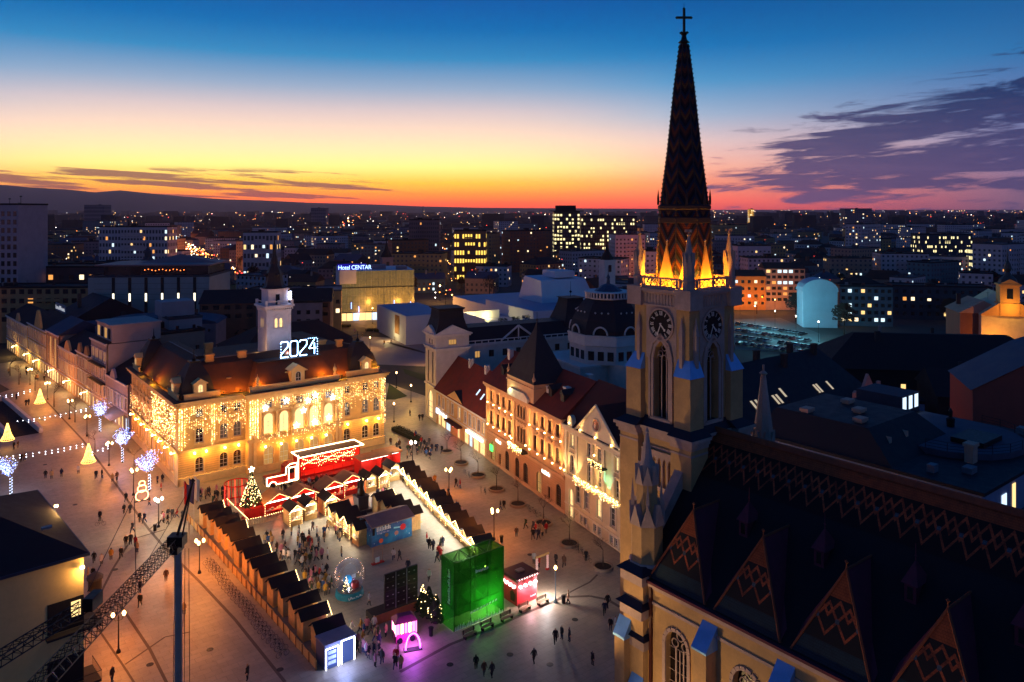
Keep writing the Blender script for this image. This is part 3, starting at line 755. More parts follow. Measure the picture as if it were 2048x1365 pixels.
hall_wall((44.8, 0, 0), pi/2, 41, ys)
# middle pavilion with five tall arched bays, lit from within
RX = (17.2, 20.5, 23.8, 27.1, 30.4)
ro = [(x-13.0-1.0, x-13.0+1.0, 0.4, 5.3, 'round', 1.0) for x in RX]+[(x-13-1.05, x-13+1.05, 7.6, 11.9, 'round', 1.0) for x in RX]+[(x-13-.8, x-13+.8, 13.0, 14.5) for x in RX]
def rp(i, o):
    if i < 5: return PDIM
    return PHOT if i < 10 else PANE
wall_wins(HALL, (13.0, -1.8, 0), 0, 20.4, 0, 15.3, ro, CREAM, rp, WINW, .5, 2, 4, lambda o: surround_mesh(o[1]-o[0], o[3]-o[2], CREAM2, 'seg' if 6 < o[2] < 12 else 'plain', 'round' if o[2] < 12 else 'flat', 1.0 if o[2] < 12 else 0))
sd = MB(); sd.box(13.0, 13.3, -1.79, 0, 0, 15.3); sd.build('pavilion_side', CREAM, HALL); sd = MB(); sd.box(33.1, 33.4, -1.79, 0, 0, 15.3); sd.build('pavilion_side', CREAM, HALL)
bk = MB(); bk.box(.6, 44.2, .6, 40.4, 0, 15.2); bk.build('wall_core', CREAM, HALL)
# columns of the loggia
for i in range(6):
    x = 15.55+3.3*i; cm = MB(); y = -2.25
    cm.box(x-.42, x+.42, y-.42, y+.42, 6.95, 7.9); cm.lathe([(.36, 7.9), (.3, 8.1), (.27, 11.9), (.33, 12.0), (.4, 12.35)], 10, (x, y, 0)); cm.box(x-.42, x+.42, y-.42, y+.42, 12.35, 12.55)
    cm.build('column', CREAM2, HALL, smooth=False)
bl = MB()
for i in range(5):
    for j in range(6): x = 16.2+3.3*i+j*.4; bl.lathe([(.08, 7.0), (.13, 7.2), (.07, 7.7)], 6, (x, -2.3, 0))
    bl.box(15.97+3.3*i, 18.43+3.3*i, -2.45, -2.15, 7.7, 7.85)
bl.build('balcony_balustrade', CREAM2, HALL)
# string courses, cornice, parapets
def course(Wd, loc, rz, rect=None):
    for nm, lst, mt in (('string_course', ((6.35, 6.6, .18), (6.6, 6.95, .32), (12.35, 12.6, .22), (0, 1.4, .12)), CREAM2), ('cornice', ((15.0, 15.35, .2), (15.35, 15.8, .45), (15.8, 16.2, .8), (16.2, 16.45, 1.0)), CREAM2), ('cornice_ledge', ((16.452, 16.56, 1.04),), LEDGE)):
        for z0, z1, e in lst: mb = MB(); mb.box(-e, Wd+e, -e, .3, z0, z1); mb.build(nm, mt, HALL, loc, rz)
course(13.0, (0, 0, 0), 0); course(11.4, (33.4, 0, 0), 0); course(20.4, (13.0, -1.8, .004), 0); course(41, (0, 41, .002), -pi/2); course(41, (44.8, 0, .002), pi/2)
# pilasters
for x0 in (.1, 6.1, 13.7, 34.2, 43.9):
    p = MB(); p.box(x0, x0+.8, -.14, .05, 6.96, 12.35); p.box(x0, x0+.8, -.14, .05, 12.6, 15.0); p.build('pilaster', CREAM2, HALL)
for x0 in (13.0, 14.0, 31.9, 32.7):
    p = MB(); p.box(x0, x0+.65, -1.96, -1.75, 1.4, 6.35); p.box(x0, x0+.65, -1.96, -1.75, 6.96, 12.35); p.box(x0, x0+.65, -1.96, -1.75, 12.6, 15.0); p.build('pilaster', CREAM2, HALL)
ru = MB()
for j in range(11):
    z = 1.5+j*.43
    for (a, b, y) in ((0, 13, -.04), (33.4, 44.8, -.04)): ru.box(a, b, y, .0, z, z+.03)
stuff(ru.build('rustication', M('joint_shadow', (150, 118, 76), .9, .1, 1), HALL))
for (x0, x1, y) in ((1.2, 8.0, .1), (13.4, 33.0, -1.55), (35.5, 43.5, .1)):
    pp = MB(); pp.box(x0, x1, y, y+.35, 16.56, 17.5); pp.box(x0-.1, x1+.1, y-.1, y+.45, 17.5, 17.66); pp.build('parapet', CREAM2, HALL)
for (y0, y1) in ((1.2, 8), (34, 40)): pp = MB(); pp.box(.1, .45, y0, y1, 16.56, 17.5); pp.box(0, .55, y0-.1, y1+.1, 17.5, 17.66); pp.build('parapet', CREAM2, HALL)
# roofs: mansard slopes with dark flats behind
def mans(name, r0, z0, r1, z1, r2=None, z2=None):
    mb = MB(); mb.frus(r0, z0, r1, z1)
    if r2: mb.frus(r1, z1+.01, r2, z2)
    return mb.build(name, ROOFB, HALL)
mans('roof', (.8, 44.0, .8, 13), 16.57, (4.4, 41, 5.2, 9.6), 22.0, (7, 38, 7, 8.2), 22.9)
mans('roof', (.8, 13, 13.2, 40.2), 16.57, (5.0, 9.6, 11, 36.5), 22.0, (6.6, 8.2, 11, 34), 22.9)
mans('roof', (31.8, 44, 13.2, 40.2), 16.57, (35, 40.2, 12, 36.5), 21.6)
mans('roof', (13.3, 31.6, 13.4, 40.2), 16.57, (13.5, 31.4, 17, 39), 19.5)
mans('pavilion_roof', (13.6, 32.8, -1.2, 13.6), 16.575, (16.4, 30.2, 2.2, 11.0), 21.6)
sg = MB(); sg.box(16.2, 30.4, 2.0, 11.2, 21.62, 21.85); sg.build('roof_platform', LEDGE, HALL)
for (x0, x1, y0, y1) in ((.9, 7.2, .9, 7.2), (36.6, 43.8, .9, 7.4), (.9, 7.0, 33.8, 40.0)):
    mb = MB(); xm, ym = (x0+x1)/2, (y0+y1)/2
    pr = [(1, 16.58), (.93, 18.5), (.75, 20.6), (.45, 22.4), (.28, 23.2)]
    for (a, za), (b, zb) in zip(pr, pr[1:]):
        hx, hy_ = (x1-x0)/2, (y1-y0)/2; mb.frus((xm-hx*a, xm+hx*a, ym-hy_*a, ym+hy_*a), za, (xm-hx*b, xm+hx*b, ym-hy_*b, ym+hy_*b), zb)
    po = mb.build('corner_pavilion_roof', M('slate', (38, 34, 38), .6, .25, .9), HALL)
    f_ = MB(); f_.box(xm-1, xm+1, ym-1, ym+1, 23.2, 23.45); f_.lathe([(.3, 23.4), (.45, 23.8), (.12, 24.2), (.05, 25.8)], 8, (xm, ym, 0)); f_.build('finial', IRON, po)
def dormer(x, y, rz, z=17.5, s=1.0):
    d = MB(); d.box(-1.15*s, 1.15*s, -.2, 2.6, 0, 2.0*s); d.ext([(-1.5*s, 2.0*s), (1.5*s, 2.0*s), (0, 2.95*s)], 'y', -.4, 2.6); d.box(-1.45*s, 1.45*s, -.32, 0, 1.85*s, 2.05*s); d.box(-1.5*s, 1.5*s, -.3, 0, 0, .2)
    o = d.build('dormer', CREAM2, HALL, (x, y, z), rz); w = obj('dormer_window', pane_mesh(1.0*s, 1.6*s, 'round', .5*s, PWARM if s < 1.2 else PANE), o, (0, -.23, .25)); obj('window_frame', frame_mesh(1.0*s, 1.6*s, 'round', .5*s, WINW, 2, 2), w, (0, -.01, 0))
dormer(4.2, .3, 0); dormer(40.4, .3, 0); dormer(.3, 4.4, -pi/2); dormer(.3, 37, -pi/2); dormer(23.6, -1.3, 0, 17.4, 1.25)
for (x, y, s) in ((7.7, 6.4, 1), (14.4, 6.4, 1), (33.2, 8, 1), (11.5, 20, 1), (41.8, 8, .9), (36.5, 6.2, .8)):
    c = MB(); c.box(x-.8*s, x+.8*s, y-.45, y+.45, 20.2, 23.6); c.box(x-.95*s, x+.95*s, y-.6, y+.6, 23.6, 23.95); c.box(x-.9*s, x+.9*s, y-.55, y+.55, 22.6, 22.75); c.build('chimney', M('chimney_plaster', (190, 140, 84), .85, .2, 1), HALL)
for x in (10.6, 22.0, 26.0):
    e = MB(); y, z = (2.9, 19.2) if x < 12 else (.4, 19.3); e.lathe([(.5, 0), (.5, .1), (.3, .15)], 12, (x, y, z)); e.build('roof_oculus', CREAM2, HALL)
for x in (15.0, 32.0):
    u = MB(); u.lathe([(.45, 17.66), (.3, 18.0), (.22, 18.3), (.42, 18.9), (.35, 19.3), (.1, 19.6), (.02, 20.2)], 8, (x, -1.35, 0)); u.build('urn', CREAM2, HALL)
ROOFW = M('ridge_metal', (128, 110, 104), .5, .2, 1)
rm = MB(); rm.tube((7, 7, 22.95), (16, 7, 22.95), .09); rm.tube((6.6, 11, 22.95), (6.6, 34, 22.95), .09); rm.tube((16.3, 2.1, 21.75), (30.3, 2.1, 21.75), .1); rm.build('roof_ridge', ROOFW, HALL)
# clock tower
TWP = M('hall_tower_plaster', (214, 206, 208), .8, .12, .6)
tx0, tx1, ty0, ty1 = 21.6, 27.0, 11.3, 16.7
def tw(loc, rz): return wall_wins(HALL, loc, rz, 5.4, 15, 31.6, [(1.75, 2.55, 27.2, 29.4, 'round', .4), (2.85, 3.65, 27.2, 29.4, 'round', .4)], TWP, PWARM, WINW, .25, 1, 2, lambda o: surround_mesh(.8, 2.2, TWP, 'plain', 'round', .4), name='tower_wall', wname='tower_window')
tw((tx0, ty0, 0), 0); tw((tx0, ty1, 0), -pi/2); tw((tx1, ty0, 0), pi/2)
t = MB(); t.box(tx0+.5, tx1-.5, ty0+.5, ty1-.01, 15, 31.5)
for (a, b) in ((tx0, ty0), (tx1, ty0), (tx0, ty1)): t.box(a-.55 if a > 24 else a-.12, a+.12 if a > 24 else a+.55, b-.12, b+.55 if b < 12 else b+.02, 15, 30.9)
t.ext([(23.0, 29.75), (25.6, 29.75), (24.3, 30.4)], 'y', ty0-.15, ty0+.02)
t.build('tower_core', TWP, HALL)
t = MB()
for e, z0, z1 in ((.2, 30.9, 31.2), (.45, 31.6, 31.9), (.75, 31.9, 32.3)): t.box(tx0-e, tx1+e, ty0-e, ty1+e, z0, z1)
for i in range(13):
    x = tx0-.3+i*.5; t.box(x, x+.22, ty0-.42, ty0, 31.25, 31.6); t.box(tx0-.42, tx0, ty0-.3+i*.46, ty0-.08+i*.46, 31.25, 31.6)
t.build('tower_cornice', TWP, HALL)
t = MB()
for (a, b) in ((tx0-.5, ty0-.5), (tx1+.05, ty0-.5), (tx0-.5, ty1), (tx1, ty1), (24.0, ty0-.5)): t.box(a, a+.5, b, b+.5, 32.3, 33.4)
t.box(tx0-.45, tx1+.45, ty0-.4, ty0-.28, 33.1, 33.25); t.box(tx0-.4, tx0-.28, ty0-.45, ty1, 33.1, 33.25)
t.build('gallery_rail', TWP, HALL)
t = MB(); t.box(tx0+.55, tx1-.35, ty0+.55, ty1-.5, 32.3, 35.6); t.box(tx0+.3, tx1-.1, ty0+.3, ty1-.2, 35.6, 35.95); up = t.build('upper_stage', TWP, HALL)
d_ = MB(); d_.box(23.8, 24.7, ty0+.5, ty0+.6, 32.35, 34.7); d_.build('gallery_door', PANE, HALL)
t = MB(); xm, ym = 24.3, 14.0
pr = [(2.9, 35.96), (2.2, 36.6), (1.9, 37.6), (1.75, 39.4), (1.35, 40.3), (.9, 41.3), (.75, 42.4), (.5, 43.4), (.12, 46.6), (.02, 48)]
t.lathe(pr, 8, (xm, ym, 0), ph=pi/8)
for i in range(4): a = i*pi/2; t.octa((xm+1.8*cos(a), ym+1.8*sin(a), 39.0), .5)
t.build('tower_helm', M('helm_copper', (44, 36, 38), .5, .25, 1), HALL)
lb = MB(); lb.box(tx1-.2, tx1+.35, ty0+.2, ty0+.35, 33.3, 35.2); lb.build('corner_box_lamp', glow('box_lamp_glow', (206, 216, 255), 14, True), HALL)  # bright lamp box added at the tower corner, not a clock face
# 2024 sign of white tubes on the roof platform
SIGN = thing('year_sign', 'glowing white light tube sign reading 2024 on the city hall roof', 'sign', (-64.76, 146.97, 0), A38)
NEON = glow('sign_tube', (150, 200, 255), 11, True)
def poly_tube(mb, pts, r=.1):
    mb.path([(x, 2.6, z) for x, z in pts], r, 5)
dig = {'2': [(0, 2.9), (.15, 3.3), (1.5, 3.3), (1.6, 2.9), (1.6, 2.2), (.05, .6), (0, 0), (1.65, 0)], '0': [(.25, 0), (0, .4), (0, 2.9), (.25, 3.3), (1.4, 3.3), (1.65, 2.9), (1.65, .4), (1.4, 0), (.25, 0)], '4': [(1.3, 3.3), (.0, 1.3), (1.6, 1.3), (1.25, 1.3), (1.25, 2.4), (1.25, 0)]}
for i, ch in enumerate('2024'):
    mb = MB(); x0 = 21.4+i*2.12; poly_tube(mb, [(x0+x, 22.1+z) for x, z in dig[ch]]); mb.build('digit', NEON, SIGN)
db = MB()
for i in range(6): db.octa((21.45, 2.6, 22.0+i*.62), .12)
for i in range(7): db.octa((29.7, 2.6, 22.0+i*.55), .12)
for i in range(5): db.octa((27.6+i*.45, 2.6, 25.6), .11)
stuff(db.build('sign_bulb', NEON, SIGN))
fr = MB()
for i in range(5): x = 21.7+i*1.9; fr.box(x-.04, x+.04, 2.7, 2.78, 21.86, 25.4)
fr.box(21.4, 29.8, 2.7, 2.78, 22.0, 22.08); fr.box(21.4, 29.8, 2.7, 2.78, 25.3, 25.38); fr.build('sign_frame', IRON, SIGN)
# stars hung on the pavilion, each a light outline in the round
STAR = glow('star_light', (236, 240, 255), 9, True)
st = MB(); pts = [((.72 if i % 2 == 0 else .3)*sin(i*pi/5), (.72 if i % 2 == 0 else .3)*cos(i*pi/5)) for i in range(10)]
st.ext(pts[::-1], 'y', -.08, .08); stm = st.data('star_light', STAR)
F_ = HALL
for i, (x, z) in enumerate(((16.2, 13.3), (20.6, 14.1), (25.3, 13.4), (26.9, 14.3), (30.9, 13.3), (24.3, 11.5), (26.8, 8.6), (22.8, 8.6), (30.0, 9.1))):
    tag(obj('star_light', stm, None, (-64.76+x*UX[0]-(-2.75)*(-UY[0]), 146.97+x*UX[1]+(-2.75)*UY[1], z), A38), 'glowing white five pointed star hung on the city hall pavilion', 'star light', 'stars hung on the city hall')
# wall sconces and roof floodlights of the building itself
SC_ORANGE = (255, 172, 58)
def sconce(x, y, z, rz, e, col=SC_ORANGE, off=.75):
    s = MB(); s.lathe([(.08, -.1), (.2, .0), (.16, .25), (.05, .35)], 8); s.box(-.03, .03, 0, off, -.02, .04)
    o = s.build('wall_lamp', HOT, HALL, (x, y, z), rz); lamp('wall_lamp_light', (x, y, z-.25), e, col, .2, HALL)
for x in (2.9, 5.1, 8.7, 11.4): sconce(x, -.8, 6.1, 0, 150)
for x in (35.4, 40.0, 43.0): sconce(x, -.8, 6.1, 0, 150)
for y in (2, 6.9, 12, 17.2, 22.3, 27.5, 32.7, 38): sconce(-.8, y, 6.1, -pi/2, 120, (255, 156, 60))
for x in RX:
    sconce(x-.9, -2.5, 5.2, 0, 70); lamp('loggia_lamp', (x+.3, -2.35, 8.1), 55, (255, 184, 90), .15, HALL)
for (x, y, z, e) in ((8.6, -.1, 17.5, 300), (12.0, .0, 17.5, 330), (15.6, -1.0, 18.2, 260), (29.6, -1.1, 18.4, 360), (34.2, .0, 17.5, 360), (43.4, -.2, 18.2, 260), (-.1, 20, 17.5, 300), (24.6, -1.1, 18.2, 60), (-.1, 30, 17.5, 100)):
    b = MB(); b.box(x-.15, x+.15, y-.12, y+.12, z-.5, z-.2); b.build('roof_floodlight', IRON, HALL); lamp('roof_floodlight_beam', (x, y, z), e, (255, 160, 30), .12, HALL)
lamp('tower_floodlight', (24.3, 6.0, 22.4), 200, (235, 226, 236), .3, HALL); lamp('tower_floodlight', (19.0, 10.0, 23.2), 120, (255, 190, 120), .3, HALL)
# fairy light curtains
FA = glow('fairy_light', (255, 186, 90), 8); FB = glow('fairy_light_pale', (255, 220, 156), 11)
rnd = random.Random(3)
def curtain(n, x0, x1, y, z0, z1, power=1.0, left=False, r=.05):
    mb = MB(); nstr = max(1, int((x1-x0)/.42)); xs = [x0+(x1-x0)*(i+.5)/nstr for i in range(nstr)]; ln = [rnd.uniform(.35, 1.0)**power for _ in xs]
    for _ in range(n):
        k = rnd.randrange(nstr); z = z1-(z1-z0)*ln[k]*rnd.random(); x = xs[k]+rnd.uniform(-.08, .08); yy = y+rnd.uniform(-.1, .05)
        mb.octa((yy, x, z) if left else (x, yy, z), r*rnd.uniform(.7, 1.25), rnd.randrange(2))
    return stuff(mb.build('fairy_light_curtain', [FA, FB], HALL))
curtain(300, 0, 13, -.45, 11.0, 15.2); curtain(230, 0, 13, -.4, 7.2, 12.6, 1.4); curtain(110, 6.0, 7.0, -.45, 7, 15.1, .3); curtain(170, -.2, 1.4, -.45, 6.4, 15.1, .3)
curtain(330, 13.0, 15.0, -2.3, 6.4, 15.1, .3, r=.06); curtain(170, 13.0, 13.4, -1.2, 6.5, 15, .3); curtain(280, 15, 33.3, -2.7, 12.4, 15.2); curtain(200, 31.6, 33.4, -2.3, 6.0, 15.1, .3)
curtain(220, 26.2, 28.2, -2.75, 7, 14, .3); curtain(160, 15, 31.6, -2.7, 5.0, 8.0, 1); curtain(340, 33.6, 44.9, -.45, 8.5, 15.2, .8); curtain(200, 43.6, 45, -.45, 4, 15, .3)
curtain(560, -.2, 19, -.5, 6.3, 15.2, .5, True, .06); curtain(260, 12, 40, -.45, 6, 11, 1, True, .045)
gl = MB()
for i in range(70): gl.octa((i*.19, -.6-.1*sin(i*.5), 1.75+.05*sin(i)), .04)
for i in range(60): gl.octa((33.4+i*.19, -.6, 1.95+.05*sin(i)), .04)
stuff(gl.build('fairy_light_garland', FA, HALL))
# ---------------------------------------------------------------- row along the square beside the church
RO, RA = (-5.44, 163.73), radians(26.5)
def rw(x, y, z=0): return (RO[0]+x*cos(RA)-y*sin(RA), RO[1]+x*sin(RA)+y*cos(RA), z)
PEACH = M('palace_plaster', (194, 146, 102), .85, .15, .5, bump=.15, bscale=7); PEACH2 = M('palace_trim', (204, 160, 116), .8, .12, .6)
REDT = M('red_tile', (112, 44, 34), .85, .3, .6, bump=.35, bscale=9); YEL = M('ochre_plaster', (206, 164, 108), .85, .15, .5)
PALE = M('pale_plaster', (206, 196, 186), .85, .12, .5); PALE2 = M('pale_trim', (214, 206, 198), .8, .1, .6)
SLATE = M('black_slate', (30, 28, 36), .65, .3, .8, bump=.3, bscale=8)
WOODF = M('brown_sash', (70, 44, 30), .6, .2, 2); UPL = (255, 196, 122)
def strokes(n, w, hh, seed=1, mat=None, parent=None, loc=(0, 0, 0), rz=0, name='lettering'):
    """lettering too small to read: a row of short upright and slanted bars"""
    r = random.Random(seed); mb = MB(); cw = w/n; t = hh*.16
    for i in range(n):
        x = i*cw+cw*.12; W_ = cw*.7; k = r.randrange(5); big = hh*(1 if i == 0 or r.random() < .25 else .68)
        mb.box(x, x+t, -.03, 0, 0, big)
        if k in (0, 2, 4): mb.box(x+t, x+W_, -.03, 0, big-t, big)
        if k in (0, 1, 3): mb.box(x+t, x+W_, -.03, 0, 0, t)
        if k in (1, 2, 4): mb.box(x+W_-t, x+W_, -.03, 0, t, big-t)
        if k in (0, 4): mb.box(x+t, x+W_*.8, -.03, 0, big*.42, big*.42+t)
    return mb.build(name, mat, parent, loc, rz)
WSIGN = glow('white_sign', (255, 250, 240), 5); BSIGN = glow('blue_white_sign', (190, 214, 255), 6)
def uplight(parent, x, y, z, e, col=UPL, hot=True):
    if hot:
        b = MB(); b.lathe([(.1, 0), (.16, .12), (.1, .22)], 8, (x, y, z-.2)); b.build('uplight', HOT, parent)
    lamp('uplight_beam', (x-.02, y, z+.08), e*10, col, .06, parent, 78, (.3, 0, 1))
# --- palace with turret
PA = thing('palace', 'ornate peach palace with red roof, dark pointed turret and rows of lit windows', 'palace', rw(0, 0), RA)
ya, yc = (2.5, 5.7, 8.4, 11.2), (22.1, 25.0, 27.8, 30.7)
ops = []
for s in ya+yc: ops += [(s-.6, s+.6, 8.3, 11.0), (s-.55, s+.55, 13.1, 15.2)]
for s in (15.2, 16.4, 17.6): ops += [(s-.45, s+.45, 8.0, 11.0, 'round', .4), (s-.45, s+.45, 12.9, 15.2, 'round', .4)]
ops += [(s-1.0, s+1.0, .15, 4.6, 'round', 1.0) for s in (3.2, 10.0, 14.6, 18.2, 23.6, 31.0)]+[(6.2, 7.2, .8, 3.0), (27.0, 28.0, .8, 3.0)]
def pal_pane(i, o):
    if o[2] < 6: return random.choice([PANE, PANE, PDIM])
    return random.choice([PANE, PANEL, PDIM, PANE])
wall_wins(PA, (0, 0, 0), -pi/2, 33.2, 0, 16.2, ops, PEACH, pal_pane, WOODF, .3, 2, 3, lambda o: surround_mesh(o[1]-o[0], o[3]-o[2], PEACH2, 'plain' if o[2] < 6 else ('seg' if o[2] < 12 else 'ped'), 'round' if len(o) > 4 else 'flat', o[5] if len(o) > 5 else 0))
b = MB(); b.box(.5, 13, -33.1, -.05, 0, 16.1); b.build('wall_core', PEACH, PA)
def rowband(parent, y0, y1, lst, mat, nm):
    mb = MB()
    for z0, z1, e in lst: mb.box(-e, .1, y1, y0, z0, z1)
    return mb.build(nm, mat, parent)
rowband(PA, 0, -33.2, ((6.0, 6.3, .2), (6.3, 6.6, .4), (11.9, 12.1, .15), (0, .7, .1)), PEACH2, 'string_course')
rowband(PA, .2, -33.4, ((15.6, 15.9, .2), (15.9, 16.3, .5), (16.3, 16.8, .85)), PEACH2, 'cornice')
for y in (-.5, -13.2, -19.6, -32.7):
    p = MB(); p.box(-.22, .05, y-.45, y+.45, 6.6, 15.6); p.build('pilaster', PEACH2, PA)
for i in range(12):
    z = 1.0+i*.42
    if i == 0: rj = MB()
    rj.box(-.03, 0, -33.2, 0, z, z+.03)
rj.build('rustication', MATS['joint_shadow'], PA)
r = MB(); r.add([(-.9, .3, 16.82), (-.9, -33.4, 16.82), (6.5, -33.4, 22.9), (6.5, .3, 22.9), (13.5, .3, 16.82), (13.5, -33.4, 16.82)], [(0, 3, 2, 1), (3, 4, 5, 2), (0, 4, 3), (1, 2, 5)]); r.build('roof', REDT, PA)
t = MB(); t.box(-.6, 7, -22.6, -11.2, 16.83, 19.6); t.box(-.75, 7.1, -22.8, -11.0, 19.6, 19.9); t.box(-.6, 7, -22.6, -11.2, 19.9, 20.7); t.build('attic', PEACH2, PA)
t = MB(); xm, ym = 3.2, -16.9; hx, hy_ = 3.7, 5.6
pr = [(1.08, 20.7), (.92, 22.0), (.72, 24.0), (.5, 26.2), (.28, 28.4), (.1, 30.2), (.02, 31.6)]
for (a, za), (c, zc) in zip(pr, pr[1:]): t.frus((xm-hx*a, xm+hx*a, ym-hy_*a, ym+hy_*a), za, (xm-hx*c, xm+hx*c, ym-hy_*c, ym+hy_*c), zc)
t.tube((xm, ym, 31.4), (xm, ym, 33.6), .06, .03, 5); t.octa((xm, ym, 32.0), .3); t.build('turret_roof', SLATE, PA)
for (x, y) in ((-.4, -11.5), (-.4, -22.3), (6.5, -22.3)):
    u = MB(); u.lathe([(.35, 20.7), (.25, 21.1), (.4, 21.6), (.15, 22.1), (.03, 22.8)], 8, (x, y, 0)); u.build('urn', PEACH2, PA)
t = MB(); t.ext([(-12.2, 16.83), (-20.8, 16.83), (-20.8, 17.6), (-19.5, 18.4), (-13.5, 18.4), (-12.2, 17.6)], 'x', -1.1, -.5); t.build('attic_gable', M('gable_light_stone', (220, 214, 190), .8, .1, 1), PA)
lamp('attic_lamp', (-1.6, -13.5, 18.2), 60, (220, 240, 190), .15, PA)
for (x, y, z) in ((5, -1.5, 22.4), (6, -8, 22.9), (9, -27, 21.5), (3.2, -28.5, 20.0), (2.4, -23.5, 19.2)):
    c = MB(); c.box(x-.5, x+.5, y-.5, y+.5, z-1.5, z+1.0); c.box(x-.6, x+.6, y-.6, y+.6, z+1, z+1.2); c.build('chimney', PALE, PA)
for y in (-4.5, -25, -29.5):
    d = MB(); d.box(1.6, 4, y-.6, y+.6, 18.6, 20.2); d.ext([(y-.8, 20.2), (y+.8, 20.2), (y, 21.1)], 'x', 1.4, 4.5); d.build('dormer', SLATE, PA)
bc = MB(); bc.box(-1.4, -.0, -19.4, -13.4, 6.62, 6.9); bc.box(-1.4, -1.28, -19.4, -13.4, 7.6, 7.75)
for i in range(16): bc.box(-1.37, -1.31, -19.3+i*.39, -19.24+i*.39, 6.9, 7.6)
bco = bc.build('balcony', IRON, PA)
mb = MB()
for _ in range(170): mb.octa((-1.5-rnd.random()*.15, -19.5+rnd.random()*6.2, 7.9-abs(rnd.gauss(0, .7))), .07, rnd.randrange(2))
stuff(mb.build('fairy_light_garland', [FA, FB], PA))
strokes(6, 2.4, .6, 5, WSIGN, PA, (-.28, -5.2, 5.2), -pi/2); strokes(7, 3.0, .65, 8, WSIGN, PA, (-.28, -25.2, 5.0), -pi/2)
g_ = MB(); g_.box(-.5, -.4, -4.0, -2.6, 2.7, 4.0); g_.build('pharmacy_light', glow('green_sign', (60, 255, 90), 4, True), PA)
for y in (-1.2, -4.1, -7.0, -9.8, -12.6, -20.4, -23.6, -26.4, -29.3, -32.2):
    for z in (8.0, 12.7): uplight(PA, -.38, y, z, 150 if z < 10 else 135)
for y in (-13.0, -19.8): uplight(PA, -.9, y, 8.6, 60, hot=True)
# --- gabled house beside it
GH = thing('gabled_house', 'pale green and cream house with tall lit gable and golden garland balcony', 'house', rw(0, 0), RA)
GP = M('gabled_plaster', (206, 190, 150), .85, .14, .5); GP2 = M('gabled_trim', (216, 204, 172), .8, .1, .6)
ops = [(s-.7, s+.7, 3.4, 6.4) for s in (4.4, 7.2, 11.0, 15.0)]+[(s-.6, s+.6, 8.3, 11.2, 'round', .5) for s in (2.5, 8.0, 11.2, 16.2)]+[(s-.55, s+.55, 12.6, 14.7) for s in (2.5, 8.0, 11.2, 16.2)]+[(s-.45, s+.45, .6, 1.9) for s in (5.5, 6.8, 9.8, 11.1, 14.6, 15.9)]+[(1.4, 2.9, .15, 5.2, 'round', .7)]
def gp(i, o):
    if 3 < o[2] < 4: return [PANE, PANEL, PWARM, PANE][i % 4]
    if o[2] > 12: return [PWARM, PANE, PANEL, PWARM][i % 4]
    if o[2] < .3: return PWARM
    return PANE
wall_wins(GH, (0, -33.22, 0), -pi/2, 19, 0, 16, ops, GP, gp, WINW, .3, 2, 3, lambda o: surround_mesh(o[1]-o[0], o[3]-o[2], GP2, 'plain' if o[2] < 3 else 'hood', 'round' if len(o) > 4 else 'flat', o[5] if len(o) > 5 else 0))
b = MB(); b.box(.5, 14, -52.2, -33.25, 0, 15.9); b.build('wall_core', GP, GH)
rowband(GH, -33.24, -52.3, ((2.2, 2.4, .15), (7.0, 7.4, .25), (7.4, 7.6, .4), (15.0, 15.4, .2), (15.4, 15.9, .6), (15.9, 16.2, .8)), GP2, 'cornice')
for y in (-33.7, -37.2, -42.2, -45.6, -48.4, -51.8):
    p = MB(); p.box(-.2, .05, y-.35, y+.35, 7.6, 15); p.build('pilaster', GP2, GH)
g_ = MB(); g_.ext([(-50.6, 16.2), (-37.6, 16.2), (-43.9, 21.6)][::-1], 'x', -.35, .2); g_.build('gable', GP2, GH)
g2 = MB(); g2.tube((-.45, -50.7, 16.3), (-.45, -43.9, 21.8), .2, .2, 4); g2.tube((-.45, -37.5, 16.3), (-.45, -43.9, 21.8), .2, .2, 4); g2.build('gable_coping', GP2, GH)
oc = MB(); oc.ext([(-43.9+.95*cos(i*pi/10), 18.5+.95*sin(i*pi/10)) for i in range(20)], 'x', -.42, -.36); oc.build('oculus', PANE, GH)
oc = MB(); oc.path([(-.42, -43.9+1.05*cos(i*pi/10), 18.5+1.05*sin(i*pi/10)) for i in range(21)], .14, 4); oc.build('oculus_ring', GP2, GH)
for y in (-35.6, -51.6):
    s_ = MB(); s_.box(-.5, .3, y-.8, y+.8, 16.2, 17.2); s_.ext([(y+.8*cos(pi*i/8), 17.2+.9*sin(pi*i/8)) for i in range(9)], 'x', -.5, .3); s_.build('attic_niche', GP2, GH)
r = MB(); r.add([(-.5, -33.3, 16.22), (-.5, -52.3, 16.22), (7, -52.3, 23.2), (7, -33.3, 23.2), (14.5, -33.3, 16.22), (14.5, -52.3, 16.22)], [(0, 3, 2, 1), (3, 4, 5, 2), (0, 4, 3), (1, 2, 5)]); r.build('roof', M('dull_red_tile', (72, 36, 34), .85, .3, .6, bump=.3), GH)
cr_ = MB(); cr_.add([(-.3, -37.8, 16.4), (-.3, -43.9, 21.7), (6.0, -43.9, 21.7), (-.3, -50.4, 16.4), (1, -37.8, 16.4), (1, -50.4, 16.4)], [(0, 1, 2, 4), (3, 5, 2, 1)]); cr_.build('gable_roof', MATS['dull_red_tile'], GH)
bc = MB(); bc.box(-1.2, 0, -51.5, -38.2, 7.62, 7.9); bc.box(-1.2, -1.1, -51.5, -38.2, 8.7, 8.82); bc.build('balcony', GP2, GH)
bc = MB(); bc.box(-1.1, 0, -46.6, -42.6, 11.9, 12.1); bc.box(-1.1, -1.0, -46.6, -42.6, 12.9, 13.0); bc.build('upper_balcony', IRON, GH)
mb = MB()
for _ in range(330): mb.octa((-1.3-rnd.random()*.15, -51.6+rnd.random()*13.4, 8.8-abs(rnd.gauss(0, .6))), .065, rnd.randrange(2))
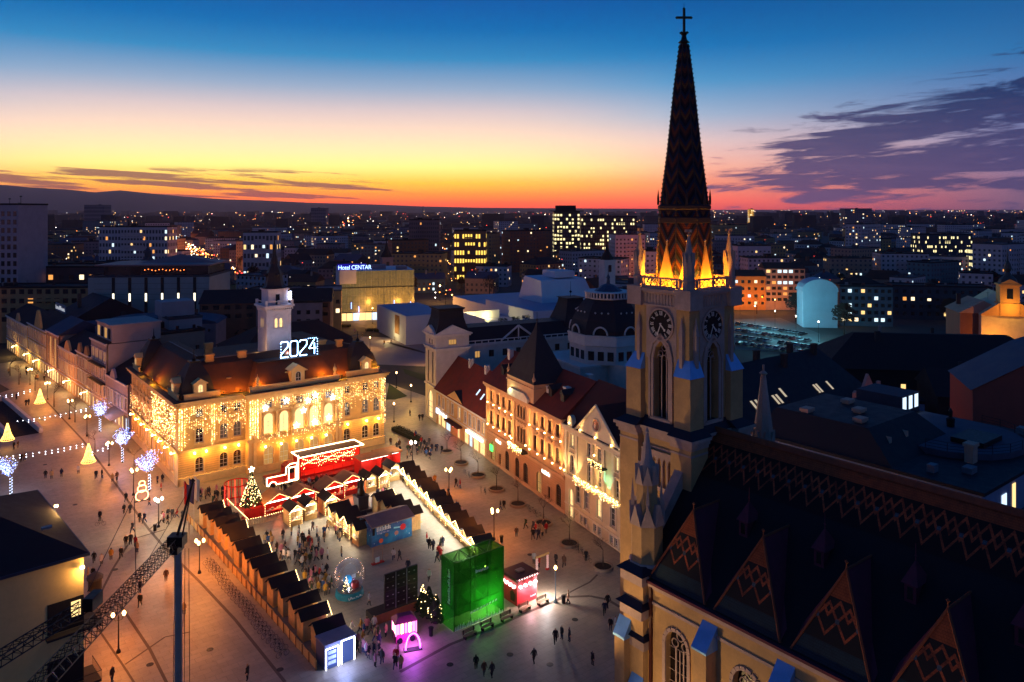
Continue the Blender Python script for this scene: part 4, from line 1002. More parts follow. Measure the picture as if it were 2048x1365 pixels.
for _ in range(70): mb.octa((-1.2, -46.7+rnd.random()*4.1, 13.0-abs(rnd.gauss(0, .5))), .06, rnd.randrange(2))
stuff(mb.build('fairy_light_garland', [FA, FB], GH))
for (y, z, e, c) in ((-35.6, 16.9, 60, UPL), (-39.2, 16.6, 60, UPL), (-43.9, 16.6, 45, UPL), (-48.6, 16.6, 60, UPL), (-51.4, 16.8, 50, UPL), (-33.9, 8.2, 80, (255, 214, 150)), (-37.6, 8.2, 80, (255, 214, 150)), (-44.2, 8.6, 80, (255, 196, 120)), (-47.0, 8.4, 60, (130, 255, 210)), (-51.3, 8.2, 70, UPL), (-43.6, 13.6, 60, (255, 180, 110))): uplight(GH, -.6, y, z, e*.8, c)
# --- low ochre house with shops
YH = thing('ochre_house', 'low ochre shop house with red tile roof and small front pediment', 'house', rw(0, 0), RA)
ops = [(s-.55, s+.55, 4.9, 7.4) for s in (2.0, 4.9, 8.0, 10.8, 15.0, 18.7, 21.4, 23.9, 26.3, 28.8)]+[(a, b_, .1, 2.9) for a, b_ in ((1.2, 3.0), (3.4, 6.0), (6.4, 9.4), (13.8, 15.2), (18.0, 20.4), (20.8, 22.6), (23.2, 26), (26.6, 29.4))]
YD = [8, 9, 10, 11, 12, 13]
def yp(i, o):
    if o[2] > 3: return [PANE, PANEL, PDIM, PANE, PWARM][i % 5]
    return PWARM if i % 3 else PCOOL
wall_wins(YH, (0, 30.5, 0), -pi/2, 30.4, 0, 8.2, ops, YEL, yp, WINW, .25, 2, 2, lambda o: surround_mesh(o[1]-o[0], o[3]-o[2], PALE2, 'plain') if o[2] > 3 else None)
b = MB(); b.box(.4, 12, .1, 30.4, 0, 8.1); b.build('wall_core', YEL, YH)
rowband(YH, 30.5, .1, ((8.0, 8.3, .25), (8.3, 8.7, .6), (3.9, 4.1, .12)), PALE2, 'cornice')
r = MB(); r.add([(-.7, 30.6, 8.72), (-.7, .05, 8.72), (6.0, .05, 16.4), (6.0, 30.6, 16.4), (12.6, 30.6, 8.72), (12.6, .05, 8.72)], [(0, 3, 2, 1), (3, 4, 5, 2), (0, 4, 3), (1, 2, 5)]); r.build('roof', REDT, YH)
g_ = MB(); g_.ext([(12.0, 8.72), (22.2, 8.72), (17.1, 11.0)][::-1], 'x', -.55, -.1); g_.build('pediment', YEL, YH)
g_ = MB(); g_.add([(-.6, 12.0, 8.8), (-.6, 17.1, 11.1), (1.6, 17.1, 11.1), (-.6, 22.2, 8.8)], [(0, 1, 2), (1, 3, 2)]); g_.build('pediment_roof', SLATE, YH)
for (y, x) in ((9.5, 2.2), (6.5, 1.9)): 
    s_ = MB(); z = 8.72+(x+.7)/6.7*7.68; s_.add([(x-.5, y-.35, z-.55), (x+.5, y-.35, z+.62), (x+.5, y+.35, z+.62), (x-.5, y+.35, z-.55)], [(0, 1, 2, 3)]); s_.build('skylight', PCOOL, YH)
for (x, y) in ((5.4, 21), (5.6, 12)):
    c = MB(); c.box(x-.5, x+.5, y-.5, y+.5, 14.5, 17.5); c.build('chimney', PALE, YH)
s_ = MB(); s_.box(-.5, -.3, 28.2, 29.4, 3.0, 4.1); s_.build('shop_sign_square', BSIGN, YH)
strokes(5, 5.5, .95, 3, BSIGN, YH, (-.32, 28.0, 3.05), -pi/2)
s_ = MB(); s_.box(-1.5, -.2, 13.2, 21.6, 3.1, 3.5); s_.build('shop_awning', M('maroon_awning', (74, 24, 24), .7, .15, 1), YH)
s_ = MB(); s_.box(-.5, -.3, 1.4, 10.4, 3.2, 3.65); s_.build('shop_light_strip', glow('strip_light', (235, 244, 255), 9, True), YH)
lamp('shop_lamp', (-1.2, 16.8, 2.8), 90, (255, 70, 80), .2, YH); lamp('shop_lamp', (-1.4, 26, 2.6), 50, (255, 230, 190), .2, YH); lamp('shop_lamp', (-1.2, 5, 2.6), 60, (255, 220, 200), .2, YH)
pb = MB(); pb.octa((-1.0, 16.8, 2.9), .22); pb.build('shop_bulb', glow('pink_bulb', (255, 120, 130), 20), YH)
# --- corner house with the square tower and the long wing
CT = thing('corner_tower_house', 'pale corner house with square tower, twin pediments and black mansard cap', 'house', rw(0, 0), RA)
wall_wins(CT, (0, 38.5, 0), -pi/2, 7.8, 0, 21.5, [(1.6, 2.6, 9.5, 17.5), (4.8, 5.8, 9.5, 17.5), (2.2, 5.2, .3, 7.4, 'round', 1.5), (2.6, 3.4, 19.3, 20.6), (4.4, 5.2, 19.3, 20.6)], PALE, lambda i, o: PWARM if i in (2,) else PANE, IRON, .3, 2, 4)
wall_wins(CT, (0, 30.7, 0), 0, 9, 0, 21.5, [(3.4, 5.6, 19.3, 20.7)], PALE, PDIM, IRON, .3, 3, 1)
b = MB(); b.box(.4, 9, 31.1, 38.5, 0, 21.4); b.build('wall_core', PALE, CT)
mb = MB()
for z0, z1, e in ((8.6, 9.0, .3), (18.0, 18.4, .3), (18.4, 18.7, .5), (21.5, 21.9, .4), (21.9, 22.2, .7)): mb.box(-e, 9+e, 30.7-e, 38.5+e, z0, z1)
mb.build('cornice', PALE2, CT)
g_ = MB(); g_.ext([(-.5, 22.2), (9.5, 22.2), (4.5, 24.4)], 'y', 30.2, 31.0); g_.ext([(30.2, 22.2), (39.2, 22.2), (34.7, 24.2)][::-1], 'x', -.5, .3); g_.build('pediment', PALE2, CT)
t = MB()
pr = [(1.02, 22.2), (.86, 24.0), (.74, 26.0), (.7, 28.0), (.8, 28.3), (.8, 28.6)]
for (a, za), (c, zc) in zip(pr, pr[1:]): t.frus((4.5-4.6*a, 4.5+4.6*a, 34.6-4.2*a, 34.6+4.2*a), za, (4.5-4.6*c, 4.5+4.6*c, 34.6-4.2*c, 34.6+4.2*c), zc)
t.build('mansard_cap', SLATE, CT)
wq = wall_wins(CT, (9.0, 32.5, 0), 0, 38, 0, 18.2, [(2.5+4*i, 4.0+4*i, 15.0, 16.8) for i in range(9)], PALE, lambda i, o: PANE if i % 4 else PDIM, IRON, .3, 2, 1)
b = MB(); b.box(9.01, 47, 32.9, 46, 0, 18.1); b.build('wing_core', PALE, CT)
b = MB(); b.box(9, 47, 32.1, 32.5, 18.2, 18.8); b.box(9, 47, 32.2, 32.5, 19.4, 19.6)
for i in range(20): b.box(9.5+i*1.9, 9.7+i*1.9, 32.25, 32.45, 18.8, 19.4)
b.build('balustrade', PALE2, CT)
r = MB(); r.frus((9.2, 47, 33.2, 46.5), 18.1, (9.6, 47, 36.5, 43), 22.4); r.build('wing_roof', SLATE, CT)
for x in (24.5,):
    g_ = MB(); g_.path([(x-5.2, 33.0, 18.9), (x, 33.0, 22.6), (x+5.2, 33.0, 18.9)], .28, 4); g_.box(x-.15, x+.15, 32.9, 33.1, 18.9, 22.4); g_.build('gable_frame', PALE2, CT)
    g_ = MB(); g_.add([(x-4.8, 33.3, 18.9), (x+4.8, 33.3, 18.9), (x, 33.3, 22.2)], [(0, 1, 2)]); g_.build('gable_glazing', PANE, CT)
t = MB(); xm, ym = 45, 40
pr = [(1.0, 18.2), (.95, 21.5), (.72, 24.5), (.56, 27.0), (.52, 28.2), (.62, 28.5)]
for (a, za), (c, zc) in zip(pr, pr[1:]): t.frus((xm-5*a, xm+5*a, ym-5*a, ym+5*a), za, (xm-5*c, xm+5*c, ym-5*c, ym+5*c), zc)
t.tube((xm, ym, 28.5), (xm, ym, 33.0), .08, .04, 5); t.octa((xm, ym, 30), .5); t.build('corner_cupola', SLATE, CT)
# --- domed corner building
DB = thing('domed_building', 'pale corner building with great black dome, lunette windows and white roof balustrade', 'building', (24.5, 193, 0), RA)
lo = MB(); lo.box(-12, 12, -6, 14, 0, 15.5); lo.box(-4, 14, -14, -6, 0, 16.5); lo.build('lower_storey', PALE, DB)
for z0, z1, e in ((15.5, 16.0, .3),):
    mb = MB(); mb.box(-12-e, 12+e, -6-e, 14, z0, z1); mb.build('cornice', PALE2, DB)
wall_wins(DB, (-12, -6.02, 0), 0, 8, 9, 15.4, [(1+2.3*i, 2.4+2.3*i, 11.6, 14.2) for i in range(3)], PALE, PANE, IRON, .2, 2, 2)
wall_wins(DB, (-4, -14.02, 0), 0, 18, 6, 16.4, [(3.0, 4.2, 12, 14), (6.5, 7.7, 8.5, 10.3), (10, 11.2, 12, 14), (13, 14.5, 8, 10)], PALE, lambda i, o: PANE if i < 3 else PWARM, IRON, .2, 2, 2)
dr = MB(); dr.lathe([(9.9, 16.0), (9.9, 20.4)], 8, ph=pi/8); dr.build('drum', PALE, DB)
for k in range(8):
    a = k*pi/4
    for j in (-2.4, 0, 2.4):
        p = MB(); p.box(j-.75, j+.75, -.06, .02, 17.0, 19.2); X, Y = 9.9*cos(pi/8)*sin(a), -9.9*cos(pi/8)*cos(a)
        p.build('window', PWARM if (k, j) in ((1, 0), (1, 2.4), (2, -2.4)) else PANE, DB, (X, Y, 0), a)
mb = MB(); mb.lathe([(10.0, 20.4), (10.3, 20.6), (10.3, 22.6), (10.5, 22.8), (10.5, 23.1)], 8, ph=pi/8); mb.build('drum_parapet', PALE2, DB)
dm = MB(); dm.lathe([(10.0, 23.1), (9.9, 24.2), (9.2, 26.4), (8.0, 28.6), (6.8, 30.3), (5.8, 31.3)], 8, ph=pi/8); dm.build('dome', SLATE, DB)
for k in range(8):
    a = k*pi/4; X, Y = 9.2*sin(a), -9.2*cos(a)
    p = MB(); p.path([(1.7*cos(pi*i/8), -.45, 23.3+1.9*sin(pi*i/8)) for i in range(9)], .22, 5); p.build('lunette_ring', PALE2, DB, (X, Y, 0), a)
    q = MB(); q.add([(1.55*cos(pi*i/8), -.3, 23.3+1.75*sin(pi*i/8)) for i in range(9)], [tuple(range(9))]); q.build('lunette_window', PWARM if k == 2 else PANE, DB, (X, Y, 0), a)
    for j in (-1.6, 0, 1.6):
        e = MB(); e.octa((j, -.1, 28.4), .28); e.build('roof_eye', PWARM if k == 1 else PALE2, DB, (7.95*sin(a), -7.95*cos(a), 0), a)
rb_ = MB(); rb_.lathe([(5.6, 31.3), (6.1, 31.5), (6.1, 31.7)], 8, ph=pi/8); rb_.lathe([(6.0, 32.9), (6.2, 33.0), (6.0, 33.15), (5.7, 33.15)], 8, ph=pi/8)
for k in range(40):
    a = 2*pi*k/40; rb_.box(5.7*cos(a)-.14, 5.7*cos(a)+.14, 5.7*sin(a)-.14, 5.7*sin(a)+.14, 31.7, 32.95)
rb_.build('roof_balustrade', PALE2, DB)
lt = MB(); lt.lathe([(5.3, 31.4), (5.2, 32.0), (3.0, 33.6), (1.6, 34.6), (.5, 35.0), (.35, 36.2), (.5, 36.5), (.1, 37.4), (.05, 39.5)], 10); lt.build('lantern_roof', M('blue_slate', (46, 66, 88), .5, .2, 1), DB)
# ---------------------------------------------------------------- town buildings
LITS = [glow('town_lit_a', (255, 206, 130), 1.5), glow('town_lit_b', (255, 226, 178), 2.0), glow('town_lit_c', (206, 232, 240), 1.6), glow('town_lit_d', (255, 168, 84), 1.2)]
TW = [M('wall_beige', (160, 128, 112), .9, .18, .3), M('wall_grey', (134, 114, 120), .9, .18, .3), M('wall_white', (190, 172, 174), .9, .15, .3), M('wall_brick', (120, 80, 66), .9, .2, .3), M('wall_teal', (90, 112, 120), .9, .15, .3), M('wall_ochre', (168, 132, 90), .9, .18, .3)]
TR = [M('roof_black', (28, 28, 34), .85, .3, .3), M('roof_rust', (74, 40, 34), .85, .3, .3), M('roof_blue', (44, 58, 80), .6, .25, .3), M('roof_grey', (66, 66, 74), .8, .25, .3)]
_wq = {}
def wq_mesh(w, hh, mat):
    k = (round(w, 2), round(hh, 2), mat.name)
    if k not in _wq:
        mb = MB(); mb.box(-w/2, w/2, -.05, .0, 0, hh); _wq[k] = mb.data('window', mat)
    return _wq[k]
CHIM = [M('chimney_brick', (120, 74, 58), .9, .2, 1), M('chimney_plain', (150, 134, 126), .9, .2, 1), M('chimney_dark', (60, 52, 52), .9, .2, 1)]
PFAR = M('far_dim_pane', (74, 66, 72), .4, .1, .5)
def bldg(name, label, cat, loc, rz, w, d, h, wm, roof='flat', rh=3.0, rm=None, win=None, faces='f', lit=.2, sep=False, group=None, r=random, litm=None, parapet=.5, ridge='x', z0=0):
    t = thing(name, label, cat, (loc[0], loc[1], z0), rz, group); rm = rm or TR[0]
    b = MB(); b.box(0, w, 0, d, -1 if z0 == 0 else 0, h); b.build('wall', wm, t)
    m = MB(); e = .5
    if roof == 'gable':
        if ridge == 'x':
            m.add([(-e, -e, h), (w+e, -e, h), (w+e, d+e, h), (-e, d+e, h), (-e, d/2, h+rh), (w+e, d/2, h+rh)], [(0, 1, 5, 4), (2, 3, 4, 5), (1, 2, 5), (3, 0, 4), (3, 2, 1, 0)])
        else:
            m.add([(-e, -e, h), (w+e, -e, h), (w+e, d+e, h), (-e, d+e, h), (w/2, -e, h+rh), (w/2, d+e, h+rh)], [(1, 2, 5, 4), (3, 0, 4, 5), (0, 1, 4), (2, 3, 5), (3, 2, 1, 0)])
    elif roof == 'hip':
        q = min(w, d)*.45
        m.frus((-e, w+e, -e, d+e), h, ((q, w-q, d*.47, d*.53) if w > d else (w*.47, w*.53, q, d-q)), h+rh)
    elif roof == 'barrel':
        n = 10; m.ext([(-e+(w+2*e)*(1-cos(pi*i/n))/2, h+rh*sin(pi*i/n)) for i in range(n+1)][::-1], 'y', -.02, d+.02)
    else:
        m.box(-.15, w+.15, -.15, d+.15, h, h+.25)
        for (a, b_, c, e2) in ((-.15, w+.15, -.15, .15), (-.15, w+.15, d-.15, d+.15), (-.15, .15, .15, d-.15), (w-.15, w+.15, .15, d-.15)): m.box(a, b_, c, e2, h+.25, h+.25+parapet)
        x, y = w*r.uniform(.2, .6), d*r.uniform(.3, .6)
        m.box(x, x+min(4, w*.3), y, y+min(3, d*.3), h+.25, h+.25+r.uniform(1, 2.6))
    m.build('roof', rm, t)
    if loc[1] > 150 and rm is not MATS.get('blank_blue_wall'):
        for _ in range(r.choice((1, 2, 2, 3))):
            x, y = w*r.uniform(.12, .88), d*r.uniform(.3, .7); zb = h+(rh*.55 if roof in ('gable', 'hip', 'barrel') else 0); s_ = r.uniform(.35, .7); q = MB(); q.box(x-s_, x+s_, y-s_*.7, y+s_*.7, zb-.5, zb+(rh*.45 if roof != 'flat' else 0)+r.uniform(.8, 1.8)); q.build('chimney', CHIM[r.randrange(3)], t)
        if r.random() < .45:
            x, y = w*r.uniform(.2, .8), d*.5; zb = h+(rh if roof != 'flat' else .3); q = MB(); q.tube((x, y, zb-.3), (x, y, zb+2.4), .05, .04, 4); q.tube((x-.6, y, zb+2.1), (x+.6, y, zb+2.1), .03, .03, 4); q.tube((x-.4, y, zb+1.6), (x+.4, y, zb+1.6), .03, .03, 4); q.build('aerial', IRON, t)
        if win and roof == 'flat' and w > 14 and loc[1] < 900:
            nb = r.choice((1, 2)); wb = w/(nb*3)
            for k in range(nb):
                for j in range(1, max(2, int(h/3.1))-1): q = MB(); x0 = w*(k+.5)/nb-wb/2; q.box(x0, x0+wb, -1.1, 0, 1.2+j*3.1, 1.35+j*3.1); q.box(x0, x0+wb, -1.1, -1.0, 1.35+j*3.1, 2.2+j*3.1); q.build('balcony', wm, t)
    if win:
        nx, nz, ww, wh, za, dz = win
        for fc in faces:
            L = w if fc in 'fb' else d
            n = nx if fc in 'fb' else max(1, int(nx*d/w))
            by = {}
            for i in range(n):
                for j in range(nz):
                    s = L*(i+.5)/n; z = za+j*dz
                    if z+wh > h-.2: continue
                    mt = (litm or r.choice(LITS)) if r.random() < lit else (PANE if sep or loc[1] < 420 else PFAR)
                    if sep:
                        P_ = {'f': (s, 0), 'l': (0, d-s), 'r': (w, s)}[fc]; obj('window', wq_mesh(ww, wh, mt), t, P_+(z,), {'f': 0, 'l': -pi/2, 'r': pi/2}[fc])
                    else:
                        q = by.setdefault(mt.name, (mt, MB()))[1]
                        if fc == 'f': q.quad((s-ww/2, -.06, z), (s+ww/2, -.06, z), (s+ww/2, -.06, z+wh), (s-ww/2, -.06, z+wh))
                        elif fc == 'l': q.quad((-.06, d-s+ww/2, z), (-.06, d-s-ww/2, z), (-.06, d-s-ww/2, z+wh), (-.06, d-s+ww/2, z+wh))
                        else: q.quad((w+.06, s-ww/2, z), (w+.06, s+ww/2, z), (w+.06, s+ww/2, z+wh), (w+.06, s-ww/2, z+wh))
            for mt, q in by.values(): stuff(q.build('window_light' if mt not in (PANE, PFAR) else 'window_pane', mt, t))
    return t
# --- street row beyond the city hall, turning a little away
LO, LA = (-92.6, 182.7), radians(43)
def lf(x, y, z=0): return (LO[0]+x*cos(LA)-y*sin(LA), LO[1]+x*sin(LA)+y*cos(LA), z)
def row_house(label, y0, y1, h, wm, ops, pm, sur=None, gable=None, roofm=None, rh=4, extra=None, depth=14, name='street_house'):
    t = thing(name, label, 'house', lf(0, 0), LA); L = y1-y0
    wall_wins(t, (0, y1, 0), -pi/2, L, 0, h, ops, wm, pm, WINW, .25, 2, 3, sur)
    b = MB(); b.box(.4, depth, y0+.02, y1-.02, 0, h-.1); b.build('wall_core', wm, t)
    m = MB()
    for z0, z1, e in ((h-.5, h-.2, .25), (h-.2, h+.1, .5), (4.0, 4.3, .25)): m.box(-e, .1, y0, y1, z0, z1)
    m.build('cornice', PALE2, t)
    r_ = MB(); r_.add([(-.3, y1, h+.1), (-.3, y0, h+.1), (depth/2, y0, h+rh), (depth/2, y1, h+rh), (depth+.3, y1, h+.1), (depth+.3, y0, h+.1)], [(0, 3, 2, 1), (3, 4, 5, 2), (0, 4, 3), (1, 2, 5)]); r_.build('roof', roofm or TR[0], t)
    for (ya, yb_, hh) in (gable or []):
        g_ = MB(); n = 8; ym = (ya+yb_)/2; g_.ext([(ya, h+.1), (yb_, h+.1)]+[(ym+(yb_-ya)/2*u, h+.1+hh*(1-abs(u)**1.6)) for u in (.8, .5, .3, .12, -.12, -.3, -.5, -.8)], 'x', -.4, .2); g_.build('gable', wm, t)
    return t
def gridops(L, n, rows, w): return [(L*(i+.5)/n-w/2, L*(i+.5)/n+w/2, a, b) for i in range(n) for a, b in rows]
def shop_pane(up=(0, 0, 0, 1), low=(1, 1, 2)):
    def f(i, o): return [PANE, PWARM, PCOOL][low[i % len(low)]] if o[2] < 3 else [PANE, PDIM][up[i % len(up)]]
    return f
hd = lambda o: surround_mesh(o[1]-o[0], o[3]-o[2], PALE2, 'hood') if o[2] > 3 else None
row_house('grey lilac house with awning wedged beside the city hall', 0.0, 17.4, 11.4, M('lilac_plaster', (164, 148, 152), .85, .15, .5), gridops(17.4, 6, ((5.0, 8.0), (.3, 3.2)), 1.5), shop_pane((0, 0, 1)), hd, [(9.0, 13.4, 2.4)])
t = row_house('tall narrow house with bare white side wall and round attic', 17.6, 32, 19, M('bare_white_wall', (172, 156, 148), .9, .12, .3), gridops(14.4, 4, ((5.2, 7.8), (9.6, 12.2), (14.2, 16.6), (.3, 3.3)), 1.6), shop_pane((0, 0, 1, 0)), hd, None, TR[0], 2.0, depth=13)
b = MB(); b.box(1.2, 13.3, 17.5, 31, 19.1, 23.4); b.box(.9, 13.6, 17.3, 31.3, 23.4, 23.8); b.build('attic_storey', MATS['bare_white_wall'], t)
for i in range(4):
    q = MB(); q.box(1.1, 1.2, 18.6+i*3.2, 20.4+i*3.2, 20, 22.6); q.build('attic_window', PDIM if i % 2 else PANE, t)
for z in (8.4, 12.9):
    q = MB(); q.box(-1.2, 0, 18.5, 31, z, z+.25); q.box(-1.2, -1.1, 18.5, 31, z+.9, z+1); q.build('balcony', IRON, t)
row_house('narrow house with twin gables and dark slate roof along the street', 32.2, 47, 13.6, TW[5], gridops(14.8, 5, ((5.4, 8.4), (.3, 3.3), (9.6, 12)), 1.5), shop_pane((0, 0, 0, 1), (2, 1, 2)), hd, [(34, 38, 2.6), (41, 45, 2.6)])
row_house('ochre house with curved gable next to the glass shopfront', 47.2, 68, 12.2, YEL, gridops(20.8, 7, ((5.2, 8.2), (.3, 3.3), (9.2, 11.2)), 1.4), shop_pane(), hd, [(53, 60, 3)])
row_house('shop house with tall glass bays and lit display windows', 68.2, 84, 15.0, TW[0], [(1+3.0*i, 3.4+3.0*i, 4.6, 13.6) for i in range(5)]+[(1+3.0*i, 3.4+3.0*i, .2, 3.6) for i in range(5)], lambda i, o: PWARM if o[2] < 3 else (PDIM if i % 2 else PANE), None, None, TR[2])
row_house('yellow ornate house with tall curved gable at the street bend', 84.2, 112, 14.4, M('yellow_plaster', (202, 168, 100), .85, .15, .5), gridops(27.8, 8, ((5.4, 8.4), (.3, 3.5), (9.8, 12.8)), 1.6), shop_pane((0, 1, 0), (1, 1, 1)), hd, [(90, 100, 6.0)])
row_house('yellow plain house with lit ground floor shops past the bend', 112.2, 150, 13.0, YEL, gridops(37, 10, ((5.4, 8.4), (.3, 3.5), (9.4, 12)), 1.6), shop_pane((0, 1, 0), (1, 1, 1)), hd, [(125, 131, 3)])
for (y, z, c, e) in ((8, 3.2, (255, 206, 150), 120), (36, 3.2, (255, 226, 180), 160), (55, 3.2, (255, 214, 150), 160), (74, 3.4, (255, 196, 120), 220), (95, 3.4, (255, 200, 110), 260), (110, 3.4, (255, 200, 110), 260), (130, 3.5, (255, 200, 110), 260)):
    p = lf(-1.6, y, z); s_ = tag(obj('shop_lantern', None, None, p, LA), 'small hanging shop lantern over the street pavement', 'lantern', 'lanterns over the shop doors'); q = MB(); q.lathe([(.05, .3), (.2, .15), (.2, -.1), (.05, -.2)], 6); q.box(-.03, 1.6, -.03, .03, .3, .36); q.build('lantern_body', HOT, s_); lamp('lantern_light', (0, 0, -.3), e*1.5, c, .2, s_)
aw = MB(); aw.add([(-.1, 1, 4.4), (-3.4, 1, 3.2), (-3.4, 11, 3.2), (-.1, 11, 4.4), (-.1, 1, 4.3), (-3.4, 1, 3.1), (-3.4, 11, 3.1), (-.1, 11, 4.3)], [(0, 1, 2, 3), (7, 6, 5, 4), (0, 4, 5, 1), (1, 5, 6, 2), (2, 6, 7, 3)])
ao = tag(aw.build('awning', M('awning_cloth', (150, 136, 126), .8, .1, 1), None, lf(0, 0), LA), 'wide pale awning over the cafe terrace beside the city hall', 'awning')
# --- behind the row: modern roofs and blocks
def depth_pt(px, D): return ((px-CXP)/FPX*D, D)
def zpx(y, D): return CAM_H-(y-HYP)*D/FPX
t = bldg('modern_house', 'dark angular roofed house with white roof sign above the street row', 'house', lf(8, 92), LA, 26, 22, 15.5, TW[1], 'gable', 7.5, SLATE, None, ridge='y')
sg_ = MB(); sg_.box(-.2, 0, 3, 17, 18.2, 21.0); sg_.build('sign_board', M('sign_pale', (120, 128, 140), .6, .1, 1), t); strokes(13, 13, 1.4, 21, glow('roof_sign_white', (220, 226, 240), .7), t, (-.25, 16.5, 18.9), -pi/2)
bldg('glass_house', 'blue glass fronted house with slanting roof behind the ochre house', 'house', lf(10, 66), LA, 26, 24, 14.5, M('blue_panel', (40, 92, 128), .4, .2, .5), 'gable', 3.0, TR[2], (8, 2, 1.8, 2.2, 9.5, 3), 'fl', .2, True, litm=PCOOL)
bldg('long_shed', 'long low building with bluish curved metal roof behind the street row', 'building', depth_pt(190, 236), radians(8), 36, 14, 17.5, TW[1], 'barrel', 2.2, TR[2], (9, 1, .6, .8, 15.0, 3), 'f', .2)
t = bldg('slit_window_block', 'pale windowless block with tall lit slits and dark glazed top storey', 'building', depth_pt(176, 282), radians(4), 44, 26, 28.4, M('cladding_pale', (162, 156, 148), .8, .1, .2), 'flat', 0, TR[3], None)
tp = MB(); tp.box(5, 43, 1.5, 22, 28.9, 32.6); tp.build('glazed_storey', M('dark_glazing', (32, 30, 38), .2, .2, .3, spec=.6), t)
tp = MB(); tp.box(2.5, 44.5, -.5, 23, 32.6, 33.1); tp.add([(14, 10, 33.1), (44, 10, 33.1), (44, 22, 33.1), (28, 16, 36)], [(0, 1, 3), (1, 2, 3), (2, 0, 3)]); tp.build('top_roof', M('rose_metal', (150, 104, 104), .6, .15, .4), t)
for i in range(6):
    q = MB(); q.box(8.6+5.9*i, 9.7+5.9*i, -.12, .05, 8, 28.3); so_ = q.build('dark_slit', M('slit_dark', (46, 38, 36), .7, .1, .5), t); q = MB(); q.box(8.8+5.9*i, 9.5+5.9*i, -.18, -.13, 19.4, 22.4); q.build('slit_light', glow('slit_glow', (255, 244, 214), 2.2), so_)
    for zz in (20, 22, 24, 26):
        if i == 0: pj = MB()
        pj.box(2.2, 43.9, -.05, 0, zz, zz+.06)
pj.build('cladding_joint', MATS['slit_dark'], t)
for i in range(12):
    q = MB(); q.octa((20+i*1.3, 1.2, 31.0+.25*sin(i*1.7)), .2); q.build('terrace_bulb', glow('terrace_bulb', (255, 120, 50), 6), t)
bldg('long_office', 'long beige office block with even rows of small windows', 'office', (-250, 302), radians(3), 82, 16, 22, TW[5], 'flat', 0, TR[0], (24, 4, 2.0, 1.9, 8.6, 3.7), 'f', .06, True)
bldg('high_rise', 'tall pale office tower with dense window grid and rooftop masts', 'tower', (-262, 330), radians(-2), 48, 20, 55.6, M('tower_concrete', (166, 150, 154), .85, .12, .3), 'flat', 0, TR[0], (18, 14, 1.5, 2.1, 4, 3.6), 'f', .03, True)
for i, (x, hh) in enumerate(((-219, 3.5), (-224, 2.4), (-231, 4))):
    q = MB(); q.tube((x, 338, 55.8), (x, 338, 55.8+hh), .12, .08); q.lathe([(.5, 0), (.5, .3), (.2, .5)], 8, (x, 338, 55.8+hh)); tag(q.build('roof_mast', IRON), 'short dark antenna mast on the pale office tower roof', 'mast', 'masts on the office tower')
bldg('dark_block', 'long dark flat block with five lit windows behind the office', 'building', (-255, 345), radians(3), 92, 18, 27, M('dim_plaster', (70, 60, 66), .9, .2, .3), 'flat', 0, TR[0], (20, 1, 2, 2.2, 21.5, 4), 'f', .3, True)
t = bldg('plain_tower_house', 'plain pale windowless stair block behind the city hall', 'building', depth_pt(338, 214), A38, 9, 12, 22.5, M('bare_grey_wall', (158, 146, 148), .9, .12, .3), 'flat', 0, TR[3], (2, 4, .8, 1.2, 6, 4.5), 'f', .06, True)
b = MB(); b.box(-1, 8, 4, 12, 23, 27.2); b.build('lift_house', MATS['bare_grey_wall'], t)
bldg('court_house', 'brown plastered courtyard house beside the bare white wall', 'house', lf(14, 20), LA, 12, 26, 19.5, TW[0], 'flat', 0, TR[0], (3, 4, 1, 1.6, 6, 4), 'fl', .05, True)
bldg('court_house', 'dark hipped house behind the city hall with black roof', 'house', (-70, 196), A38, 34, 20, 16, TW[3], 'hip', 6, TR[1], (9, 3, 1.2, 1.8, 5, 4), 'fl', .05)
bldg('glazed_attic_house', 'long dark house with sloped glazed attic behind the clock tower', 'house', (-108, 262), radians(10), 44, 18, 21, TW[3], 'gable', 4, TR[0], (12, 2, 2, 1.4, 16, 3), 'f', .05)
bldg('corner_shop_house', 'brick corner house with turquoise lit shop front near the hotel', 'house', (-103, 330), radians(12), 28, 20, 17.5, TW[5], 'flat', 0, TR[2], (9, 3, 1.6, 1.8, 8, 4), 'f', .25, True)
# --- hotel with glass curtain front
HT = thing('hotel', 'glass fronted hotel with white side wall and blue roof sign', 'hotel', (-82.5, 362, 0), radians(16))
b = MB(); b.box(.3, 36, .6, 31, 0, 24); b.build('wall_core', M('hotel_white', (196, 192, 196), .8, .08, .3), HT)
b = MB(); b.box(0, .35, 0, 31, 0, 24.6); b.box(0, 8, 0, .3, 18, 24.6); b.build('side_wall', MATS['hotel_white'], HT)
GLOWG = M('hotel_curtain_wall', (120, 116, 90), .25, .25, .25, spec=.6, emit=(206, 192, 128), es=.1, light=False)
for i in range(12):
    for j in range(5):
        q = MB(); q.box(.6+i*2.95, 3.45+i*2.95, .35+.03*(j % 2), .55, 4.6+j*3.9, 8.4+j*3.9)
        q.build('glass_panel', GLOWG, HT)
mu = MB()
for i in range(49): mu.box(.4+i*.73, .47+i*.73, .15, .36, 4.4, 24.1)
mu.box(.4, 36, .1, .36, 15.8, 16.3); mu.box(.4, 36, -.3, .36, 4.0, 4.4); stuff(mu.build('mullion', IRON, HT))
for i in range(12):
    q = MB(); q.box(.7+i*2.95, 3.3+i*2.95, .3, .5, .3, 3.8); q.build('shop_window', [PWARM, PHOT, PCOOL][i % 3], HT)
for (x, z, hh) in ((5.5, 6, 3), (9.0, 3.0, 4), (26, 6.5, 3), (34, 4, 4.5)):
    q = MB(); q.box(x, x+.3, -.1, .0, z, z+hh); q.build('banner_light', glow('banner_blue', (140, 170, 255), 4), HT)
